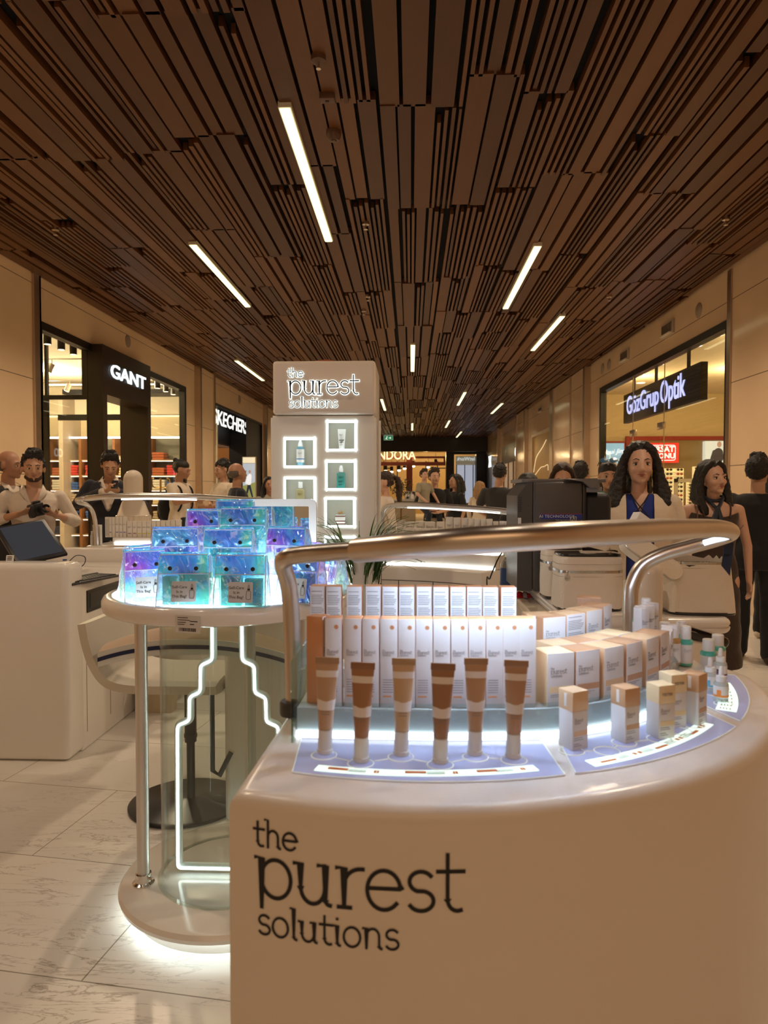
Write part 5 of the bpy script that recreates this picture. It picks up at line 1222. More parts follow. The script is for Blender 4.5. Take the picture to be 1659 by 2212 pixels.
# neon outline: stepped tower figure
nx = [(0.0505, 1.0), (0.0510, 0.825), (0.0915, 0.808), (0.0925, 0.716), (0.1300, 0.700), (0.1310, 0.618), (0.1720, 0.602), (0.1745, 0.112), (0.0, 0.112)]
pl = [(-a, 0, b) for a, b in nx[:-1]]; pr_ = [(a, 0, b) for a, b in nx[:-1]]
# soften the corners, the two lower ones with a wide bend
left = rounded_path([Vector(p_) for p_ in pl] + [Vector((0, 0, 0.112))], 0.013, 5); right = rounded_path([Vector(p_) for p_ in pr_] + [Vector((0, 0, 0.112))], 0.013, 5)
pts = left + right[::-1][1:]
q = MB(); q.tube(pts, 0.0042, 10, up=(0, 1, 0)); o = obj('neon_tube', q, m_neon, rt); o['label'] = 'glowing white neon line in the shape of a stepped tower'; o.location = (0, -0.045, 0)
q = MB(); q.tube([p_ + Vector((0, 0.0145, 0)) for p_ in pts], 0.0135, 12, up=(0, 1, 0), flat=1.0); oc = obj('neon_housing', q, mat('neon_housing', (0.70, 0.80, 0.78), rough=0.4), rt); oc.location = (0, -0.045, 0)
# hanging price label
p = Vector((PY(409, 1338, 2.0).x, 0, 0)); dx = p.x - TX; a_ = math.asin(dx / 0.4115)
t = thing('price_label', 'price label with barcode stuck to the rim of the round table', 'label', (TX + 0.4125 * math.sin(a_), TY - 0.4125 * math.cos(a_), 1.018), a_)
q = MB(); q.T = Matrix.Rotation(0.12, 4, 'X') @ Matrix.Rotation(0.05, 4, 'Y'); q.box(-0.036, 0.036, -0.0012, 0, -0.026, 0.026); obj('paper', q, mat('label_paper', (0.62, 0.60, 0.56), rough=0.5), t)
q = MB(); q.T = Matrix.Rotation(0.12, 4, 'X') @ Matrix.Rotation(0.05, 4, 'Y'); rr = random.Random(2)
for k in range(24): w_ = rr.choice((.0006, .001, .0014)); q.box(-.026 + k * .0021, -.026 + k * .0021 + w_, -.0018, -.0013, -.021, -.011)
for z, x1 in ((.018, 0.0), (.011, .006), (.004, -.006), (-.002, -.01)): q.box(-.03, x1, -.0018, -.0013, z, z + .0018)
q.box(.006, .028, -.0018, -.0013, .008, .0105); q.box(.006, .018, -.0018, -.0013, -.001, .0015)
obj('print', q, m_ink, t)
# tiered risers, lit from below
q = MB(); q.lathe([(0.0, 1.058), (0.235, 1.058), (0.235, 1.120), (0.0, 1.120)], c=(TX, TY + 0.05, 0), n=48)
tag(obj('display_riser', q, mat('glowing_riser', (0.9, 0.9, 0.9), emit=(0.80, 0.93, 1.0), estr=3.2, noise_amt=0)), 'glowing round riser under the middle tier of iridescent pouches', 'display riser')
q = MB(); q.lathe([(0.0, 1.1205), (0.13, 1.1205), (0.13, 1.185), (0.0, 1.185)], c=(TX + .02, TY + 0.10, 0), n=48)
tag(obj('display_riser', q, mat('glowing_riser', (0.9, 0.9, 0.9))), 'small glowing riser under the top tier of iridescent pouches', 'display riser')

# ---- iridescent pouches ------------------------------------------------
def holo_mat(name, seed, hues, dens=0.40):
    m = bpy.data.materials.new(name); m.use_nodes = True; nt = m.node_tree; nt.nodes.clear(); L_ = nt.links.new; N = nt.nodes.new
    out = N('ShaderNodeOutputMaterial')
    tc = N('ShaderNodeTexCoord'); oi = N('ShaderNodeObjectInfo')
    mp = N('ShaderNodeMapping'); mp.inputs['Location'].default_value = (seed * 1.7, seed * 0.9, seed * 2.3); mp.inputs['Scale'].default_value = (6, 6, 5)
    L_(tc.outputs['Object'], mp.inputs[0])
    n = N('ShaderNodeTexNoise'); n.inputs['Scale'].default_value = 1.4; n.inputs['Detail'].default_value = 0.8; n.inputs['Distortion'].default_value = 0.8; L_(mp.outputs[0], n.inputs['Vector'])
    lw = N('ShaderNodeLayerWeight'); lw.inputs[0].default_value = 0.5
    ad = N('ShaderNodeMath'); ad.operation = 'MULTIPLY_ADD'; ad.inputs[1].default_value = 0.30; L_(lw.outputs['Facing'], ad.inputs[0]); L_(n.outputs['Fac'], ad.inputs[2])
    cr = N('ShaderNodeValToRGB'); els = cr.color_ramp.elements; els[0].position = 0.30; els[0].color = hues[0] + (1,); els[1].position = 0.86; els[1].color = hues[-1] + (1,)
    for i, h in enumerate(hues[1:-1]):
        e = els.new(0.30 + 0.56 * (i + 1) / (len(hues) - 1)); e.color = h + (1,)
    L_(ad.outputs[0], cr.inputs[0])
    # wrinkles
    n2 = N('ShaderNodeTexNoise'); n2.inputs['Scale'].default_value = 2.4; n2.inputs['Detail'].default_value = 1.5; n2.inputs['Distortion'].default_value = 1.6; L_(mp.outputs[0], n2.inputs['Vector'])
    bp = N('ShaderNodeBump'); bp.inputs['Strength'].default_value = 1.0; bp.inputs['Distance'].default_value = 0.035; L_(n2.outputs['Fac'], bp.inputs['Height'])
    n3 = N('ShaderNodeTexNoise'); n3.inputs['Scale'].default_value = 1.9; n3.inputs['Detail'].default_value = 1.5; n3.inputs['Distortion'].default_value = 3.0; L_(mp.outputs[0], n3.inputs['Vector'])
    s3 = N('ShaderNodeMath'); s3.operation = 'SUBTRACT'; s3.inputs[1].default_value = 0.52; L_(n3.outputs['Fac'], s3.inputs[0]); a3 = N('ShaderNodeMath'); a3.operation = 'ABSOLUTE'; L_(s3.outputs[0], a3.inputs[0])
    l3 = N('ShaderNodeMapRange'); l3.inputs[1].default_value = 0.002; l3.inputs[2].default_value = 0.009; l3.inputs[3].default_value = 0.9; l3.inputs[4].default_value = 0.0; L_(a3.outputs[0], l3.inputs[0])
    cc = N('ShaderNodeMix'); cc.data_type = 'RGBA'; cc.inputs[7].default_value = (1.0, 0.80, 0.55, 1); L_(l3.outputs[0], cc.inputs[0]); L_(cr.outputs[0], cc.inputs[6])  # pale yellow highlights painted along the creases
    dn = N('ShaderNodeMath'); dn.operation = 'MULTIPLY_ADD'; dn.inputs[1].default_value = 0.4; dn.inputs[2].default_value = dens; L_(l3.outputs[0], dn.inputs[0])
    tr = N('ShaderNodeBsdfTransparent'); sc = N('ShaderNodeMix'); sc.data_type = 'RGBA'; sc.inputs[0].default_value = 0.45; sc.inputs[6].default_value = (1, 1, 1, 1); L_(cr.outputs[0], sc.inputs[7]); L_(sc.outputs[2], tr.inputs[0])
    tl = N('ShaderNodeBsdfTranslucent'); L_(cc.outputs[2], tl.inputs[0]); L_(bp.outputs[0], tl.inputs['Normal'])
    df = N('ShaderNodeBsdfDiffuse'); L_(cc.outputs[2], df.inputs[0]); L_(bp.outputs[0], df.inputs['Normal'])
    gl = N('ShaderNodeBsdfGlossy'); gl.inputs['Roughness'].default_value = 0.12; L_(bp.outputs[0], gl.inputs['Normal'])
    gm_ = N('ShaderNodeMix'); gm_.data_type = 'RGBA'; gm_.inputs[0].default_value = 0.5; gm_.inputs[6].default_value = (1, 0.9, 0.75, 1); L_(cr.outputs[0], gm_.inputs[7]); L_(gm_.outputs[2], gl.inputs[0])
    m1 = N('ShaderNodeMixShader'); m1.inputs[0].default_value = 0.3; L_(tl.outputs[0], m1.inputs[1]); L_(df.outputs[0], m1.inputs[2])
    m2 = N('ShaderNodeMixShader'); L_(dn.outputs[0], m2.inputs[0]); L_(tr.outputs[0], m2.inputs[1]); L_(m1.outputs[0], m2.inputs[2])
    m3 = N('ShaderNodeMixShader'); m3.inputs[0].default_value = 0.22; L_(m2.outputs[0], m3.inputs[1]); L_(gl.outputs[0], m3.inputs[2])
    L_(m3.outputs[0], out.inputs[0]); return m
cy = (0.10, 0.85, 0.92); bl = (0.12, 0.35, 1.0); pu = (0.50, 0.16, 0.95); mg = (0.90, 0.22, 0.80); gn = (0.20, 0.92, 0.55); sk = (0.25, 0.65, 1.0); yl = (0.75, 0.85, 0.35)
HM = [holo_mat('iridescent_violet', 1.0, [mg, pu, bl, cy, pu, mg]), holo_mat('iridescent_teal', 2.3, [gn, cy, cy, sk, bl, cy]), holo_mat('iridescent_aqua', 4.1, [cy, gn, cy, sk, bl, gn]),
      holo_mat('iridescent_blue', 5.7, [bl, sk, bl, cy, pu, bl]), holo_mat('iridescent_sky', 7.9, [sk, cy, sk, cy, bl, gn]), holo_mat('iridescent_purple', 9.2, [pu, mg, bl, pu, cy, pu])]
HG = [holo_mat('iridescent_side_pale', 11.0, [(.55, .9, .85), (.75, .7, 1), (.9, .85, .6), (.5, .9, .7), (.8, .6, .95)], 0.35), holo_mat('iridescent_side_lilac', 13.0, [(.7, .6, 1), (.55, .9, .85), (.95, .7, .6), (.5, .8, .95)], 0.35)]
HF_ = [holo_mat('iridescent_flap_teal', 15.5, [gn, cy, sk, bl, cy], 0.75), holo_mat('iridescent_flap_violet', 17.1, [mg, pu, bl, cy, pu], 0.75), holo_mat('iridescent_flap_blue', 19.3, [cy, sk, bl, sk, pu], 0.75)]
m_edge = mat('pouch_welt', (0.75, 0.8, 0.95), rough=0.15, coat=0.6, alpha=0.8)
m_stick = mat('pouch_sticker', (0.60, 0.63, 0.68), rough=0.45)
def wob(u, v, s, amp): return amp * noise.noise(Vector((u * 3.1 + s * 7.3, v * 3.7 - s * 3.1, s)))
def pouch(loc, rz, w, h, d, im, ifl, isd, seed, lab, sticker=True, contents=None, lean=0.0):
    t = thing('clear_pouch', lab, 'pouch', loc, rz, 'iridescent clear pouches on the round table')
    if lean: t.rotation_euler = (lean, 0, rz)
    N_ = 12
    def fr(u, v): # front sheet
        k = 1 - 0.06 * v; return (u * w / 2 * k, -d / 2 + (d * 0.36) * v + wob(u, v, seed, 0.006), v * h)
    def bk(u, v):
        k = 1 - 0.06 * v; return (u * w / 2 * k, d / 2 - (d * 0.36) * v + wob(u, v, seed + 5, 0.006), v * h)
    def grid(mb, fn, nu=N_, nv=N_):
        vv = [fn(-1 + 2 * i / nu, j / nv) for j in range(nv + 1) for i in range(nu + 1)]
        mb.add(vv, [(j * (nu + 1) + i, j * (nu + 1) + i + 1, (j + 1) * (nu + 1) + i + 1, (j + 1) * (nu + 1) + i) for j in range(nv) for i in range(nu)])
    q = MB(); grid(q, fr); obj('front_sheet', q, HM[im], t, fix=False, smooth=180)
    q = MB(); grid(q, bk); obj('back_sheet', q, HM[(im + 2) % 6], t, fix=False, smooth=180)
    for s_ in (-1, 1):
        q = MB()
        def sd(a, v, s_=s_):
            f_ = Vector(fr(s_, v)); b_ = Vector(bk(s_, v)); k = (a + 1) / 2; p_ = f_.lerp(b_, k); p_.x += s_ * (0.010 * math.sin(k * PI) * (1 - v)) + wob(a, v, seed + 9 + s_, 0.008); return p_
        grid(q, sd, 6, 10)
        obj('gusset', q, HG[isd], t, fix=False, smooth=180)
    q = MB(); q.box(-w / 2, w / 2, -d / 2, d / 2, 0.0, 0.0008); obj('base_sheet', q, HG[isd], t)
    # flap folded over the front
    fh = 0.36
    def fp(u, v):
        if v < 0.35:
            k = v / 0.35; b_ = Vector(bk(u, 1)); f_ = Vector(fr(u, 1)); p_ = b_.lerp(f_ + Vector((0, -0.006, 0)), k); p_.z += 0.007 * math.sin(k * PI) + 0.002; return p_
        k = (v - 0.35) / 0.65; p_ = Vector(fr(u * 0.97, 1 - fh * k)); p_.y -= 0.006 + 0.003 * math.sin(k * PI) ; p_.z += 0.002 * (1 - k); return p_
    q = MB(); grid(q, fp, N_, 14); obj('flap', q, HF_[ifl], t, fix=False, smooth=180)
    # welts
    q = MB()
    for s_ in (-1, 1): q.tube([fr(s_, v / 8) for v in range(9)], 0.0016, 6)
    q.tube([fr(-1 + u / 6, 0) for u in range(13)], 0.0016, 6); q.tube([fp(-1 + u / 6, 1) for u in range(13)], 0.0014, 6); q.tube([fp(-1 + u / 6, 0.35) for u in range(13)], 0.0016, 6)
    for s_ in (-1, 1): q.tube([bk(s_, v / 8) for v in range(9)], 0.0014, 6)
    obj('welt', q, m_edge, t)
    for s_ in (-1, 1):
        c_ = Vector(fr(s_ * 0.52, 1 - fh * 0.70)); c_.y -= 0.011; q = MB(); q.T = frame(c_, (1, 0, 0), (0, 0.25, 1)); q.lathe([(0.0, 0.0025), (0.004, 0.0025), (0.0062, 0.0012), (0.0062, -0.002), (0, -0.002)], n=16); obj('snap', q, m_dark, t)
    if sticker:
        c_ = Vector(fr(0.06, 0.30)); nrm = (0, 0.36 * d / h, 1)
        q = MB(); q.T = frame(c_ + Vector((0, -0.0085, 0)), (1, 0, 0), nrm); q.prism(rrect(-0.036, 0.036, -0.030, 0.030, 0.004), -0.0003, 0.0003); s1_ = obj('sticker', q, m_stick, t)
        F = frame(c_ + Vector((-0.012, -0.0093, 0)), (1, 0, 0), nrm)
        for k, s2 in enumerate(('Self-Care', 'Is in', 'This Bag!')):
            tx = text('sticker_text', s2, F @ Matrix.Translation((0, 0.013 - 0.0135 * k, 0)), m_ink, None, size=0.0118, extrude=0.0001, res=2); tx.parent = s1_
        q = MB(); q.T = frame(c_ + Vector((0.024, -0.0095, 0)), (1, 0, 0), nrm); q.tube([(a[0], a[1] - 0.008, 0) for a in rrect(-0.0065, 0.0065, -0.012, 0.012, 0.003)], 0.0005, 4, closed=True)
        q.box(-0.0035, 0.0035, 0.006, 0.011, -0.0004, 0.0004); q.tube([(-.002, .011, 0), (-.0018, .019, 0), (0, .022, 0), (.0018, .019, 0), (.002, .011, 0)], .0005, 4); obj('bottle_drawing', q, m_ink, s1_)
    if contents:
        for k, (dx, ww, hh, mc) in enumerate(contents):
            q = MB(); q.box(dx - ww / 2, dx + ww / 2, -0.014 + k * 0.002, 0.016, 0.0015, hh, 0.001)
            o_ = obj('inner_carton', q, mc, t)
    return t
m_cg = mat('green_carton', (0.25, 0.62, 0.42), rough=0.5); m_ct = mat('teal_carton', (0.15, 0.55, 0.62), rough=0.5); m_cb = mat('blue_carton', (0.3, 0.4, 0.75), rough=0.5)
def pl_(px, D): return (px - 888) / FPX * D
Z0 = 1.0585; Z1 = 1.1205; Z2 = 1.1855
pouch((pl_(302, 2.17), 2.17, Z0), 0.55, 0.128, 0.150, 0.075, 0, 1, 0, 1.1, 'violet iridescent pouch at the left of the front tier')
pouch((pl_(394, 2.085), 2.085, Z0), 0.06, 0.155, 0.148, 0.075, 1, 0, 1, 2.2, 'teal iridescent pouch with green cartons inside, second in the front tier', contents=[(-0.045, 0.04, 0.085, m_cg), (0.01, 0.055, 0.10, m_cg), (0.055, 0.045, 0.095, m_cg)])
pouch((pl_(519, 2.07), 2.07, Z0), -0.02, 0.155, 0.148, 0.075, 2, 0, 0, 3.3, 'aqua iridescent pouch with a crinkled left side, third in the front tier', contents=[(-0.03, 0.06, 0.09, m_ct), (0.035, 0.05, 0.08, m_ct)])
pouch((pl_(650, 2.16), 2.16, Z0), -0.42, 0.150, 0.150, 0.075, 3, 2, 1, 4.4, 'blue iridescent pouch beside the rail post in the front tier', contents=[(0.0, 0.08, 0.085, m_cb)])
pouch((pl_(716, 2.36), 2.36, Z0), -1.0, 0.140, 0.150, 0.07, 5, 1, 0, 5.5, 'purple iridescent pouch at the right end of the table')
pouch((pl_(290, 2.38), 2.40, Z0), 1.15, 0.140, 0.145, 0.07, 5, 1, 1, 6.6, 'pink iridescent pouch at the far left rim of the table')
pouch((pl_(372, 2.30), 2.30, Z1), 0.30, 0.150, 0.150, 0.075, 3, 2, 1, 7.7, 'blue iridescent pouch, left one of the middle tier', contents=[(0.01, 0.07, 0.09, m_cb)])
pouch((pl_(492, 2.26), 2.26, Z1), 0.0, 0.165, 0.150, 0.075, 4, 0, 0, 8.8, 'turquoise iridescent pouch with an orange-lit flap in the centre of the middle tier', contents=[(-0.03, 0.06, 0.09, m_ct), (0.04, 0.05, 0.08, m_acrw)])
pouch((pl_(622, 2.34), 2.34, Z1), -0.38, 0.150, 0.150, 0.075, 0, 1, 1, 9.9, 'purple-flapped pouch, right one of the middle tier', contents=[(0.0, 0.08, 0.085, m_cb)])
pouch((pl_(430, 2.44), 2.45, Z2), 0.45, 0.110, 0.140, 0.06, 3, 1, 1, 10.1, 'pale side-turned pouch at the left of the top tier', sticker=False)
pouch((pl_(525, 2.42), 2.42, Z2), -0.02, 0.165, 0.148, 0.07, 2, 0, 0, 11.2, 'aqua pouch with two snaps in the centre of the top tier', contents=[(0.0, 0.09, 0.085, m_ct)])
pouch((pl_(505, 2.52), 2.52, Z2 + 0.026), 0.06, 0.140, 0.146, 0.06, 1, 0, 1, 12.3, 'green pouch rising behind the top tier', sticker=False)
pouch((pl_(660, 2.52), 2.50, Z1 - 0.062), -0.7, 0.150, 0.150, 0.07, 4, 2, 1, 13.4, 'pale blue pouch in front of the table mirror', sticker=False)

# mirror standing on the table
mr = thing('display_mirror', 'white rounded mirror frame standing behind the iridescent pouches', 'mirror', (pl_(600, 2.70), 2.70, 1.0585))
q = MB(); x0, x1 = pl_(520, 2.70) - mr.location.x, pl_(683, 2.70) - mr.location.x; zt_ = 1.4 - (1078 - 1058) / FPX * 2.70 - 1.0585
outr = rrect(x0, x1, 0.0, zt_, 0.022, 6); inr = rrect(x0 + 0.028, x1 - 0.028, 0.028, zt_ - 0.028, 0.004, 6)
n_ = len(outr); vv = [(p_[0], -0.012, p_[1]) for p_ in outr] + [(p_[0], -0.012, p_[1]) for p_ in inr] + [(p_[0], 0.012, p_[1]) for p_ in outr] + [(p_[0], 0.012, p_[1]) for p_ in inr]
ff = []
for k in range(n_):
    j = (k + 1) % n_; ff += [(k, j, n_ + j, n_ + k), (2 * n_ + j, 2 * n_ + k, 3 * n_ + k, 3 * n_ + j), (k, 2 * n_ + k, 2 * n_ + j, j), (n_ + j, 3 * n_ + j, 3 * n_ + k, n_ + k)]
q.add(vv, ff); obj('frame', q, m_lac, mr)
q = MB(); q.box(x0 + 0.026, x1 - 0.026, -0.004, 0.004, 0.026, zt_ - 0.026); obj('mirror_glass', q, mat('mirror', (0.8, 0.8, 0.8), rough=0.02, metal=1), mr)

# ================================================================== TOWER
tw = thing('display_tower', 'tall white tower with lit product niches and a glowing sign on top', 'display tower', (-0.46, 3.95, 0))
TD = 3.70
X0 = pl_(583, TD); X1 = pl_(812, TD)
zs = PY(700, 897, TD).z; zt = PY(700, 780, TD).z
def nz(py): return PY(700, py, TD).z
niches = []  # (x0,x1,z0,z1)
for (a, b, c_, d_) in ((612, 682, 945, 1010), (612, 682, 1030, 1096), (705, 771, 908, 974), (703, 770, 994, 1059), (701, 768, 1074, 1139), (700, 767, 1158, 1224), (612, 682, 1115, 1181)):
    niches.append((pl_(a, TD), pl_(b, TD), nz(d_), nz(c_)))
# body with square openings: front built as a grid of panels
def panel_with_holes(mb, x0, x1, z0, z1, holes, y0, y1):
    xs_ = sorted(set([x0, x1] + [v for h in holes for v in (h[0], h[1])])); zs_ = sorted(set([z0, z1] + [v for h in holes for v in (h[2], h[3])]))
    for i in range(len(xs_) - 1):
        j = 0
        while j < len(zs_) - 1:
            cx = (xs_[i] + xs_[i + 1]) / 2
            def inside(jj):
                cz = (zs_[jj] + zs_[jj + 1]) / 2; return any(h[0] < cx < h[1] and h[2] < cz < h[3] for h in holes)
            if inside(j): j += 1; continue
            k = j
            while k + 1 < len(zs_) - 1 and not inside(k + 1): k += 1
            mb.box(xs_[i], xs_[i + 1], y0, y1, zs_[j], zs_[k + 1]); j = k + 1
m_tow = mat('tower_white', (0.74, 0.72, 0.68), rough=0.22, noise_amt=0.02)
q = MB(); panel_with_holes(q, X0 + 0.012, X1 - 0.012, 0.5, zs - 0.012, niches, TD, TD + 0.02); obj('front_panel', q, m_tow, tw, world=True, smooth=0)
q = MB(); q.rprism(rrect(X0, X1, TD + 0.10, TD + 0.52, 0.02), 0.0, zs, 0.012, 4); obj('body', q, m_tow, tw, world=True)
q = MB()
q.tube([(X0 + .012, TD + .012, 0.0), (X0 + .012, TD + .012, zs - 0.012)], .012, 12); q.tube([(X1 - .012, TD + .012, 0.0), (X1 - .012, TD + .012, zs - 0.012)], .012, 12); q.tube([(X0 + .012, TD + .012, zs - .012), (X1 - .012, TD + .012, zs - .012)], .012, 12)
q.box(X0, X0 + .02, TD + .012, TD + .12, 0, zs - .012); q.box(X1 - .02, X1, TD + .012, TD + .12, 0, zs - .012); q.box(X0 + .01, X1 - .01, TD + .012, TD + .12, zs - .02, zs); q.box(X0 + .012, X1 - .012, TD, TD + .02, 0, 0.5)
obj('edge_trim', q, m_tow, tw, world=True, smooth=60)
m_nled = mat('niche_led', (1, 1, 1), emit=(0.84, 1.0, 0.96), estr=4.2, noise_amt=0)
m_nback = mat('niche_back', (0.42, 0.40, 0.34), rough=0.35, noise_amt=0.05)
nn_ = ['upper left', 'lower left', 'top right', 'second right', 'third right', 'bottom right', 'hidden left']
for i, (a, b, c_, d_) in enumerate(niches):
    q = MB(); e = 0.013
    q.box(a, b, TD - 0.006, TD + 0.004, d_ - e, d_, 0.003); q.box(a, b, TD - 0.006, TD + 0.004, c_, c_ + e * .8, 0.003); q.box(a, a + e * .8, TD - 0.006, TD + 0.004, c_, d_, 0.003); q.box(b - e, b, TD - 0.006, TD + 0.004, c_, d_, 0.003)
    fr_ = obj('niche_light_frame', q, m_nled, tw, world=True); fr_['label'] = 'glowing square light frame, %s' % nn_[i]
    q = MB(); q.box(a, b, TD + 0.085, TD + 0.1, c_, d_); nb = obj('niche_back', q, m_nback, tw, world=True)
    q = MB(); q.box(a, b, TD + 0.004, TD + 0.09, c_ - 0.004, c_ + 0.003); q.box(a, b, TD + .004, TD + .09, d_ - .003, d_ + .004); q.box(a - .004, a + .002, TD + .004, TD + .09, c_, d_); q.box(b - .002, b + .004, TD + .004, TD + .09, c_, d_)
    q.box(a + .05, a + .056, TD + .02, TD + .08, c_ + .003, c_ + .012); q.box(b - .056, b - .05, TD + .02, TD + .08, c_ + .003, c_ + .012)
    obj('niche_lining', q, m_tow, tw, world=True)
# products in the niches (they rest inside: things of their own)
def ncen(i): a, b, c_, d_ = niches[i]; return ((a + b) / 2 - 0.004, TD + 0.045, c_ + 0.0125)
t = thing('toner_bottle', 'blue toner bottle with a white pointed cap in the upper left niche', 'bottle', ncen(0))
q = MB(); q.lathe([(0.0, 0), (.019, 0), (.0205, .003), (.0205, .092), (.012, .099), (.012, .1)], n=28); obj('bottle', q, mat('blue_liquid', (0.14, 0.36, 0.5), rough=0.12, coat=.4), t)
q = MB(); q.lathe([(.0208, .016), (.0208, .085)], n=28); obj('label_wrap', q, m_card, t)
q = MB(); q.lathe([(.021, .031), (.021, .036)], n=28); obj('blue_stripe', q, mat('blue_print', (0.03, 0.16, 0.42), noise_amt=0), t)
q = MB(); q.lathe([(.0125, .098), (.014, .1), (.012, .115), (.005, .135), (.003, .15), (0, .151)], n=20); obj('cap', q, m_pl, t)
q = MB(); logo(q, lambda u, v, ww: (.0212 * math.sin((u - .01) / .0208), -.0212 * math.cos((u - .01) / .0208), .062 + v), W=.02, thick=.0001); obj('logo', q, m_ink, t, smooth=0)
t = thing('oil_bottle', 'yellow oil bottle with a clear cap in the lower left niche', 'bottle', ncen(1))
q = MB(); q.rprism(rrect(-.021, .021, -.014, .014, .004), 0.0, .085, .008, 3); obj('bottle', q, mat('yellow_liquid', (0.42, 0.38, 0.2), rough=0.12, coat=.4), t)
q = MB(); q.rprism(rrect(-.0205, .0205, -.0145, .0145, .004), 0.001, .025, .001, 2); obj('yellow_base', q, mat('bright_yellow_liquid', (0.65, 0.48, 0.06), rough=0.15), t)
q = MB(); q.lathe([(.008, .085), (.012, .088), (.012, .12), (.009, .122), (0, .122)], n=20); obj('cap', q, m_pl, t)
q = MB(); logo(q, lambda u, v, ww: (u - .012, -.0146, .055 + v), W=.022, thick=.0001); obj('logo', q, m_ink, t, smooth=0)
t = thing('cream_tube', 'white cream tube standing on its cap in the top right niche', 'tube', ncen(2))
q = MB(); R_ = []
for k in range(9):
    f = k / 8; z = .012 + f * .092; a_, b_ = .0155 + .006 * f, .0155 * (1 - f ** 1.5) + .0012; R_.append([(a_ * math.cos(2 * PI * j / 24), b_ * math.sin(2 * PI * j / 24), z) for j in range(24)])
q.loft(R_); obj('body', q, m_card, t, smooth=60)
q = MB(); q.lathe([(.015, 0), (.0155, .002), (.0155, .012), (0, .012)], n=24); obj('cap', q, m_pl, t)
q = MB(); q.box(-.014, .014, -.0168, -.0158, .043, .047); [q.box(-.013, x_, -.0168, -.0158, z, z + .0012) for z, x_ in ((.038, .01), (.034, .012), (.03, .004), (.02, .006))]; logo(q, lambda u, v, ww: (u - .012, -.0125 - ww, .072 + v), W=.018, thick=.0015); obj('print', q, m_ink, t, smooth=0)
t = thing('pump_bottle', 'square teal pump bottle with a white pump in the second right niche', 'bottle', ncen(3))
q = MB(); q.rprism(rrect(-.022, .022, -.015, .015, .004), 0.0, .080, .005, 3); obj('bottle', q, mat('teal_bottle', (0.04, 0.27, 0.25), rough=0.2, coat=.4), t)
q = MB(); q.lathe([(.007, .08), (.011, .084), (.011, .1), (.008, .112), (.006, .118), (0, .118)], n=20); obj('pump', q, m_pl, t)
q = MB(); logo(q, lambda u, v, ww: (u - .012, -.0153, .055 + v), W=.022, thick=.0001); [q.box(-.013, x_, -.0157, -.0152, z, z + .0014) for z, x_ in ((.034, .01), (.03, .004), (.018, .008), (.014, .004))]; obj('print', q, m_ink, t, smooth=0)
t = thing('cream_jar', 'white jar box with dark red stripes and gold ribbon in the third right niche', 'jar', ncen(4))
q = MB(); q.box(-.025, .025, -.02, .02, 0, .052, .003); obj('jar_box', q, m_card, t)
q = MB(); [q.box(-.0255, .0255, -.0205, .0205, z, z + .005) for z in (.002, .016, .042)]; obj('red_stripe', q, mat('dark_red_print', (0.16, 0.03, 0.02), noise_amt=0), t)
q = MB(); q.tube(catmull([(-.012, -.002, .054), (-.006, 0, .066), (0, 0, .058), (.008, 0, .068), (.012, 0, .056)], 4), .004, 8); obj('ribbon', q, mat('gold_ribbon', (0.5, 0.3, 0.12), rough=0.35), t)
# sign box
sx0, sx1 = pl_(588, TD - .02), pl_(811, TD - .02)
q = MB(); q.box(sx0, sx1, TD - 0.02, TD + 0.45, zs + 0.002, zt, 0.018, 4); sb = obj('sign_box', q, mat('sign_box_beige', (0.68, 0.60, 0.52), rough=0.22, noise_amt=0.02), tw, world=True)
lg0 = PY(622, 852, TD - 0.02)
Wl = (774 - 622) / FPX * TD
q = MB(); logo(q, lambda u, v, ww: (lg0.x + u, TD - 0.021 - ww, lg0.z + v), W=Wl, thick=0.004, bold=1.8); o = obj('sign_halo', q, mat('sign_halo', (1, 1, 1), emit=(0.85, 1.0, 1.0), estr=1.1, noise_amt=0), tw, world=True, smooth=0); o['label'] = 'glowing white edge behind the letters'
q = MB(); logo(q, lambda u, v, ww: (lg0.x + u, TD - 0.0255 - ww, lg0.z + v), W=Wl, thick=0.004, bold=0.78); o = obj('sign_letters', q, m_ink, tw, world=True, smooth=0); o['label'] = 'dark lettering reading the purest solutions'
q = MB(); q.tube(catmull([(sx0 + .17, TD + .12, zt), (sx0 + .2, TD + .12, zt + .018), (sx0 + .28, TD + .13, zt + .026), (sx0 + .33, TD + .14, zt + .006), (sx0 + .38, TD + .2, zt + .004)], 6), 0.004, 8)
tag(obj('cable', q, mat('orange_cable', (0.45, 0.12, 0.05), rough=0.5)), 'orange cable lying on top of the lit tower', 'cable')
q = MB(); q.tube([(X1 + .012, TD + .10, z_) for z_ in (0.9, 1.3, zs - .02)], .010, 10); o = obj('side_light', q, m_tow, tw, world=True)
q = MB()
for z_ in (1.72, 1.55): q.ell((X1 + .006, TD + .2, z_), (.012, .06, .045))
obj('side_knob', q, m_tow, tw, world=True)

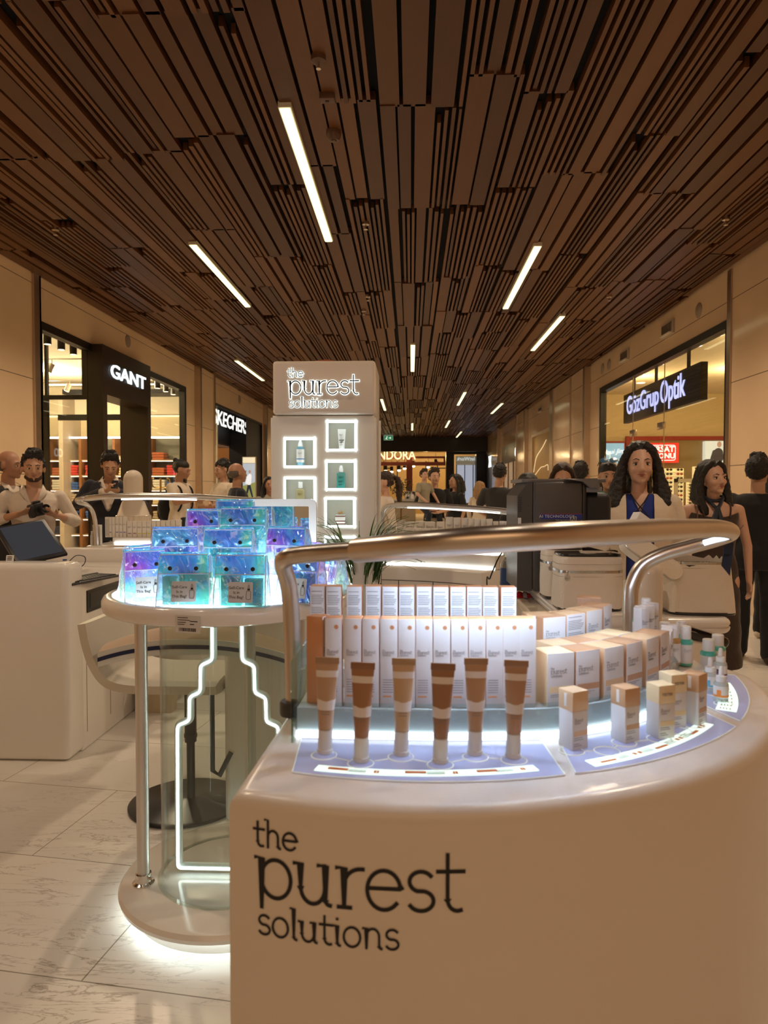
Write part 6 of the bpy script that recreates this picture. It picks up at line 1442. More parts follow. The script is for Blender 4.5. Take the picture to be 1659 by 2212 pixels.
# pedestal cabinet below, planter and plant
q = MB(); q.rprism(rrect(pl_(476, 2.95), -0.26, 2.95, 3.60, 0.03), 0.0, 0.96, 0.012, 4); t = obj('pedestal_cabinet', q, m_lac); tag(t, 'plain white rounded pedestal behind the round table', 'cabinet')
pt = thing('planter', 'white planter with long grassy leaves left of the tower base', 'planter', (pl_(778, 3.25), 3.25, 0.96))
pt['label'] = 'white square planter with long grassy leaves in front of the lit tower'
q = MB(); q.box(-0.035, 0.035, -0.03, 0.03, 0.0, 0.20, 0.006); obj('pot', q, m_lac, pt)
q = MB(); rr = random.Random(11); m_leaf = mat('grass_leaf', (0.07, 0.15, 0.04), rough=0.4, noise_amt=0.25)
def blade(q, b, dr, L_, w, bend):
    d = Vector((dr[0], dr[1], 0)); d = d.normalized() if d.length > 1e-6 else Vector((1, 0, 0)); s_ = Vector((-d.y, d.x, 0)); pts = []
    for k in range(9):
        t_ = k / 8; pts.append(Vector(b) + d * (L_ * bend * t_ ** 1.5) + Vector((0, 0, L_ * (t_ - bend * 0.75 * t_ ** 2.3))))
    vv = []
    for k, p_ in enumerate(pts): ww = w * (1 - (k / 8) ** 2) * (0.6 + 0.4 * min(1, k / 2)); vv += [p_ - s_ * ww + Vector((0, 0, .0006)), p_ + s_ * ww, p_ - Vector((0, 0, .0012))]
    ff = []
    for k in range(8): a = k * 3; ff += [(a, a + 1, a + 4, a + 3), (a + 1, a + 2, a + 5, a + 4), (a + 2, a, a + 3, a + 5)]
    q.add(vv, ff)
for k in range(130):
    a = rr.uniform(0, 2 * PI); sd_ = 1 if rr.random() > .4 else -1
    blade(q, (sd_ * rr.uniform(.02, .09), rr.uniform(-.06, .0), rr.uniform(.0, .12)), (sd_ * abs(math.cos(a)) + .2 * sd_, math.sin(a) * .5), rr.uniform(.16, .40), rr.uniform(.004, .0075), rr.uniform(.25, .95))
for (bx, dx, L_, be) in ((-.0, -.9, .36, .5), (-.02, -.5, .34, .35), (.06, 1, .42, .95), (.05, 1, .45, 1.0), (.07, .9, .3, .3), (.08, .7, .33, .25)): blade(q, (bx, -.05, .06), (dx, -.1), L_, .005, be)
obj('leaves', q, m_leaf, pt, fix=False)
p = PY(776, 1172, 3.2); t = thing('gold_stick', 'gold pen-like stick standing in the planter', 'stick', (p.x, 3.2, 1.10))
q = MB(); q.tube([(0, 0, 0), (0, 0, .085)], .006, 10); obj('stem', q, m_brass, t)
q = MB(); q.lathe([(.006, .085), (.006, .087), (.0015, .1), (.001, .16), (0, .16)], n=8); obj('tip', q, m_leaf, t)

# ================================================================== POS COUNTER (left)
pc = thing('till_counter', 'white till counter at the left edge with a raised front', 'counter', (-2.4, 4.3, 0))
XP = -1.752
def P2(px, py): return None
q = MB(); q.box(-3.6, XP, 3.70, 5.0, 0.0, 0.90, 0.012, 3); obj('body', q, m_lac, pc, world=True)
q = MB(); q.box(-3.6, XP, 3.55, 3.74, 0.0, 1.022, 0.035, 5); obj('raised_front', q, m_lac, pc, world=True)
q = MB(); q.box(-3.6, -1.20, 4.86, 5.0, 0.0, 0.99, 0.012, 3); obj('back_board', q, m_lac, pc, world=True)
m_seam = mat('seam_shadow', (0.12, 0.10, 0.085), rough=0.7)
q = MB(); zb_ = 0.655
q.box(XP - .002, XP + .0012, 3.75, 4.85, zb_, zb_ + .005); q.box(XP - .002, XP + .0012, 3.75, 3.753, .09, zb_); q.box(XP - .002, XP + .0012, 4.05, 4.053, .09, zb_); q.box(XP - .002, XP + .0012, 4.45, 4.453, .09, zb_)
obj('door_seams', q, m_seam, pc, world=True)
dr = obj('cash_drawer', MB().box(XP - .002, XP + .006, 3.76, 4.20, .735, .855, .002), mat('drawer_black', (0.016, 0.017, 0.018), rough=0.3), pc, world=True)
q = MB(); q.box(XP + .006, XP + .0085, 3.79, 4.17, .755, .835, .001); q2 = obj('drawer_face', q, mat('drawer_black2', (0.03, 0.032, 0.034), rough=0.35), dr); q2.data.transform(Matrix.Translation(-pc.location))
q = MB(); q.T = frame((XP + .009, 3.985, .793), (0, 1, 0), (0, 0, 1)); q.lathe([(.013, 0), (.013, .004), (.009, .006), (0, .006)], n=20); q.box(-.001, .001, -.005, .005, .006, .008); q2 = obj('lock', q, mat('chrome', (0.8, 0.78, 0.75), rough=0.12, metal=1), dr); q2.data.transform(Matrix.Translation(-pc.location))
# monitor
BR = PY(147, 1195, 3.86); BL = PY(66, 1212, 3.72); TR = PY(86, 1122, 4.02); TL = TR + (BL - BR)
BL = BL + (BL - BR) * 0.35; TL = TL + (TL - TR) * 0.35
t = thing('till_monitor', 'tilted black touch-screen monitor on the till counter', 'monitor', ((BL + BR) / 2))
F_ = frame((BL + BR) / 2, BR - BL, TR - BR); wM = (BR - BL).length; hM = (TR - BR).length
q = MB(); q.T = Matrix.Translation(-t.location) @ F_; q.box(-wM / 2, wM / 2, 0, hM, -0.02, 0.0, 0.006, 3); obj('case', q, m_dark, t)
q = MB(); q.T = Matrix.Translation(-t.location) @ F_; q.box(-wM / 2 + .02, wM / 2 - .02, .022, hM - .018, 0.0, .001); obj('screen', q, mat('dim_screen', (0.035, 0.04, 0.055), rough=0.12, emit=(0.35, 0.42, 0.55), estr=0.05, noise_amt=0.2, noise_scale=3), t)
c_ = F_ @ Vector((0, hM * .5, -.02)) - t.location; b_ = Vector((0.0, .12, .905 - t.location.z))
q = MB(); q.tube([c_, c_ + Vector((-.03, .06, -.06)), b_ + Vector((0, 0, .02))], .025, 12); q.box(b_.x - .1, b_.x + .1, b_.y - .08, b_.y + .08, b_.z - .003, b_.z + .02, .008); obj('stand', q, m_dark, t)
t = thing('customer_display', 'second dark screen back behind the till monitor at the left edge', 'monitor', (PY(10, 1180, 4.1).x, 4.1, .902))
q = MB(); q.T = Matrix.Rotation(-.5, 4, 'X'); q.box(-.22, .13, .0, .03, .03, .26, .01); obj('case', q, m_dark, t)
q = MB(); q.box(-.1, .1, .0, .12, 0, .02, .005); q.tube([(0, .05, .01), (0, .04, .1)], .02, 10); obj('stand', q, m_dark, t)
# keyboard
K = PZ(195, 1255, .905)
t = thing('keyboard', 'black keyboard lying at the edge of the till counter', 'keyboard', (K.x - .03, K.y + .02, .9025), math.radians(78))
q = MB(); q.box(-.20, .20, -.065, .065, 0, .014, .005); obj('case', q, m_dgrey, t)
q = MB()
for r_ in range(5):
    for c2 in range(16): q.box(-.188 + c2 * .0236, -.188 + c2 * .0236 + .020, -.055 + r_ * .0222, -.055 + r_ * .0222 + .018, .013, .020, .002, 1)
o = obj('keys', q, m_dgrey, t); o['kind'] = 'stuff'
q = MB(); q.box(-.2, .2, .066, .085, 0, .024, .008); obj('rear_ridge', q, m_dgrey, t)
# clutter behind the monitor
t = thing('card_reader', 'small black and red device on the till counter', 'card reader', (PY(157, 1217, 4.3).x, 4.3, .902), .3)
q = MB(); q.box(-.035, .035, -.03, .03, 0, .055, .008); obj('case', q, m_dark, t); q = MB(); q.box(-.037, .037, -.032, -.029, .003, .012); q.box(-.037, .037, -.032, -.029, .044, .05); obj('red_trim', q, mat('red_trim', (0.35, 0.03, 0.02)), t)
q = MB(); q.tube(catmull([PY(150, 1212, 4.25), PY(165, 1200, 4.3), PY(183, 1203, 4.35), PY(182, 1218, 4.3), PY(165, 1229, 4.25), PY(145, 1230, 4.2)], 6), .003, 6); tag(obj('cable', q, m_dark), 'looped black cable behind the keyboard on the till counter', 'cable')
t = thing('spray_bottle', 'small clear bottle with a blue cap behind the monitor', 'bottle', (PY(140, 1215, 4.15).x, 4.15, .902))
q = MB(); q.lathe([(0, 0), (.022, 0), (.022, .05), (.01, .06), (.01, .062)], n=20); obj('bottle', q, m_clear, t); q = MB(); q.lathe([(.011, .06), (.012, .085), (0, .087)], n=16); obj('cap', q, mat('blue_cap', (.05, .12, .3)), t)
t = thing('shelf_tag', 'small white printed tag standing on the till counter front', 'label', (PY(16, 1208, 3.62).x, 3.64, 1.0225))
q = MB(); q.T = Matrix.Rotation(-.2, 4, 'X'); q.box(-.02, .02, -.001, .001, 0, .035); obj('card', q, m_card, t); q = MB(); q.T = Matrix.Rotation(-.2, 4, 'X'); [q.box(-.014, .012, -.0016, -.0011, z, z + .004) for z in (.008, .016, .024)]; obj('print', q, m_ink, t)

# ================================================================== BACK-LEFT COUNTER
bl_ = thing('rear_counter', 'white rear counter with small cartons behind the round table', 'counter', (-1.6, 5.3, 0))
XA, XB = -2.36, -0.75
q = MB(); q.box(XA, XB, 5.06, 5.7, 0, 0.995, .015, 3); obj('body', q, m_lac, bl_, world=True)
q = MB(); q.box(XA + .14, XB, 5.2, 5.6, 0.995, 1.045, .004); obj('step', q, m_lac, bl_, world=True)
q = MB(); q.box(XA + .16, XB, 5.185, 5.198, .997, 1.012); obj('light_strip', q, m_strip2, bl_, world=True)
rl2 = thing('rear_rail', 'thin metal rail over the rear counter at the left', 'rail', (-2.2, 5.1, .995))
q = MB(); q.tube(catmull([PY(208, 1188, 5.1), PY(207, 1140, 5.1), PY(201, 1108, 5.1), PY(188, 1091, 5.05), PY(170, 1085, 4.95), PY(168, 1079, 4.85), PY(190, 1076, 4.85)], 7), .0155, 14); obj('post', q, m_alu, rl2, world=True, smooth=60)
q = MB(); q.tube(catmull([PY(186, 1077, 4.85), PY(240, 1072, 4.8), PY(330, 1071, 4.8), PY(420, 1073, 4.85), PY(500, 1078, 4.95), PY(590, 1083, 5.05)], 7), .020, 14); obj('sleeve', q, m_alu, rl2, world=True, smooth=60)
q = MB(); q.tube(catmull([PY(262, 1079, 4.79), PY(330, 1078, 4.79), PY(425, 1080, 4.83)], 5), .0045, 8); obj('under_light', q, m_strip3, rl2, world=True)
q = MB(); e_ = PY(590, 1083, 5.05); q.tube([e_, (e_.x, 5.12, .996)], .0155, 12); obj('far_post', q, m_alu, rl2, world=True)
# cartons on the rear counter
m_cc = mat('cream_white_carton', (0.70, 0.66, 0.60), rough=0.5, noise_amt=0.03)
def small_carton(px0, px1, py0, D_, zbase, stripe, lab, grp, back=False, dd=.03):
    x0, x1 = pl_(px0, D_), pl_(px1, D_); h = 1.4 - (py0 - 1058) / FPX * D_ - zbase; w = x1 - x0
    t = thing('product_carton', lab, 'box', ((x0 + x1) / 2, D_ + dd / 2, zbase), group=grp)
    q = MB(); q.box(-w / 2 + .0005, w / 2 - .0005, -dd / 2, dd / 2, 0, h, .001); obj('carton', q, m_cc, t)
    if not back:
        q = MB(); logo(q, lambda u, v, ww: (-w * .32 + u, -dd / 2 - .0004, h * .62 + v), W=w * .6, thick=.0002, bold=1.3); obj('logo', q, m_inkg, t, smooth=0)
        if stripe: q = MB(); q.box(-w * .34, w * .34, -dd / 2 - .0005, -dd / 2, h * .22, h * .27); obj('colour_stripe', q, stripe, t)
    else:
        q = MB(); [q.box(-w * .4, w * .38, -dd / 2 - .0005, -dd / 2, h * .08 + k * .006, h * .08 + k * .006 + .002) for k in range(int(h * .86 / .006))]; obj('back_print', q, m_inkg, t)
    return t
sv = mat('violet_stripe', (0.25, 0.22, 0.5), noise_amt=0); sp_ = mat('plum_stripe', (0.28, 0.1, 0.22), noise_amt=0); sy = mat('yellow_stripe', (0.65, 0.6, 0.05), noise_amt=0); sg = mat('green_stripe', (0.12, 0.3, 0.1), noise_amt=0)
gA = 'small cartons on the rear counter'
for i, (a, b, y_, s_, bk) in enumerate(((188, 197, 1135, None, True), (197.5, 206, 1135, None, True))): small_carton(a, b, y_, 5.12, .9955, s_, 'tall narrow carton showing its back behind the rail post, %s' % ('left one', 'right one')[i], gA, bk)
data = [(216, 224.5, 1118, None, True, 'back-turned carton'), (225, 231, 1118, sv, False, 'narrow violet-printed carton'), (231.5, 238.5, 1118, None, False, 'plain carton'), (239, 247, 1117, sv, False, 'violet-striped carton, first'), (247.5, 255, 1117, sv, False, 'violet-striped carton, second'), (255.5, 263.5, 1117, sv, False, 'violet-striped carton, third'), (265, 276.5, 1127, sp_, False, 'plum-striped carton, first'), (277, 287, 1127, sp_, False, 'plum-striped carton, second'), (287.5, 298, 1127, sy, False, 'yellow-striped carton, first'), (298.5, 308, 1127, sy, False, 'yellow-striped carton, second'), (308.5, 318.5, 1127, sy, False, 'yellow-striped carton, third'), (319.5, 329, 1126, sv, False, 'carton half behind the blue pouch, first'), (330, 339, 1126, sv, False, 'carton half behind the blue pouch, second'), (340, 350, 1125, sy, False, 'carton half behind the pouches, third'), (351, 361, 1125, sy, False, 'carton half behind the pouches, fourth'), (362, 372, 1124, sv, False, 'carton half behind the pouches, fifth'), (373, 384, 1124, sv, False, 'carton half behind the pouches, sixth')]
for a, b, y_, s_, bk, lb in data: small_carton(a, b, y_, 5.22, 1.0455, s_, lb + ' on the rear counter at the left', gA, bk)
t = thing('pump_bottle', 'small white bottle at the left end of the rear counter', 'bottle', (pl_(184, 5.12), 5.14, .9955))
q = MB(); q.lathe([(0, 0), (.012, 0), (.012, .07), (.008, .075), (0, .075)], n=16); obj('bottle', q, m_card, t); q = MB(); q.lathe([(.0085, .075), (.0085, .1), (0, .1)], n=16); obj('cap', q, m_pl, t)
# bollard-like bottle sculptures
def sculpture(loc, r, ztop, zsh, rb, lab, flute=True):
    t = thing('bottle_sculpture', lab, 'sculpture', loc)
    dome = [(r, zsh)] + [(r, ztop - r)] + [(r * math.cos(a * PI / 16), ztop - r + r * math.sin(a * PI / 16)) for a in range(1, 9)]
    q = MB(); q.lathe(dome, n=40); obj('dome', q, mat('gloss_cream', (0.72, 0.64, 0.54), rough=0.07, coat=0.6), t, smooth=60)
    if flute:
        q = MB(); q.lathe([(rb, 0.0), (rb, zsh - .13), (rb * .97, zsh - .12)], n=120, flute=(20, .05)); q.lathe([(rb * .98, zsh - .12), (rb * .9, zsh - .115), (r * 1.15, zsh), (r, zsh + .005)], n=48); obj('fluted_base', q, mat('gloss_cream', (0.72, 0.64, 0.54)), t, smooth=60)
    else:
        q = MB(); q.lathe([(r, 0), (r, zsh)], n=40); obj('base', q, mat('gloss_cream', (0.72, 0.64, 0.54)), t, smooth=60)
D_ = 6.0; p = PY(288, 1060, D_)
sculpture((p.x, D_, 0), 20.5 / FPX * D_, PY(288, 1015, D_).z, PY(288, 1083, D_).z, 38 / FPX * D_, 'large glossy cream dropper-shaped sculpture with a fluted base in front of the left shop')
D_ = 2.17; p = PY(1403, 1260, D_)
sculpture((p.x, D_, 0), 27 / FPX * D_, PY(1403, 1211, D_).z, PY(1403, 1400, D_).z, .05, 'slim glossy white domed column right of the rail post', False)

# ================================================================== REAR-RIGHT CURVED COUNTER
RC = (-0.3, 2.93)
def arcpoly(c, r0, r1, a0, a1, n=40):
    return [(c[0] + r1 * math.cos(math.radians(a0 + (a1 - a0) * k / n)), c[1] + r1 * math.sin(math.radians(a0 + (a1 - a0) * k / n))) for k in range(n + 1)] + [(c[0] + r0 * math.cos(math.radians(a1 + (a0 - a1) * k / n)), c[1] + r0 * math.sin(math.radians(a1 + (a0 - a1) * k / n))) for k in range(n + 1)]
cr_ = thing('curved_counter', 'white curved counter with glowing strips behind the tower', 'counter', (0.3, 4.0, 0))
q = MB(); q.rprism(arcpoly(RC, 1.04, 1.55, 50, 82.5), 0.0, 0.97, .012, 4); obj('body', q, m_lac, cr_, world=True, smooth=50)
q = MB(); q.prism(arcpoly(RC, 1.17, 1.50, 50, 82.3), 0.97, 1.045); obj('lower_step', q, m_lac, cr_, world=True)
q = MB(); q.prism(arcpoly(RC, 1.26, 1.48, 50, 82.3), 1.045, 1.115); obj('upper_step', q, m_lac, cr_, world=True)
q = MB(); q.prism(arcpoly(RC, 1.158, 1.169, 50, 82.3), 0.9705, 0.981); obj('light_strip', q, m_strip2, cr_, world=True)
q = MB(); q.prism(arcpoly(RC, 1.250, 1.259, 50, 82.3), 1.0455, 1.055); obj('light_strip', q, m_strip2, cr_, world=True)
q = MB(); q.prism(arcpoly(RC, 1.0385, 1.0405, 50, 82.5), .895, .899); 
for a_ in (77, 66.0, 54): q.prism(arcpoly(RC, 1.0382, 1.0405, a_, a_ + .25, 2), .3, .895)
obj('door_seams', q, m_seam, cr_, world=True)
p = PY(996, 1248, 3.85); a_ = math.atan2(p.y - RC[1], p.x - RC[0]); kx, ky = RC[0] + 1.036 * math.cos(a_), RC[1] + 1.036 * math.sin(a_)
q = MB(); q.T = frame((kx, ky, .873), (-math.sin(a_), math.cos(a_), 0), (0, 0, 1)); q.lathe([(.008, 0), (.008, .006), (0, .007)], n=16); q.lathe([(.008, 0), (.008, -.006), (0, -.007)], n=16); q.tube([(.0 + .010 * math.cos(k * PI / 8), .004 + .012 * math.sin(k * PI / 8), .008) for k in range(16)], .0012, 6, closed=True)
o = obj('lock', q, mat('chrome', (0.8, 0.78, 0.75), rough=0.12, metal=1), cr_, world=True)
# cartons on the curved counter
gB = 'small cartons on the curved rear counter'
def onarc(px, r): # carton centre on a radius, seen at px
    best = None
    for k in range(400):
        a = math.radians(36 + 60 * k / 400); x, y = RC[0] + r * math.cos(a), RC[1] + r * math.sin(a); e = abs((x / y) - (px - 888) / FPX)
        if best is None or e < best[0]: best = (e, x, y, a)
    return best[1], best[2]
def ac(px0, px1, py0, r, zb2, stripe, lab, back=False, dd=.03):
    x, y = onarc((px0 + px1) / 2, r); t = small_carton(px0, px1, py0, y, zb2, stripe, lab, gB, back, dd); t.location = (x, y + dd / 2, zb2); return t
dk = mat('wine_stripe', (0.2, 0.05, 0.06), noise_amt=0)
for i, (a, b) in enumerate(((832.5, 844), (844.5, 856), (856.5, 869))): ac(a, b, 1133, 1.29, 1.1155, dk, 'wine-striped carton on the curved counter, %s from the left' % ordw[i])
for i, (a, b, y_) in enumerate(((869, 889.5, 1140), (890.5, 911, 1141), (912, 931, 1142))): ac(a, b, y_, 1.28, 1.1155, sg, 'green-striped carton on the curved counter, %s from the left' % ordw[i])
for i, (a, b, y_) in enumerate(((931.5, 945.5, 1142), (946.5, 961, 1142))): ac(a, b, y_, 1.28, 1.1155, None, 'low plain carton left of the tall row on the curved counter, %s' % ('left one', 'right one')[i])
for i, (a, b) in enumerate(((874, 895), (897, 917), (917.5, 941), (943, 960))):
    t = ac(a, b, 1127, 1.38, 1.1155, None, 'carton peeping over the green-striped ones, %s from the left' % ordw[i], dd=.04)
for i, (a, b, y_) in enumerate(((963, 979, 1117), (980, 995.5, 1118), (996.5, 1010, 1119), (1011, 1024, 1120), (1025, 1037, 1121), (1038, 1050, 1121.5), (1051, 1064, 1121), (1065, 1076, 1126))):
    ac(a, b, y_, 1.29, 1.1155, None if i != 6 else dk, 'tall plain carton on the curved counter, %s from the left' % ordw[i])
for i, (px, py, h) in enumerate(((1083, 1116, .11), (1094, 1116, .11), (1094, 1140, .06))):
    x, y = onarc(px, 1.33 - (i == 2) * .1); t = cleanser((x, y, 1.1155 if i < 2 else 1.046), 'teal pump bottle at the right end of the curved counter, %s' % ['back left', 'back right', 'front one'][i], m_teal, h, r=.019, grp='teal bottles on the curved counter')
rr_ = thing('rear_rail', 'thin metal rail over the curved rear counter', 'rail', (pl_(825, 4.0), 4.0, .97))
q = MB(); q.tube(catmull([PY(826, 1222, 4.1), PY(826, 1150, 4.1), PY(827, 1110, 4.1), PY(835, 1095, 4.08), PY(860, 1091, 4.06)], 7), .014, 14); obj('post', q, m_alu, rr_, world=True, smooth=60)
q = MB(); q.tube(catmull([PY(856, 1091, 4.06), PY(920, 1092, 4.0), PY(980, 1096, 3.95), PY(1050, 1101, 3.9), PY(1112, 1107, 3.85)], 7), .018, 14); obj('sleeve', q, m_alu, rr_, world=True, smooth=60)
q = MB(); q.tube(catmull([PY(1112, 1107, 3.85), PY(1135, 1111, 3.8), PY(1138, 1118, 3.8), PY(1118, 1127, 3.85), PY(1104, 1142, 3.88), PY(1101, 1165, 3.9), PY(1101, 1195, 3.9)], 7), .014, 14); obj('far_post', q, m_alu, rr_, world=True, smooth=60)
q = MB(); q.tube(catmull([PY(880, 1097, 4.02), PY(960, 1100, 3.95), PY(1080, 1109, 3.85)], 6), .003, 8); obj('under_light', q, m_strip3, rr_, world=True)

# ================================================================== RIGHT WORKTOP WITH PRINTER AND BAGS
wk = thing('worktop', 'white worktop carrying the printer and the cream bags', 'counter', (0.7, 3.0, 0))
q = MB(); q.rprism(rrect(0.455, 1.0, 2.35, 3.72, .03), 0.90, 0.935, .008, 3, rb=.006); obj('lower_top', q, mat('warm_gloss_top', (0.72, 0.62, 0.48), rough=0.12, noise_amt=0.03), wk, world=True)
q = MB(); q.rprism(rrect(0.512, pl_(1581, 2.3), 2.30, 3.30, .05, 8), 0.9355, 0.987, .020, 6, rb=.02); obj('upper_slab', q, m_lac, wk, world=True, smooth=60)
q = MB(); q.box(.50, .74, 2.5, 3.5, 0, .90, .01); obj('support', q, m_lac, wk, world=True)
# printer
pb = thing('device_tower', 'dark grey boxy skin analysis machine with a blue label strip', 'machine', (pl_(1185, 2.95), 3.05, .9875))
def B(px0, px1, py0, py1, y0, y1, nm, m, r=.008, par=pb):
    q = MB(); q.box(pl_(px0, y0), pl_(px1, y0), y0, y1, 1.4 - (py1 - 1058) / FPX * y0, 1.4 - (py0 - 1058) / FPX * y0, r, 3); return obj(nm, q, m, par, world=True)
m_pg = mat('graphite_case', (0.075, 0.07, 0.068), rough=0.35, noise_amt=0.06)
zb3 = 1058 + (1.4 - .988) / 2.9 * FPX
q = MB(); yz = 2.90
# side housing with a sloped top
def pt(px, py, y): return PY(px, py, y)
x0, xm, x1 = pl_(1117, yz), pl_(1150, yz), pl_(1255, yz)
zsl, ztp = PY(1117, 1071, yz).z, PY(1117, 1042, yz).z
prof = [(x0, .988), (xm - .002, .988), (xm - .002, ztp), (xm - .02, ztp), (x0, zsl)]
q.T = Matrix(((1, 0, 0, 0), (0, 0, 1, 0), (0, 1, 0, 0), (0, 0, 0, 1))); q.prism([(a, b) for a, b in prof], yz + .01, yz + .34); obj('side_housing', q, m_pg, pb, world=True)
q = MB(); q.box(xm, x1, yz, yz + .36, .988, PY(1200, 1041, yz).z, .012, 3); obj('main_case', q, m_pg, pb, world=True)
q = MB(); q.box(x1, x1 + .016, yz + .006, yz + .35, .988, PY(1200, 1045, yz).z, .004); obj('black_joint', q, m_dark, pb, world=True)
q = MB(); q.box(x0 + .02, x1 + .10, yz + .03, yz + .36, PY(1200, 1041, yz).z - .002, PY(1200, 1034, yz).z, .003); obj('lid_plate', q, mat('grey_plate', (0.16, 0.15, 0.15), rough=0.3), pb, world=True)
q = MB(); A_ = [(pl_(1218, yz), PY(0, 1036, yz).z), (pl_(1283, yz), PY(0, 1034, yz).z), (pl_(1289, yz), PY(0, 1054, yz).z), (pl_(1270, yz), PY(0, 1054, yz).z), (pl_(1252, yz), PY(0, 1041, yz).z)]
q.T = Matrix(((1, 0, 0, 0), (0, 0, 1, 0), (0, 1, 0, 0), (0, 0, 0, 1))); q.prism(A_[::-1], yz - .02, yz + .3); obj('flip_lid', q, mat('grey_plate', (0.16, 0.15, 0.15)), pb, world=True)
B(1256, 1296, 1052, 1063, 2.91, 3.2, 'grey_arm', mat('grey_arm', (0.22, 0.22, 0.24), rough=0.4), .004)
q = MB(); q.box(pl_(1255, 2.96), pl_(1318, 2.96), 2.96, 3.02, .988, PY(0, 1064, 2.96).z, .03, 6); obj('back_screen', q, mat('matte_black', (0.018, 0.018, 0.024), rough=0.5), pb, world=True)
ly = PY(0, 1109, yz).z; lz = PY(0, 1122, yz).z
q = MB(); q.box(pl_(1166, yz), pl_(1254, yz), yz - .0008, yz + .002, lz + .004, ly); st = obj('blue_strip', q, mat('label_blue', (0.02, 0.035, 0.25), rough=0.4, noise_amt=0), pb, world=True)
q = MB(); q.box(pl_(1166, yz), pl_(1254, yz), yz - .001, yz + .002, ly, ly + .002); o = obj('red_line', q, mat('label_red', (0.35, 0.04, 0.02), noise_amt=0), st); o.data.transform(Matrix.Translation(-pb.location))
o = text('label_text', 'AI TECHNOLOGY', frame((pl_(1200, yz), yz - .0015, ly - .0095), (1, 0, 0), (0, 0, 1)), mat('label_print_white', (.7, .72, .78), noise_amt=0), None, size=.0165, extrude=.0003, space=1.1); o.parent = st; o.data.transform(Matrix.Translation(-pb.location))
o = text('label_text', 'Technology creates beauty', frame((pl_(1215, yz), yz - .0015, lz + .001), (1, 0, 0), (0, 0, 1)), mat('label_print_white', (.7, .72, .78)), None, size=.006, extrude=.0003); o.parent = st; o.data.transform(Matrix.Translation(-pb.location))
q = MB(); q.T = frame((pl_(1235, yz), yz - .001, PY(0, 1119, yz).z), (1, 0, 0), (0, 0, 1)); q.prism(rrect(-.013, .013, -.010, .010, .003), 0, .001); bd = obj('badge', q, mat('badge_white', (.5, .5, .52), noise_amt=0), pb, world=True)
o = text('badge_text', 'A3', frame((pl_(1235, yz), yz - .003, PY(0, 1119, yz).z), (1, 0, 0), (0, 0, 1)), m_ink, None, size=.019, extrude=.0003, offset=.0004); o.parent = bd; o.data.transform(Matrix.Translation(-pb.location))
for k in range(9):
    q = MB(); z_ = PY(0, 1075 + k * 3.6, yz).z; q.box(x0 - .001, x0 + .002, yz + .02, yz + .1, z_, z_ + .003); q.box(pl_(1118, yz) + .001, pl_(1126, yz), yz + .009, yz + .011, z_, z_ + .003); obj('vent_slot', q, m_dark, pb, world=True)
q = MB(); q.box(pl_(1117, yz) + .002, pl_(1125, yz), yz + .008, yz + .0105, PY(0, 1150, yz).z, PY(0, 1117, yz).z); obj('side_label', q, m_card, pb, world=True)

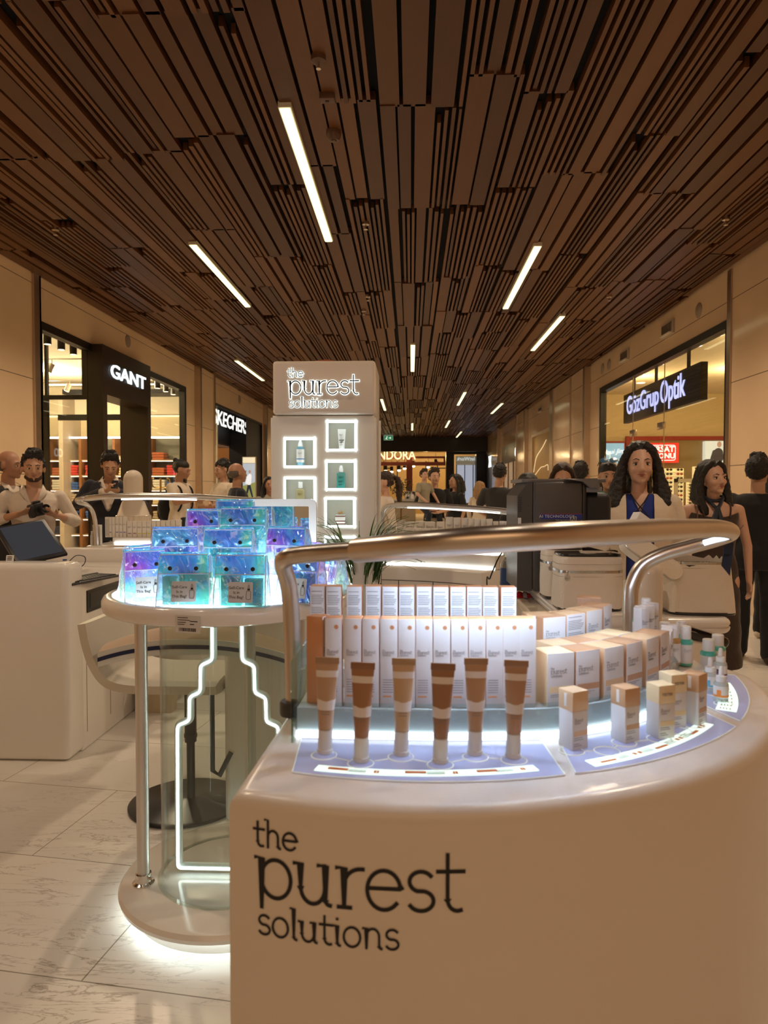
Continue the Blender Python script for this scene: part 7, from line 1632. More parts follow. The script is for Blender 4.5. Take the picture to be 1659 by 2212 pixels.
# zipped cream bags
m_canvas = mat('cream_canvas', (0.82, 0.75, 0.64), rough=0.85, bump=0.25, bump_scale=220, noise_amt=0.05)
m_zip = mat('silver_zip', (0.6, 0.6, 0.58), rough=0.22, metal=1, noise_amt=0.4, noise_scale=300)
m_gbl = mat('gloss_black', (0.010, 0.010, 0.011), rough=0.1, coat=0.6)
def bag(loc, rz, w, d, h, lab, flare=0.0, zipz=0.72, open_=False, lid=True, tagx=-0.4, mtag=True):
    t = thing('canvas_case', lab, 'bag', loc, rz, 'cream canvas vanity cases')
    def ring(z, k, n=48, wx=0, wy=0):
        out = []
        for j in range(n):
            a = 2 * PI * j / n; c_, s_ = math.cos(a), math.sin(a); ex = 0.45
            out.append(((abs(c_) ** ex) * (1 if c_ > 0 else -1) * w / 2 * k + wx * noise.noise(Vector((c_ * 2, s_ * 2, z * 12 + w * 50))), (abs(s_) ** ex) * (1 if s_ > 0 else -1) * d / 2 * k + wy * noise.noise(Vector((c_ * 2 + 9, s_ * 2, z * 12))), z))
        return out
    def kk(f): return 1 + flare * (1 - f) - 0.03 * abs(f - 0.45)
    zt_ = h * zipz
    q = MB(); q.loft([ring(0.008 + (zt_ - .008) * f, kk(f * zipz), wx=.005, wy=.005) for f in [k_ / 8 for k_ in range(9)]], cap=not open_); bd_ = obj('body', q, m_canvas, t, smooth=60, fix=not open_)
    q = MB(); q.loft([ring(0.0, kk(0) * .985), ring(0.004, kk(0) * 1.004), ring(0.010, kk(0) * 1.006)]); obj('base_trim', q, m_gbl, t, smooth=60)
    q = MB(); R0 = ring(zt_, kk(zipz) * 1.006); R1 = ring(zt_ + .009, kk(zipz) * 1.006); q.loft([R0, R1], cap=False); obj('zip', q, m_zip, t)
    if lid:
        q = MB(); q.loft([ring(zt_ + .009 + (h - zt_ - .009) * f, kk(1) * (1 - .02 * f), wx=.003) for f in (0, .3, .6, .9)] + [ring(h, kk(1) * .95)]); obj('upper_band', q, m_canvas, t, smooth=60)
        q = MB(); q.loft([ring(h - .001, kk(1) * .94), ring(h + .004, kk(1) * .965), ring(h + .009, kk(1) * .95), ring(h + .010, kk(1) * .8)]); obj('lid_frame', q, m_gbl, t, smooth=60)
    if open_:
        q = MB(); q.loft([ring(zt_ - .002, kk(zipz) * .985), ring(zt_ - .08, kk(zipz) * .96)], cap=False); obj('lining', q, mat('black_lining', (0.012, 0.011, 0.010), rough=0.4), t, smooth=60, fix=False)
        q = MB(); nn2 = 30; vv = []
        for j in range(nn2 + 1):
            a = PI * j / nn2; ex = .45; c_, s_ = math.cos(a), math.sin(a)
            x_, y_ = (abs(c_) ** ex) * (1 if c_ > 0 else -1) * w / 2 * .985 * kk(zipz), (s_ ** ex if s_ > 0 else 0) * d / 2 * .985 * kk(zipz)
            vv += [(x_, y_, zt_ - .006), (x_ * .99, y_ * .985, zt_ + .014 + .006 * math.sin(j * 1.3))]
        q.add(vv, [(2 * j, 2 * j + 2, 2 * j + 3, 2 * j + 1) for j in range(nn2)]); obj('folded_rim', q, m_canvas, t, fix=False, smooth=60)
    # stitching
    q = MB(); 
    for dz in ((-.012, .03) if lid else (-.012,)):
        if dz > 0 and not lid: continue
        R_ = ring(zt_ + dz, kk(zipz) * 1.007); q.tube(R_, .0007, 4, closed=True)
    obj('stitching', q, mat('tan_thread', (0.45, 0.36, 0.25)), t)
    if mtag:
        x_ = tagx * w; q = MB(); q.T = frame((x_, -d / 2 * kk(zipz) - .009, zt_ - .014), (1, 0, 0), (0, 0, 1)); q.lathe([(.0105, -.0015), (.0105, .0015), (0, .0016)], n=24); tg = obj('zip_tag', q, m_alu, t)
        q = MB(); q.box(x_ - .003, x_ + .003, -d / 2 * kk(zipz) - .009, -d / 2 * kk(zipz) - .004, zt_ - .004, zt_ + .010, .001); obj('zip_pull', q, m_zip, t)
        q = MB(); logo(q, lambda u, v, ww: (x_ - .007 + u, -d / 2 * kk(zipz) - .0108 - ww, zt_ - .016 + v), W=.014, thick=.0001, bold=1.2); o = obj('tag_logo', q, m_inkg, tg, smooth=0)
    return t
bag((pl_(1268, 2.48), 2.50, .9875), .03, .225, .16, .185, 'large cream zipped case with a glossy black lid, left of the rail post', zipz=.70)
bag((pl_(1215, 2.72), 2.76, .9875), .06, .150, .14, .185, 'cream zipped case half hidden behind the large one', zipz=.72)
bag((pl_(1508, 2.40), 2.44, .9875), -.05, .190, .15, .170, 'open cream case flaring at its base at the right end of the worktop', flare=.16, zipz=.98, open_=True, lid=False, tagx=-.46)
# tilted open lid of the right-hand case
t = thing('case_lid', 'open cream case lid tilted up beside the domed column', 'lid', PY(1405, 1205, 2.36))
F_ = frame((0, 0, 0), (0.80, -0.05, -0.60), (0.35, 0.35, .85))
q = MB(); q.T = F_; q.loft([[(a[0], a[1], z) for a in rrect(-.105, .105, -.03, .03, .028)] for z in (-.03, -.028, .028, .03)]); obj('band', q, m_canvas, t)
q = MB(); q.T = F_; q.loft([[(a[0] * .985, a[1] * .96, z) for a in rrect(-.105, .105, -.03, .03, .028)] for z in (-.034, -.031)]); obj('black_rim', q, m_gbl, t)
q = MB(); q.T = F_; q.tube([(a[0] * 1.004, a[1] * 1.02, .018) for a in rrect(-.105, .105, -.03, .03, .028)], .003, 6, closed=True); obj('zip', q, m_zip, t)
# small open cream case behind
t = thing('canvas_case', 'small open cream case in front of the machine', 'bag', (pl_(1285, 2.75), 2.80, 1.163)); t['group'] = 'cream canvas vanity cases'
F_ = Matrix.Rotation(math.radians(14), 4, 'Y')
q = MB(); q.T = F_; q.loft([[(a[0] * k, a[1] * k, z) for a in rrect(-.06, .06, -.03, .03, .028)] for z, k in ((0.01, .97), (.02, 1), (.045, 1), (.05, .97))]); obj('body', q, m_canvas, t, smooth=50)
q = MB(); q.T = F_; q.tube([(a[0], a[1], .053 + .004 * math.sin(i_)) for i_, a in enumerate(rrect(-.058, .058, -.03, .03, .028))], .003, 6, closed=True); obj('zip', q, m_zip, t)
q = MB(); q.T = F_; q.tube(catmull([(-.05, 0, .052), (-.035, 0, .072), (-.02, 0, .066), (-.005, 0, .06)], 5), .008, 8); obj('folded_rim', q, m_canvas, t)
q = MB(); q.box(pl_(1240, 2.75), pl_(1335, 2.75), 2.77, 2.86, .9878, 1.166, .006); tag(obj('black_case', q, m_gbl), 'glossy black case under the small open cream case', 'case')
# white printed box leaning
t = thing('printed_carton', 'tilted white carton with black words above the rail', 'box', PY(1378, 1140, 2.5))
F_ = frame((0, 0, 0), (0.86, 0.1, 0.42), (-.42, .1, .86)) @ Matrix.Rotation(math.radians(-28), 4, 'Z') @ Matrix.Rotation(-.35, 4, 'Y')
F_ = frame((0, 0, 0), (0.80, 0.25, -.55), (.50, .25, .80))
q = MB(); q.T = F_; q.box(-.032, .032, -.09, .045, -.02, .02, .001); obj('carton', q, m_card, t)
for k, s2 in enumerate(('skincare for', 'healthy')):
    o = text('print', s2, frame(F_ @ Vector((.0, -.004 - .012 * k, .0212)), F_.to_3x3() @ Vector((.85, .5, 0)), F_.to_3x3() @ Vector((-.5, .85, 0))), m_ink, None, size=.008 + .006 * k, extrude=.0002); o.parent = t
q = MB(); q.T = F_; q.box(-.02, .02, .0452, .0456, -.001, .001); obj('flap_slit', q, m_inkg, t)
# the case resting under it
# items on the lower top
t = thing('pump_bottle', 'blue-labelled bottle beside the machine', 'bottle', (pl_(1097, 3.3), 3.3, .9355))
q = MB(); q.lathe([(0, 0), (.034, 0), (.036, .004), (.036, .12), (.02, .15), (.014, .155)], n=28); obj('bottle', q, mat('smoky_bottle', (0.22, 0.19, 0.14), rough=0.12, coat=.4), t)
q = MB(); q.lathe([(.0365, .01), (.0365, .105)], n=28); obj('blue_label', q, mat('deep_blue_label', (0.025, 0.06, 0.17), rough=0.35), t)
q = MB(); q.lathe([(.015, .154), (.015, .175), (0, .176)], n=16); obj('cap', q, m_pl, t)
t = thing('hair_dryer', 'dark gadget with a round lens lying beside the blue bottle', 'gadget', (pl_(1128, 3.25), 3.25, .9355))
q = MB(); q.cap((-.03, 0, .10), .030, (.05, 0, .055), .022); q.cap((.02, 0, .07), .014, (.07, .02, .016), .014); obj('body', q, m_dark, t)
q = MB(); q.tube([(-.046 + .018 * math.cos(k * PI / 8), -.03, .105 + .018 * math.sin(k * PI / 8)) for k in range(16)], .004, 6, closed=True); obj('ring', q, m_alu, t)
t = thing('snack_pouch', 'crumpled red and white snack wrapper on the worktop', 'wrapper', (pl_(1118, 3.1), 3.08, .9355))
q = MB(); vv = []; ff = []
for j in range(13):
    for i_ in range(25):
        u, v = i_ / 24 - .5, j / 12 - .5; z = .018 * (1 - (2 * v) ** 2) * (1 - (2 * u) ** 4) + .010 * noise.noise(Vector((u * 9, v * 7, 3))) + .004; vv.append((u * .13, v * .06, max(.001, z)))
for j in range(12):
    for i_ in range(24): a = j * 25 + i_; ff.append((a, a + 1, a + 26, a + 25))
q.add(vv, ff); me = q.mesh('wrapper'); 
for p_ in me.polygons: p_.material_index = 0 if p_.center.x < -.02 or .035 > p_.center.x > .018 else 1
finish(me, [mat('wrapper_white', (.6, .55, .5), rough=.25), mat('wrapper_red', (.5, .02, .02), rough=.2)], 180); o = bpy.data.objects.new('film', me); COL.objects.link(o); o.parent = t
t = thing('snack_roll', 'clear-wrapped roll with a green and pink band beside the wrapper', 'snack', (pl_(1137, 3.14), 3.16, .9355))
q = MB(); q.cap((-.03, 0, .045), .026, (.03, -.02, .030), .026); obj('roll', q, mat('pale_roll', (.6, .55, .48), rough=.25, coat=.5), t)
q = MB(); q.tube([(-.008, -.006, .041), (.0, -.009, .038)], .0268, 18); obj('green_band', q, mat('green_band', (.1, .35, .15)), t); q = MB(); q.tube([(.016, -.015, .034), (.036, -.021, .029)], .0266, 18); obj('pink_band', q, mat('pink_band', (.55, .3, .28)), t)
text('print', 'SMP 50', frame((.026, -.0455, .034), (1, 0, -.2), (0, .1, 1)), m_ink, None, size=.012, extrude=.0002).parent = t
q = MB(); q.tube(catmull([PY(1096, 1180, 3.2), PY(1080, 1200, 3.1), PY(1068, 1225, 3.0), PY(1058, 1250, 2.9), PY(1052, 1268, 2.8), Vector((.33, 2.8, .6))], 6), .003, 6); tag(obj('cable', q, m_dark), 'thin black cable hanging in front of the curved counter', 'cable')
# cream case and silver lining low behind the front counter
t = thing('canvas_case', 'cream case with a silver zip and a dark sheeny top beyond the slim cartons', 'bag', (pl_(1505, 1.95), 2.0, 0.93)); t['group'] = 'cream canvas vanity cases'
q = MB(); q.T = Matrix.Rotation(.12, 4, 'Y'); q.box(-.06, .07, -.04, .04, -.06, .055, .012, 3); obj('body', q, m_canvas, t)
q = MB(); q.T = Matrix.Rotation(.12, 4, 'Y'); q.box(-.062, .072, -.042, .042, -.012, -.004, .003); obj('zip', q, m_zip, t)
q = MB(); q.T = Matrix.Rotation(.28, 4, 'Y'); q.box(-.06, .07, -.04, .04, .055, .085, .012, 3); obj('dark_top', q, m_gbl, t)
q = MB(); q.box(pl_(1470, 1.95), pl_(1545, 1.95), 1.94, 2.06, 0.0, .868, .01); tag(obj('side_stand', q, m_lac), 'low white stand under the cream case beyond the slim cartons', 'stand')

# ================================================================== CHAIR
ch = thing('swivel_chair', 'cream shell chair on a black round base behind the round table', 'chair', (-1.0, 3.10, 0))
prof = catmull([(-.36, 0, .845), (-.345, 0, .76), (-.315, 0, .67), (-.26, 0, .60), (-.16, 0, .575), (0, 0, .573), (.17, 0, .573), (.20, 0, .575)], 6)
q = MB(); th = .026; rings = []
wd = 0.23
nrm_ = []
for i, p_ in enumerate(prof):
    a = prof[max(i - 1, 0)]; b = prof[min(i + 1, len(prof) - 1)]; d_ = (b - a).normalized(); nrm_.append(Vector((-d_.z, 0, d_.x)))
vv = []; ny = 8
for i, p_ in enumerate(prof):
    for s_ in (1, -1):
        for j in range(ny + 1):
            y = -wd + 2 * wd * j / ny; ed = 1 - (abs(y) / wd) ** 6 * .35
            vv.append(p_ + nrm_[i] * (th * ed * s_) + Vector((0, y, 0)))
m_ = 2 * (ny + 1); ff = []
for i in range(len(prof) - 1):
    for s_ in range(2):
        for j in range(ny): a = i * m_ + s_ * (ny + 1) + j; ff.append((a, a + 1, a + 1 + m_, a + m_))
    for e in (0, ny): a = i * m_ + e; b = i * m_ + ny + 1 + e; ff.append((a, b, b + m_, a + m_))
for i in (0, len(prof) - 1):
    for j in range(ny): a = i * m_ + j; ff.append((a, a + 1, a + ny + 2, a + ny + 1))
q.add(vv, ff); obj('seat_shell', q, mat('cream_leather', (0.66, 0.60, 0.50), rough=0.45), ch, smooth=60)
q = MB(); q.lathe([(0, 0), (.245, 0), (.250, .004), (.250, .012), (.235, .018), (.04, .026), (.03, .03), (0, .03)], n=64); obj('base', q, mat('black_base', (0.014, 0.013, 0.013), rough=0.28), ch)
q = MB(); q.tube([(0.02, 0, .025), (0.02, 0, .30)], .018, 16); q.tube([(0.02, 0, .28), (.02, 0, .54)], .026, 16); q.tube([(.02, 0, .30), (.02, 0, .315)], .029, 16); obj('pole', q, m_dark, ch)
q = MB(); q.box(-.06, .13, -.08, .08, .535, .552, .004); q.cap((-.09, -.05, .525), .017, (-.02, -.05, .528), .016); obj('lever_plate', q, m_dark, ch)
q = MB(); q.tube([(.16, -.15, .55), (.16, -.15, .21), (.19, -.15, .19), (.24, -.15, .29)], .011, 8); obj('footrest', q, m_dark, ch)
# striped cushion
cu = thing('striped_cushion', 'beige cushion with white edge and navy stripe lying on the chair', 'cushion', (-0.88, 2.965, .60))
def arch(u): return .235 - .30 * u * u + (.0 if u > -.5 else -(abs(u) - .5) * .10)
def crv(u, z0, z1, y, th2=.0):
    return None
n2 = 40
def band(z0, z1, yoff, nm, m, par):
    q = MB(); vv = []
    for k in range(n2 + 1):
        u = -0.62 + 1.24 * k / n2; x = u * .62; z = .175 - .17 * abs(u) ** 2.1
        yb = -.19 + .05 * abs(u)
        vv += [(x, yb - yoff, z + z0), (x, yb - yoff, z + z1), (x, yb + .15, z + z1 * .5 + .005), (x, yb + .15, z + z0)]
    ff = []
    for k in range(n2):
        a = k * 4; ff += [(a, a + 4, a + 5, a + 1), (a + 1, a + 5, a + 6, a + 2), (a + 2, a + 6, a + 7, a + 3), (a + 3, a + 7, a + 4, a)]
    ff += [(0, 1, 2, 3), (n2 * 4, n2 * 4 + 3, n2 * 4 + 2, n2 * 4 + 1)]
    q.add(vv, ff); return obj(nm, q, m, par, smooth=50)
band(-.030, .030, .0, 'white_edge', mat('white_cloth', (0.72, 0.72, 0.70), rough=0.8), cu)
band(-.0075, .0085, .002, 'navy_stripe', mat('navy_cloth', (0.02, 0.03, 0.09), rough=0.8), cu)
q = MB(); vv = []
for k in range(n2 + 1):
    u = -0.62 + 1.24 * k / n2; x = u * .62; z = .175 - .17 * abs(u) ** 2.1; yb = -.185 + .05 * abs(u)
    for j in range(7): t_ = j / 6; vv.append((x, yb + .145 * t_, z + .028 + .05 * math.sin(t_ * PI * .9) * (1 - abs(u) * .9)))
q.add(vv, [(k * 7 + j, (k + 1) * 7 + j, (k + 1) * 7 + j + 1, k * 7 + j + 1) for k in range(n2) for j in range(6)]); obj('beige_top', q, mat('beige_cloth', (0.58, 0.45, 0.34), rough=0.85), cu, fix=False, smooth=60)
# beige bag on the floor
t = thing('tote_bag', 'slumped beige paper-like bag on the floor beyond the chair', 'bag', (pl_(312, 4.35) + .02, 4.42, 0))
q = MB(); R_ = []
for f, k in ((0, .96), (.04, 1.0), (.1, 1.03), (.18, 1.0), (.25, .9), (.27, .84)): R_.append([(x_ * k + .004 * math.sin(y_ * 90 + f * 40), y_ * k, f) for x_, y_ in rrect(-.12, .12, -.06, .06, .03)])
q.loft(R_); obj('bag', q, mat('beige_bag', (0.52, 0.42, 0.28), rough=0.8, bump=.4, bump_scale=25), t)
q = MB(); q.tube(catmull([(-.06, -.06, .26), (-.05, -.07, .31), (.05, -.07, .31), (.06, -.06, .26)], 5), .006, 8); obj('handle', q, mat('beige_bag', (0.52, 0.42, 0.28)), t)
# ================================================================== PEOPLE
m_eyew = mat('eye_white', (0.6, 0.57, 0.53), rough=0.3, noise_amt=0); m_iris = mat('eye_dark', (0.02, 0.012, 0.008), rough=0.2, noise_amt=0)
def skin(nm, c): return mat('skin_' + nm, c, rough=0.5, noise_amt=0.05, subsurf=0.08)
SK = {'fair': skin('fair', (0.60, 0.36, 0.26)), 'olive': skin('olive', (0.50, 0.28, 0.18)), 'tan': skin('tan', (0.42, 0.22, 0.14))}
LIP = mat('lips', (0.36, 0.11, 0.09), rough=0.4, noise_amt=0)
def hairm(nm, c): return mat('hair_' + nm, c, rough=0.38, bump=0.6, bump_scale=160, noise_amt=0.4, noise_scale=60)
HB = hairm('black', (0.010, 0.008, 0.007)); HBR = hairm('brown', (0.035, 0.017, 0.010)); HG_ = hairm('grey', (0.10, 0.08, 0.065)); HBL = hairm('blonde', (0.35, 0.2, 0.09))
def cloth(nm, c, **k): return mat('cloth_' + nm, c, rough=0.85, bump=0.5, bump_scale=18, noise_amt=0.08, sheen=0.15, **k)
C = {n: cloth(n, c) for n, c in {'white': (.68, .60, .52), 'cream': (.66, .56, .45), 'black': (.010, .010, .012), 'navy': (.012, .015, .028), 'charcoal': (.028, .026, .027), 'blue': (.012, .03, .22), 'beige': (.45, .36, .27), 'brown': (.045, .026, .02), 'teal': (.02, .25, .22), 'jeans': (.03, .045, .08), 'lilac': (.28, .25, .30), 'camo': (.30, .27, .20), 'grey': (.25, .23, .2)}.items()}
def remesh(mb, name, vox, smooth=2, disp=None):
    me = mb.mesh(name); o = bpy.data.objects.new('tmp', me); COL.objects.link(o)
    r = o.modifiers.new('r', 'REMESH'); r.mode = 'VOXEL'; r.voxel_size = vox; r.use_smooth_shade = True
    if smooth: s = o.modifiers.new('s', 'SMOOTH'); s.factor = 0.6; s.iterations = smooth
    dg = bpy.context.evaluated_depsgraph_get(); out = bpy.data.meshes.new_from_object(o.evaluated_get(dg))
    bpy.data.objects.remove(o); bpy.data.meshes.remove(me)
    if disp:
        amp, fr, sd = disp; nn = [v.normal.copy() for v in out.vertices]
        for v, n in zip(out.vertices, nn): v.co += n * amp * noise.noise(v.co * fr + Vector((sd, 0, 0)))
    out.name = name; out.materials.clear(); return out
def put(name, me, m, par):
    me.materials.append(m); me.polygons.foreach_set('use_smooth', [True] * len(me.polygons)); o = bpy.data.objects.new(name, me); COL.objects.link(o); o.parent = par; return o
BT = Matrix.Diagonal((1.05, 1.05, 1.03, 1)); BTI = BT.inverted()
def vcut(me, test):
    bm = bmesh.new(); bm.from_mesh(me); bmesh.ops.delete(bm, geom=[f for f in bm.faces if test(BTI @ f.calc_center_median())], context='FACES')
    E = [e for e in bm.edges if e.is_boundary]; nb = {}
    for e in E:
        for a, b in ((e.verts[0], e.verts[1]), (e.verts[1], e.verts[0])): nb.setdefault(a, []).append(b)
    for _ in range(8):
        new = {v: (v.co + sum((w.co for w in n), Vector())) / (len(n) + 1) for v, n in nb.items()}
        for v, p in new.items(): v.co = p
    bm.to_mesh(me); bm.free(); return me
def torso(mb, g, w=1.0, infl=0.0, z0=0.80, z1=1.45, lean=0.0, wide=1.0):
    # (z, half width, half depth, y shift)
    T = [(0.80, .150, .110, .01), (0.90, .168, .118, .012), (0.97, .160, .112, .01), (1.07, .135 if g == 'f' else .148, .098, .0), (1.17, .145 if g == 'f' else .160, .105, -.004), (1.27, .158 if g == 'f' else .176, .115 if g == 'f' else .112, -.008), (1.36, .165 if g == 'f' else .188, .098, .002), (1.415, .135 if g == 'f' else .155, .078, .010), (1.45, .075, .062, .014), (1.475, .055, .055, .014)]
    R = []
    for z, a, b, y in T:
        if z < z0 - 1e-6 or z > z1 + 1e-6: continue
        R.append([((a * w * wide + infl) * (abs(math.cos(t)) ** .85) * (1 if math.cos(t) > 0 else -1), y + (b * w + infl) * (abs(math.sin(t)) ** .9) * (1 if math.sin(t) > 0 else -1), z) for t in [2 * PI * k / 28 for k in range(28)]])
    mb.loft(R)
def hand(mb, wr, d, palm, grip=0.35, s=1.0):
    """palm and five fingers from the wrist along d; palm = palm normal"""
    d = Vector(d).normalized(); n = Vector(palm); n = (n - d * n.dot(d)).normalized(); sd = d.cross(n)
    wr = Vector(wr); a = wr + d * 0.02 * s; b = wr + d * 0.085 * s
    for k in (-.024, -.008, .008, .024): mb.cap(a + sd * k * .8 * s, .0145 * s, b + sd * k * s * 1.15, .0115 * s, 8)
    for i, (k, L) in enumerate(((-.029, .068), (-.0095, .078), (.0105, .073), (.030, .056))):
        p = b + sd * k * s; v = d.copy(); ln = L * s
        for j, fr in enumerate((.42, .33, .25)):
            v = (v + n * math.tan(grip * (0.5 + .4 * j))).normalized(); q_ = p + v * ln * fr; mb.cap(p, (.0092 - .0008 * j) * s, q_, (.0084 - .0008 * j) * s, 8); p = q_
    t0 = wr + d * .03 * s - sd * .026 * s; t1 = t0 + (d * .7 - sd * .7 + n * .25).normalized() * .034 * s; t2 = t1 + (d * .95 - sd * .1 + n * .45 * grip * 2).normalized() * .034 * s
    mb.cap(t0, .0135 * s, t1, .011 * s, 8); mb.cap(t1, .0105 * s, t2, .008 * s, 8)
HAIR = {}
def person(loc, rz, H, lab, g='m', sk='olive', hair=HB, hstyle='short', head=(0, 0, 0), vox=.011, top=None, topc='white', sleeve='long', bottom='trousers', botc='black', arms=None, face=True, group=None, neckv=None, jacket=None, jacketc='navy', beard=False, legs=None, shoes='black', grips=(.4, .4), palms=None, fat=1.0, brow=None, mat_top=None):
    t = thing('person', lab, 'person', loc, rz, group); t.scale = (H / 1.815,) * 3
    S = SK[sk]; sw = .175 if g == 'f' else .200
    A = arms or {}
    # joints: elbow and wrist each side; s=-1 picture left when facing the viewer
    def arm(s_): return A.get(s_) or (Vector((s_ * (sw + .06), .03, 1.13)), Vector((s_ * (sw + .055), -.05, .89)))
    L_ = legs or {}
    def leg(s_): return L_.get(s_) or (Vector((s_ * .10, .0, .86)), Vector((s_ * .105, -.01, .48)), Vector((s_ * .11, .02, .09)))
    sh = {s_: Vector((s_ * sw, .012, 1.385)) for s_ in (-1, 1)}
    ar = .040 if g == 'f' else .048
    HR = Matrix.Translation((0, 0, 1.512 if g == 'f' else 1.525)) @ Euler((math.radians(head[0]), math.radians(head[1]), math.radians(head[2]))).to_matrix().to_4x4() @ Matrix.Diagonal((1.14, 1.12, 1.12, 1)) @ Matrix.Translation((0, 0, -1.50))
    q = MB(); q.T = BT; torso(q, g, .93 * (fat if fat < 1 else 1)); q.cap((0, .014, 1.42), .046 if g == 'f' else .056, (0, .008, 1.53), .044 if g == 'f' else .056)
    for s_ in (-1, 1):
        e, w = arm(s_); q.ell(sh[s_] + Vector((-s_ * .02, 0, -.01)), (.055, .05, .055)); q.cap(sh[s_], ar, e, ar * .78); q.cap(e, ar * .82, w, ar * .56)
        a_, k_, f_ = leg(s_); q.cap(a_, .085, k_, .055); q.cap(k_, .056, f_, .036); q.cap(f_ + Vector((0, -.0, -.045)), .036, f_ + Vector((0, -.13, -.055)), .028)
        hd = (w - e).normalized(); pn = (palms or {}).get(s_) or Vector((-s_, -.2, 0)); hand(q, w, hd, pn, grips[0 if s_ < 0 else 1], 1.0 if g == 'm' else .9)
    q.T = HR; fw = 1.0 if g == 'm' else .95
    q.ell((0, .018, 1.665), (.076 * fw, .094, .088)); q.ell((0, -.030, 1.625), (.064 * fw, .066, .085)); q.ell((0, -.045, 1.578), (.047 * fw, .045, .040)); q.ell((0, -.074, 1.553), (.022, .022, .018))
    jw = .021 if g == 'f' else .03; q.cap((-jw, -.03, 1.572), .028, (jw, -.03, 1.572), .028, 10)
    q.cap((0, -.088, 1.650), .009, (0, -.106, 1.612), .0125, 10); q.ell((-.011, -.094, 1.606), (.009, .011, .008)); q.ell((.011, -.094, 1.606), (.009, .011, .008))
    for s_ in (-1, 1):
        q.ell((s_ * .036 * fw, -.068, 1.612), (.021, .020, .020)); q.ell((s_ * .030 * fw, -.081, 1.660), (.022, .012, .009)); q.ell((s_ * .079 * fw, .008, 1.630), (.010, .018, .030))
        q.ell((s_ * .006, -.090, 1.580), (.018, .010, .008))
    q.T = Matrix.Identity(4)
    put('body', remesh(q, 'body', vox), S, t)
    if face:
        for s_ in (-1, 1):
            q = MB(); q.T = HR; q.ell((s_ * .030 * fw, -.0795, 1.640), (.0155, .0085, .0068)); e_ = obj('eye', q, m_eyew, t, smooth=80)
            q = MB(); q.T = HR; q.ell((s_ * .030 * fw, -.0862, 1.640), (.0062, .0034, .0060)); obj('iris', q, m_iris, e_, smooth=80)
            q = MB(); q.T = HR; q.tube([(s_ * .014, -.0865, 1.646), (s_ * .030 * fw, -.089, 1.6495), (s_ * .046 * fw, -.080, 1.643)], [.0014, .0022, .0012], 6); obj('eyelid', q, hair if g == 'f' else S, t, smooth=80)
            q = MB(); q.T = HR; q.tube([(s_ * .012, -.0925, 1.663), (s_ * .030 * fw, -.093, 1.6695), (s_ * .050 * fw, -.080, 1.663)], [.0034, .0036, .0015] if g == 'm' else [.0022, .0026, .001], 6, flat=.6); obj('eyebrow', q, brow or (HB if hair in (HB, HBR) else hair), t, smooth=80)
        q = MB(); q.T = HR; q.tube([(-.024, -.087, 1.5835), (-.010, -.0985, 1.5865), (0, -.100, 1.585), (.010, -.0985, 1.5865), (.024, -.087, 1.5835)], [.001, .0042, .0040, .0042, .001], 8, flat=.8); q.tube([(-.020, -.0885, 1.5805), (0, -.099, 1.5765), (.020, -.0885, 1.5805)], [.001, .0052, .001], 8, flat=.8); obj('lips', q, LIP if g == 'f' else mat('lips_plain', (.34, .15, .11), rough=.5, noise_amt=0), t, smooth=80)
        if beard:
            q = MB(); q.T = HR; q.cap((-.046, -.033, 1.572), .0205, (-.018, -.067, 1.552), .0205); q.cap((.046, -.033, 1.572), .0205, (.018, -.067, 1.552), .0205); q.cap((-.014, -.074, 1.552), .0195, (.014, -.074, 1.552), .0195)
            q.tube([(-.026, -.083, 1.588), (-.012, -.0955, 1.597), (0, -.0975, 1.595), (.012, -.0955, 1.597), (.026, -.083, 1.588)], [.003, .0045, .0045, .0045, .003], 6)
            put('beard', remesh(q, 'beard', .006, 1), mat('beard_dark', (.05, .028, .02), rough=.8), t)
    # hair
    q = MB(); q.T = HR; ds = (.006, 55, 3)
    if hstyle != 'bald':
        q.ell((0, .036, 1.693), (.083 * fw, .096, .080)); q.ell((0, .052, 1.650), (.081 * fw, .074, .070))
    else:
        q.ell((0, .052, 1.632), (.081 * fw, .070, .052)); q.ell((-.055, .03, 1.64), (.025, .05, .035)); q.ell((.055, .03, 1.64), (.025, .05, .035)); ds = (.002, 50, 1)
    if hstyle == 'short':
        q.cap((-.052 * fw, -.034, 1.736), .022, (.052 * fw, -.034, 1.736), .022); q.cap((-.035, -.03, 1.762), .022, (.045, -.03, 1.766), .024); q.cap((-.02, .02, 1.775), .026, (.03, .02, 1.775), .026); q.cap((-.076 * fw, .0, 1.69), .014, (-.078 * fw, .01, 1.645), .010); q.cap((.076 * fw, .0, 1.69), .014, (.078 * fw, .01, 1.645), .010); ds = (.012, 85, 7); q.ell((-.066 * fw, .02, 1.665), (.022, .045, .035)); q.ell((.066 * fw, .02, 1.665), (.022, .045, .035))
    if hstyle == 'curly':
        rr = random.Random(4)
        for k in range(46):
            a = rr.uniform(0, 2 * PI); b = rr.uniform(.05, 1.45); q.ell((.088 * math.sin(b) * math.cos(a), .03 + .1 * math.sin(b) * math.sin(a), 1.690 + .088 * math.cos(b)), (.02, .02, .02), 8, 6)
    if hstyle in ('bun', 'pony', 'updo'):
        q.ell((0, .01, 1.70), (.078 * fw, .085, .066)); ds = (.002, 40, 2)
        if hstyle == 'bun': q.ell((0, .125, 1.735), (.034, .034, .034)); q.ell((0, .105, 1.66), (.05, .04, .05))
        if hstyle == 'pony':
            q.ell((0, .125, 1.70), (.03, .03, .03)); P = [(0, .13, 1.70), (0, .175, 1.66), (0, .185, 1.58), (0, .17, 1.48), (0, .155, 1.38)]; q.tube(P, [.02, .036, .044, .04, .014], 12); ds = (.008, 45, 2)
        if hstyle == 'updo': q.ell((0, .11, 1.70), (.045, .04, .045))
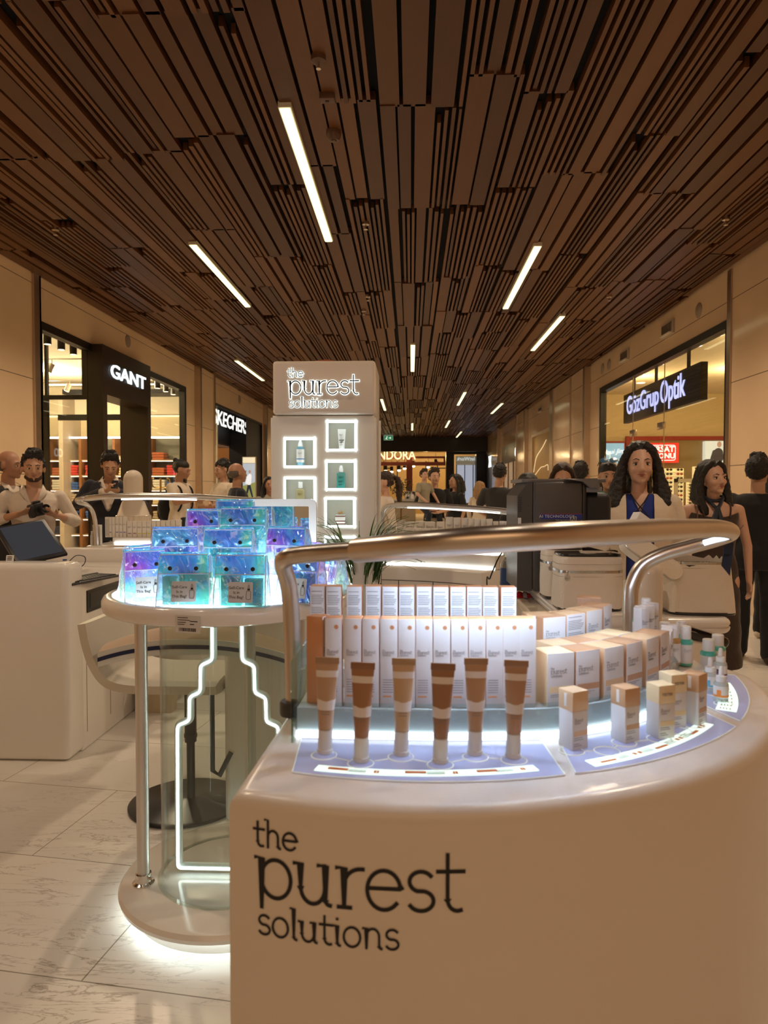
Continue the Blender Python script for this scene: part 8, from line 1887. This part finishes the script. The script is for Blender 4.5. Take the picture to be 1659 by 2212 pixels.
    if hstyle in ('long', 'wavy'):
        lw = 1.0; zb = 1.40 if hstyle == 'long' else 1.345
        for s_ in (-1, 1):
            P = [(s_ * .018, -.035, 1.752), (s_ * .060 * fw, -.035, 1.722), (s_ * .088 * fw, -.012, 1.655), (s_ * .098, .0, 1.58), (s_ * (.112 if hstyle == 'wavy' else .100), -.005, 1.49), (s_ * (.122 if hstyle == 'wavy' else .092), -.035, 1.42), (s_ * .088, -.06, zb)]
            r_ = [.018, .022, .024, .032, .046, .044, .014] if hstyle == 'wavy' else [.016, .018, .018, .026, .032, .030, .012]
            q.tube(P, r_, 12)
            if hstyle == 'wavy': q.tube([(s_ * .11, .0, 1.58), (s_ * .135, .0, 1.50), (s_ * .135, -.03, 1.43), (s_ * .14, -.05, 1.36)], [.018, .026, .028, .008], 10)
        q.tube([(0, .08, 1.70), (0, .115, 1.60), (0, .12, 1.50), (0, .11, zb + .02)], [.06, .075, .085, .03], 16)
        ds = (.007, 60, 5) if hstyle == 'wavy' else (.004, 45, 2)
    q.T = Matrix.Identity(4)
    put('hair', remesh(q, 'hair', .007, 1, ds), hair, t)
    # clothes
    def sleeves(q, mode, r, infl=.012):
        for s_ in (-1, 1):
            e, w = arm(s_); q.ell(sh[s_] + Vector((-s_ * .02, 0, -.012)), (.062 + r, .058 + r, .06 + r))
            if mode == 'short': q.cap(sh[s_], ar + infl + r, sh[s_].lerp(e, .62), ar + infl + .006 + r); continue
            q.cap(sh[s_], ar + infl + r, e, ar * .82 + infl + r); en = e.lerp(w, .45 if mode == 'rolled' else .93); q.cap(e, ar * .86 + infl + r, en, ar * .62 + infl + .004 + r)
    if topc:
        q = MB(); q.T = BT; torso(q, g, 1.0, .008, z0=.86 if bottom != 'dress' else .80, z1=1.42 if sleeve == 'none' else 1.45, wide=fat)
        if sleeve != 'none': sleeves(q, sleeve, 0)
        me = remesh(q, 'top', min(.011, vox * .85), 3, (.005, 16, 2))
        if sleeve == 'none':
            me = vcut(me, lambda c: (c.z > 1.335 - .05 * max(0, .03 - abs(c.x)) / .03 + .3 * max(0, abs(c.x) - .05) - (.04 if c.y > 0 else 0)) or c.z > 1.37)
        elif neckv: me = vcut(me, lambda c: c.y < .02 and c.z > neckv and abs(c.x) < (c.z - neckv) * .42)
        put('top', me, mat_top or C[topc], t)
        if sleeve == 'none':
            for s_ in (-1, 1):
                q = MB(); q.T = BT; q.tube(catmull([(s_ * .085, -.108, 1.335), (s_ * .098, -.075, 1.405), (s_ * .105, -.01, 1.435), (s_ * .10, .07, 1.40), (s_ * .09, .105, 1.33)], 6), .006, 8); obj('strap', q, C[topc], t)
    if jacket:
        q = MB(); q.T = BT; torso(q, g, 1.04, .022, z0=.80, z1=1.45, wide=fat); sleeves(q, 'long', .008, .016)
        me = remesh(q, 'jacket', .012, 3, (.006, 14, 4)); zv, kx = jacket
        me = vcut(me, lambda c: c.y < .0 and c.z > zv and abs(c.x) < min(.075, .012 + (c.z - zv) * kx)); put('jacket', me, C[jacketc], t)
    if neckv or jacket:
        for s_ in (-1, 1):
            q = MB(); q.T = BT; q.add([Vector((s_ * .012, -.105 + .0, (neckv or 1.33) + .03)), Vector((s_ * .060, -.072, 1.455)), Vector((s_ * .072, .03, 1.492)), Vector((s_ * .105, -.070, 1.425)), Vector((s_ * .075, -.112, 1.385))], [(0, 1, 3, 4), (1, 2, 3)])
            o = obj('collar', q, C[topc] if topc else C['white'], t, fix=False); md = o.modifiers.new('s', 'SOLIDIFY'); md.thickness = .004
    if bottom in ('trousers', 'jeans'):
        q = MB(); q.T = BT; torso(q, g, 1.0, .012, z0=.80, z1=.97); 
        for s_ in (-1, 1):
            a_, k_, f_ = leg(s_); q.cap(a_, .098, k_, .072); q.cap(k_, .074, f_ + Vector((0, 0, -.005)), .066)
        put('trousers', remesh(q, 'trousers', .013, 3, (.007, 12, 1)), C[botc], t)
    else:
        q = MB(); q.T = BT; R = []
        for z, a, b in ((.93, .168, .122), (.80, .185, .14), (.5, .2, .16), (.22, .215, .17)): R.append([(a * math.cos(2 * PI * k / 28), .01 + b * math.sin(2 * PI * k / 28), z) for k in range(28)])
        q.loft(R); put('skirt', remesh(q, 'skirt', .013, 2, (.01, 9, 1)), C[botc], t)
    for s_ in (-1, 1):
        a_, k_, f_ = leg(s_); q = MB(); c_ = f_ + Vector((0, 0, -.09)); q.T = Matrix.Diagonal((1.05, 1.05, 1.0, 1)); q.cap(c_ + Vector((0, .03, .045)), .042, c_ + Vector((0, -.13, .038)), .038); me = remesh(q, 'shoe', .01, 1)
        for v in me.vertices: v.co.z = max(v.co.z, c_.z + .001)
        put('shoe', me, C[shoes] if shoes in C else C['black'], t)
    return t
def at(px, D, dx=0): return (pl_(px, D) + dx, D, 0)
V = Vector
def face_to(px, D, off=0.0): return math.atan2(pl_(px, D), -0.0 - D) if False else -math.atan2(pl_(px, D), D) + off
# --- left side
D = 5.8
ph = person(at(57, D), face_to(57, D), 1.705, 'man in a white open-collared shirt holding a black camera at chest height', sk='olive', hstyle='short', vox=.008, sleeve='rolled', neckv=1.27, botc='charcoal', beard=True, head=(4, 0, 2),
            arms={-1: (V((-.30, .02, 1.18)), V((-.115, -.20, 1.245))), 1: (V((.32, .03, 1.17)), V((.16, -.235, 1.235)))}, palms={-1: V((.3, 0, 1)), 1: V((-.2, 0, 1))}, grips=(.25, .5), topc='white')
k_ = 1.665 / 1.75
def onp(t, v): return t.matrix_basis @ Matrix.Diagonal(t.scale).to_4x4().inverted() @ Matrix.Diagonal(t.scale).to_4x4() @ (BT @ V(v))
cmr = thing('camera', 'black digital camera held by the man in the white shirt', 'camera', onp(ph, (.03, -.25, 1.285)), ph.rotation_euler.z)
Rr = Matrix.Rotation(-.22, 4, 'Y') @ Matrix.Rotation(.35, 4, 'Z')
q = MB(); q.T = Rr; q.box(-.07, .045, -.03, .03, -.055, .05, .012, 3); q.box(-.075, -.035, -.045, .03, -.06, .045, .014, 3); q.box(-.03, .03, -.025, .03, .045, .07, .012, 3); obj('camera_body', q, m_dark, cmr)
q = MB(); q.T = Rr @ frame((.02, -.03, -.005), (1, 0, 0), (0, 0, 1)); q.lathe([(.030, -.01), (.034, .0), (.034, .06), (.036, .062), (.036, .085), (.030, .086), (.028, .07), (0, .068)], n=28); obj('lens', q, m_dark, cmr)
q = MB(); q.T = Rr @ frame((.02, -.03, -.005), (1, 0, 0), (0, 0, 1)); q.lathe([(.027, .0705), (.018, .076), (0, .079)], n=24); obj('front_glass', q, mat('lens_glass', (.03, .03, .05), rough=.03, coat=1), cmr)
D = 6.1; person(at(2, D), 0, 1.745, 'balding man in a dark suit at the left edge, seen from the side', sk='tan', hstyle='bald', hair=HG_, jacket=(1.12, .5), jacketc='black', head=(6, 0, 12)).rotation_euler.z = 1.25
D = 8.0; ph2 = person(at(228, D), .25, 1.84, 'man in a dark suit looking down at his phone before the left shop', sk='olive', hstyle='short', hair=HB, jacket=(1.10, .38), jacketc='navy', head=(32, 0, 12), neckv=1.30, botc='navy',
    arms={-1: (V((-.32, -.0, 1.19)), V((.0, -.25, 1.33))), 1: (V((.33, .0, 1.17)), V((.13, -.26, 1.31)))}, palms={-1: V((.2, 0, 1)), 1: V((-.2, .1, 1))}, grips=(.5, .5))
t = thing('smartphone', 'black phone in the hands of the suited man', 'phone', onp(ph2, (.10, -.335, 1.385)), .3)
q = MB(); q.T = Matrix.Rotation(-.9, 4, 'X'); q.box(-.036, .036, -.004, .004, -.05, .09, .003); obj('case', q, m_dark, t); q = MB(); q.T = Matrix.Rotation(-.9, 4, 'X'); q.box(-.032, .032, .004, .0047, -.045, .085); obj('screen', q, mat('phone_screen', (.03, .03, .04), rough=.1, emit=(.4, .5, .7), estr=.15, noise_amt=0), t)
D = 10.3; bp = person(at(383, D), 0, 1.83, 'person with a hair bun, white tee and black backpack, pointing right', sk='tan', hstyle='bun', hair=HB, sleeve='short', topc='cream', botc='black', head=(16, 0, 10), fat=1.08,
    arms={-1: (V((-.25, -.10, 1.17)), V((-.22, -.38, 1.21))), 1: (V((.27, .0, 1.13)), V((.2, -.15, .98)))}, palms={-1: V((1, 0, .2))}, grips=(.15, .4))
bp.rotation_euler.z = 1.3
t = thing('backpack', 'black backpack worn by the person with the bun', 'backpack', onp(bp, (0, .19, 1.12)), 1.3)
q = MB(); q.ell((0, .03, -.02), (.16, .10, .22)); q.ell((0, .09, -.10), (.12, .06, .12)); put('bag', remesh(q, 'bag', .012, 2, (.008, 15, 2)), C['black'], t)
for s_ in (-1, 1):
    q = MB(); q.tube(catmull([(s_ * .11, -.04, .22), (s_ * .13, -.16, .30), (s_ * .14, -.30, .26), (s_ * .135, -.335, .10), (s_ * .15, -.28, -.06), (s_ * .14, -.1, -.12)], 6), .016, 8, flat=.5); obj('strap', q, C['black'], t)
D = 10.6; person(at(479, D), -.9, 1.835, 'curly-haired man in a cream tee with folded arms, left of the bald man', sk='olive', hstyle='curly', hair=HB, sleeve='short', topc='cream', botc='navy', head=(8, 0, 0),
    arms={-1: (V((-.27, -.04, 1.14)), V((.02, -.22, 1.12))), 1: (V((.27, -.04, 1.14)), V((-.02, -.25, 1.10)))}).rotation_euler.z = -.75
D = 8.6; person(at(511, D), 0, 1.73, 'heavy balding man in a dark navy polo seen from behind his shoulder', sk='tan', hstyle='bald', hair=HG_, sleeve='short', topc='navy', botc='charcoal', fat=1.25, head=(0, 0, 12)).rotation_euler.z = 2.05
D = 10.5; person(at(580, D), 0, 1.60, 'long-haired person half hidden by the lit tower at its left', g='f', sk='tan', hstyle='long', hair=HB, topc='camo', botc='black').rotation_euler.z = .4
# --- middle
D = 8.0; person(at(831, D), 0, 1.61, 'woman with a dark ponytail and cream blouse just right of the tower', g='f', sk='fair', hstyle='pony', hair=HBR, topc='white', botc='black', head=(8, 0, 0), fat=1.02).rotation_euler.z = -1.25
D = 11.6; fa = person(at(938, D), .1, 1.73, 'man in a black tee carrying a small child on his arm', sk='fair', hstyle='short', hair=HBR, sleeve='short', topc='black', botc='beige', head=(0, 0, 14), fat=1.03,
    arms={-1: (V((-.30, .0, 1.14)), V((-.10, -.24, 1.10))), 1: (V((.29, .0, 1.12)), V((.02, -.27, 1.06)))}, palms={-1: V((0, 0, 1)), 1: V((0, 0, 1))})
kid = person((pl_(916, 11.36), 11.36, .59), 0, 1.0, 'small child in a patterned shirt and navy trousers carried on the man’s arm', sk='fair', hstyle='short', hair=HBR, sleeve='short', topc='camo', botc='navy', shoes='cream',
    legs={-1: (V((-.10, -.02, .86)), V((-.16, -.28, .66)), V((-.22, -.24, .28))), 1: (V((.12, -.0, .86)), V((.30, -.22, .68)), V((.36, -.26, .32)))}, arms={-1: (V((-.26, -.0, 1.16)), V((-.22, -.2, 1.0))), 1: (V((.26, -.1, 1.15)), V((.28, -.25, .92)))}, head=(0, 0, -20))
kid.rotation_euler.z = .9; kid['category'] = 'child'; kid.scale = (.62,) * 3; kid.location.z = .59
D = 11.8; person(at(982, D), 0, 1.665, 'woman with long dark hair in black, in profile beside the man with the child', g='f', sk='olive', hstyle='long', hair=HB, sleeve='short', topc='black', botc='navy', head=(0, 0, 0)).rotation_euler.z = -1.0
D = 13; person(at(1036, D), 0, 1.56, 'far blonde person in a lilac top beyond the man in a dark tee', g='f', sk='fair', hstyle='long', hair=HBL, topc='cream', botc='lilac').rotation_euler.z = 2.6
D = 10.0; person(at(1077, D), 0, 1.745, 'man in a charcoal tee seen from behind, head turned down', sk='olive', hstyle='short', hair=HB, sleeve='short', topc='charcoal', botc='black', head=(14, 0, 0), fat=1.12, face=False,
    arms={-1: (V((-.29, .02, 1.13)), V((-.20, -.18, 1.02))), 1: (V((.30, .02, 1.13)), V((.2, -.2, 1.02)))}).rotation_euler.z = 2.75
D = 5.0; person(at(1139, D), 0, 1.52, 'dark-haired person almost hidden behind the machine at its left', g='f', sk='tan', hstyle='updo', hair=HB, topc='black', botc='black', face=False).rotation_euler.z = 2.9
D = 5.3; person(at(1212, D), 0, 1.60, 'woman with brown hair whose forehead shows above the machine', g='f', sk='olive', hstyle='long', hair=HBR, topc='black', botc='black', head=(10, 0, 0)).rotation_euler.z = -.2
D = 8.6; person(at(1250, D), 0, 1.71, 'dark-haired man seen from behind above the machine’s right part', sk='tan', hstyle='short', hair=HB, topc='black', botc='black', face=False, sleeve='short').rotation_euler.z = 2.75
# --- right side
D = 5.9; sgw = person(at(1309, D), 0, 1.635, 'woman with hair tied back, sunglasses on her head and a teal scarf', g='f', sk='olive', hstyle='updo', hair=HB, topc='beige', botc='black', head=(0, 0, 8), vox=.009)
sgw.rotation_euler.z = face_to(1309, D)
q = MB()
HS = Matrix.Translation((0, 0, 1.512)) @ Matrix.Diagonal((1.14, 1.12, 1.12, 1)) @ Matrix.Translation((0, 0, -1.50))
for s_ in (-1, 1): q.T = HS @ frame((s_ * .036, -.050, 1.775), (1, 0, 0), (0, .75, .66)); q.lathe([(0, -.002), (.030, -.002), (.031, .002), (0, .003)], n=18)
q.T = HS; q.box(-.01, .01, -.054, -.048, 1.775, 1.78); q.tube([(-.066, -.046, 1.777), (-.086, .03, 1.735)], .003, 6); q.tube([(.066, -.046, 1.777), (.086, .03, 1.735)], .003, 6)
q2 = MB(); q2.v, q2.f, q2.mi = q.v, q.f, q.mi
t = thing('sunglasses', 'blue-tinted sunglasses pushed up on the woman’s tied-back hair', 'sunglasses', sgw.location, sgw.rotation_euler.z); t.scale = sgw.scale; obj('frame', q2, mat('blue_lens', (.03, .10, .18), rough=.08, coat=.8), t)
q = MB(); q.T = BT; q.tube([(a[0], a[1] + .01, 1.47 + .012 * math.sin(i_)) for i_, a in enumerate(circ(0, 0, .078, 24))], .022, 10, closed=True); q.cap((.03, -.10, 1.46), .03, (.01, -.12, 1.38), .02); o = obj('scarf', q, C['teal'], sgw)
D = 4.05; wc = person(at(1374, D), 0, 1.675, 'woman with long wavy dark hair, cream cardigan and blue top', g='f', sk='fair', hstyle='wavy', hair=HB, sleeve='short', topc='blue', botc='black', neckv=1.34, jacket=(.80, 3.0), jacketc='cream', head=(0, 0, 4), vox=.007)
wc.rotation_euler.z = face_to(1374, D) + .06
for c_ in [c for c in wc.children if c.name.startswith('collar')]: bpy.data.objects.remove(c_)
q = MB(); q.T = BT; q.tube(catmull([(-.05, -.05, 1.45), (-.02, -.095, 1.40), (.02, -.115, 1.35), (.045, -.12, 1.32)], 5), .0035, 6); q.tube(catmull([(.05, -.05, 1.45), (.02, -.095, 1.40), (-.02, -.115, 1.35), (-.045, -.12, 1.32)], 5), .0035, 6); obj('crossed_straps', q, C['black'], wc)
D = 4.9; ws = person(at(1530, D), 0, 1.608, 'woman in a dark strappy dress with a knotted navy neck scarf, looking right', g='f', sk='fair', hstyle='long', hair=HB, sleeve='none', topc='brown', bottom='dress', botc='brown', head=(0, -4, 20), vox=.007,
    arms={-1: (V((-.28, .03, 1.13)), V((-.25, -.17, 1.0))), 1: (V((.24, .02, 1.12)), V((.25, -.0, .86)))})
ws.rotation_euler.z = face_to(1530, D) + .25
q = MB(); q.T = BT; q.tube(catmull([V((.062 * math.cos(a), .01 + .062 * math.sin(a), 1.485 - .020 * math.cos(a - PI / 2) * 0 - .03 * max(0, -math.sin(a)))) for a in [2 * PI * k / 16 for k in range(16)]], 3, closed=True), .011, 8, closed=True); q.tube(catmull([(-.055, -.03, 1.47), (-.02, -.085, 1.42), (.0, -.10, 1.40)], 5), .012, 8); q.tube(catmull([(.055, -.03, 1.47), (.02, -.085, 1.42), (.0, -.10, 1.40)], 5), .012, 8); q.ell((0, -.108, 1.395), (.02, .016, .018)); q.cap((-.005, -.115, 1.39), .014, (-.035, -.135, 1.27), .028); q.cap((.005, -.115, 1.39), .014, (.03, -.135, 1.25), .026)
o = obj('neck_scarf', q, mat('cloth_satin_navy', (.02, .03, .05), rough=.3), ws)
t = thing('shoulder_bag', 'brown leather shoulder bag on a buckled strap of the woman in the strappy dress', 'bag', ws.location, ws.rotation_euler.z); t.scale = ws.scale
q = MB(); q.tube(catmull([(-.19, -.10, 1.10), (-.15, -.125, 1.28), (-.135, -.085, 1.42), (-.14, .0, 1.455), (-.16, .09, 1.40), (-.22, .12, 1.1)], 6), .012, 8, flat=.4); obj('strap', q, mat('brown_leather', (.10, .045, .022), rough=.4), t)
q = MB(); q.box(-.17, -.135, -.135, -.125, 1.27, 1.30, .003); obj('buckle', q, m_brass, t); q = MB(); q.box(-.34, -.20, -.12, .14, .92, 1.12, .03, 4); obj('pouch', q, mat('brown_leather', (.10, .045, .022)), t)
t = thing('hanging_card', 'dark blue pennant-shaped swing tag hanging below the rail end', 'tag', PY(1571, 1200, 1.62))
q = MB(); q.T = frame((0, 0, 0), (1, 0, -.12), (0, 0, 1)); q.prism([(-.010, -.024), (.012, -.045), (.010, .030), (-.010, .030)], -.0006, .0006); obj('card', q, mat('card_navy', (.012, .025, .06), rough=.5), t)
q = MB(); q.tube([(0, 0, .028), (-.002, -.08, .072)], .0007, 5); obj('string', q, m_dark, t)
q = MB(); logo(q, lambda u, v, ww: (-.007 + u, -.0012, .0 + v), W=.014, thick=.0001); obj('logo', q, m_card, t, smooth=0)
D = 5.9; mb_ = person(at(1622, D), 0, 1.665, 'man in loose black clothes seen from behind at the right edge', sk='olive', hstyle='short', hair=HB, topc='black', jacket=(3, 0), jacketc='black', botc='black', fat=1.15, head=(0, 0, -10), face=False, shoes='brown', vox=.009,
    legs={-1: (V((-.1, 0, .86)), V((-.10, -.05, .48)), V((-.10, .10, .09))), 1: (V((.1, 0, .86)), V((.11, -.03, .48)), V((.12, -.05, .09)))})
mb_.rotation_euler.z = 2.7
for c_ in [c for c in mb_.children if c.name.startswith('collar')]: bpy.data.objects.remove(c_)
D = 6.75; person(at(1656, D), 0, 1.62, 'person with long dark hair at the very right edge beyond the man in black', g='f', sk='olive', hstyle='long', hair=HB, topc='cream', botc='black', shoes='cream').rotation_euler.z = 2.2
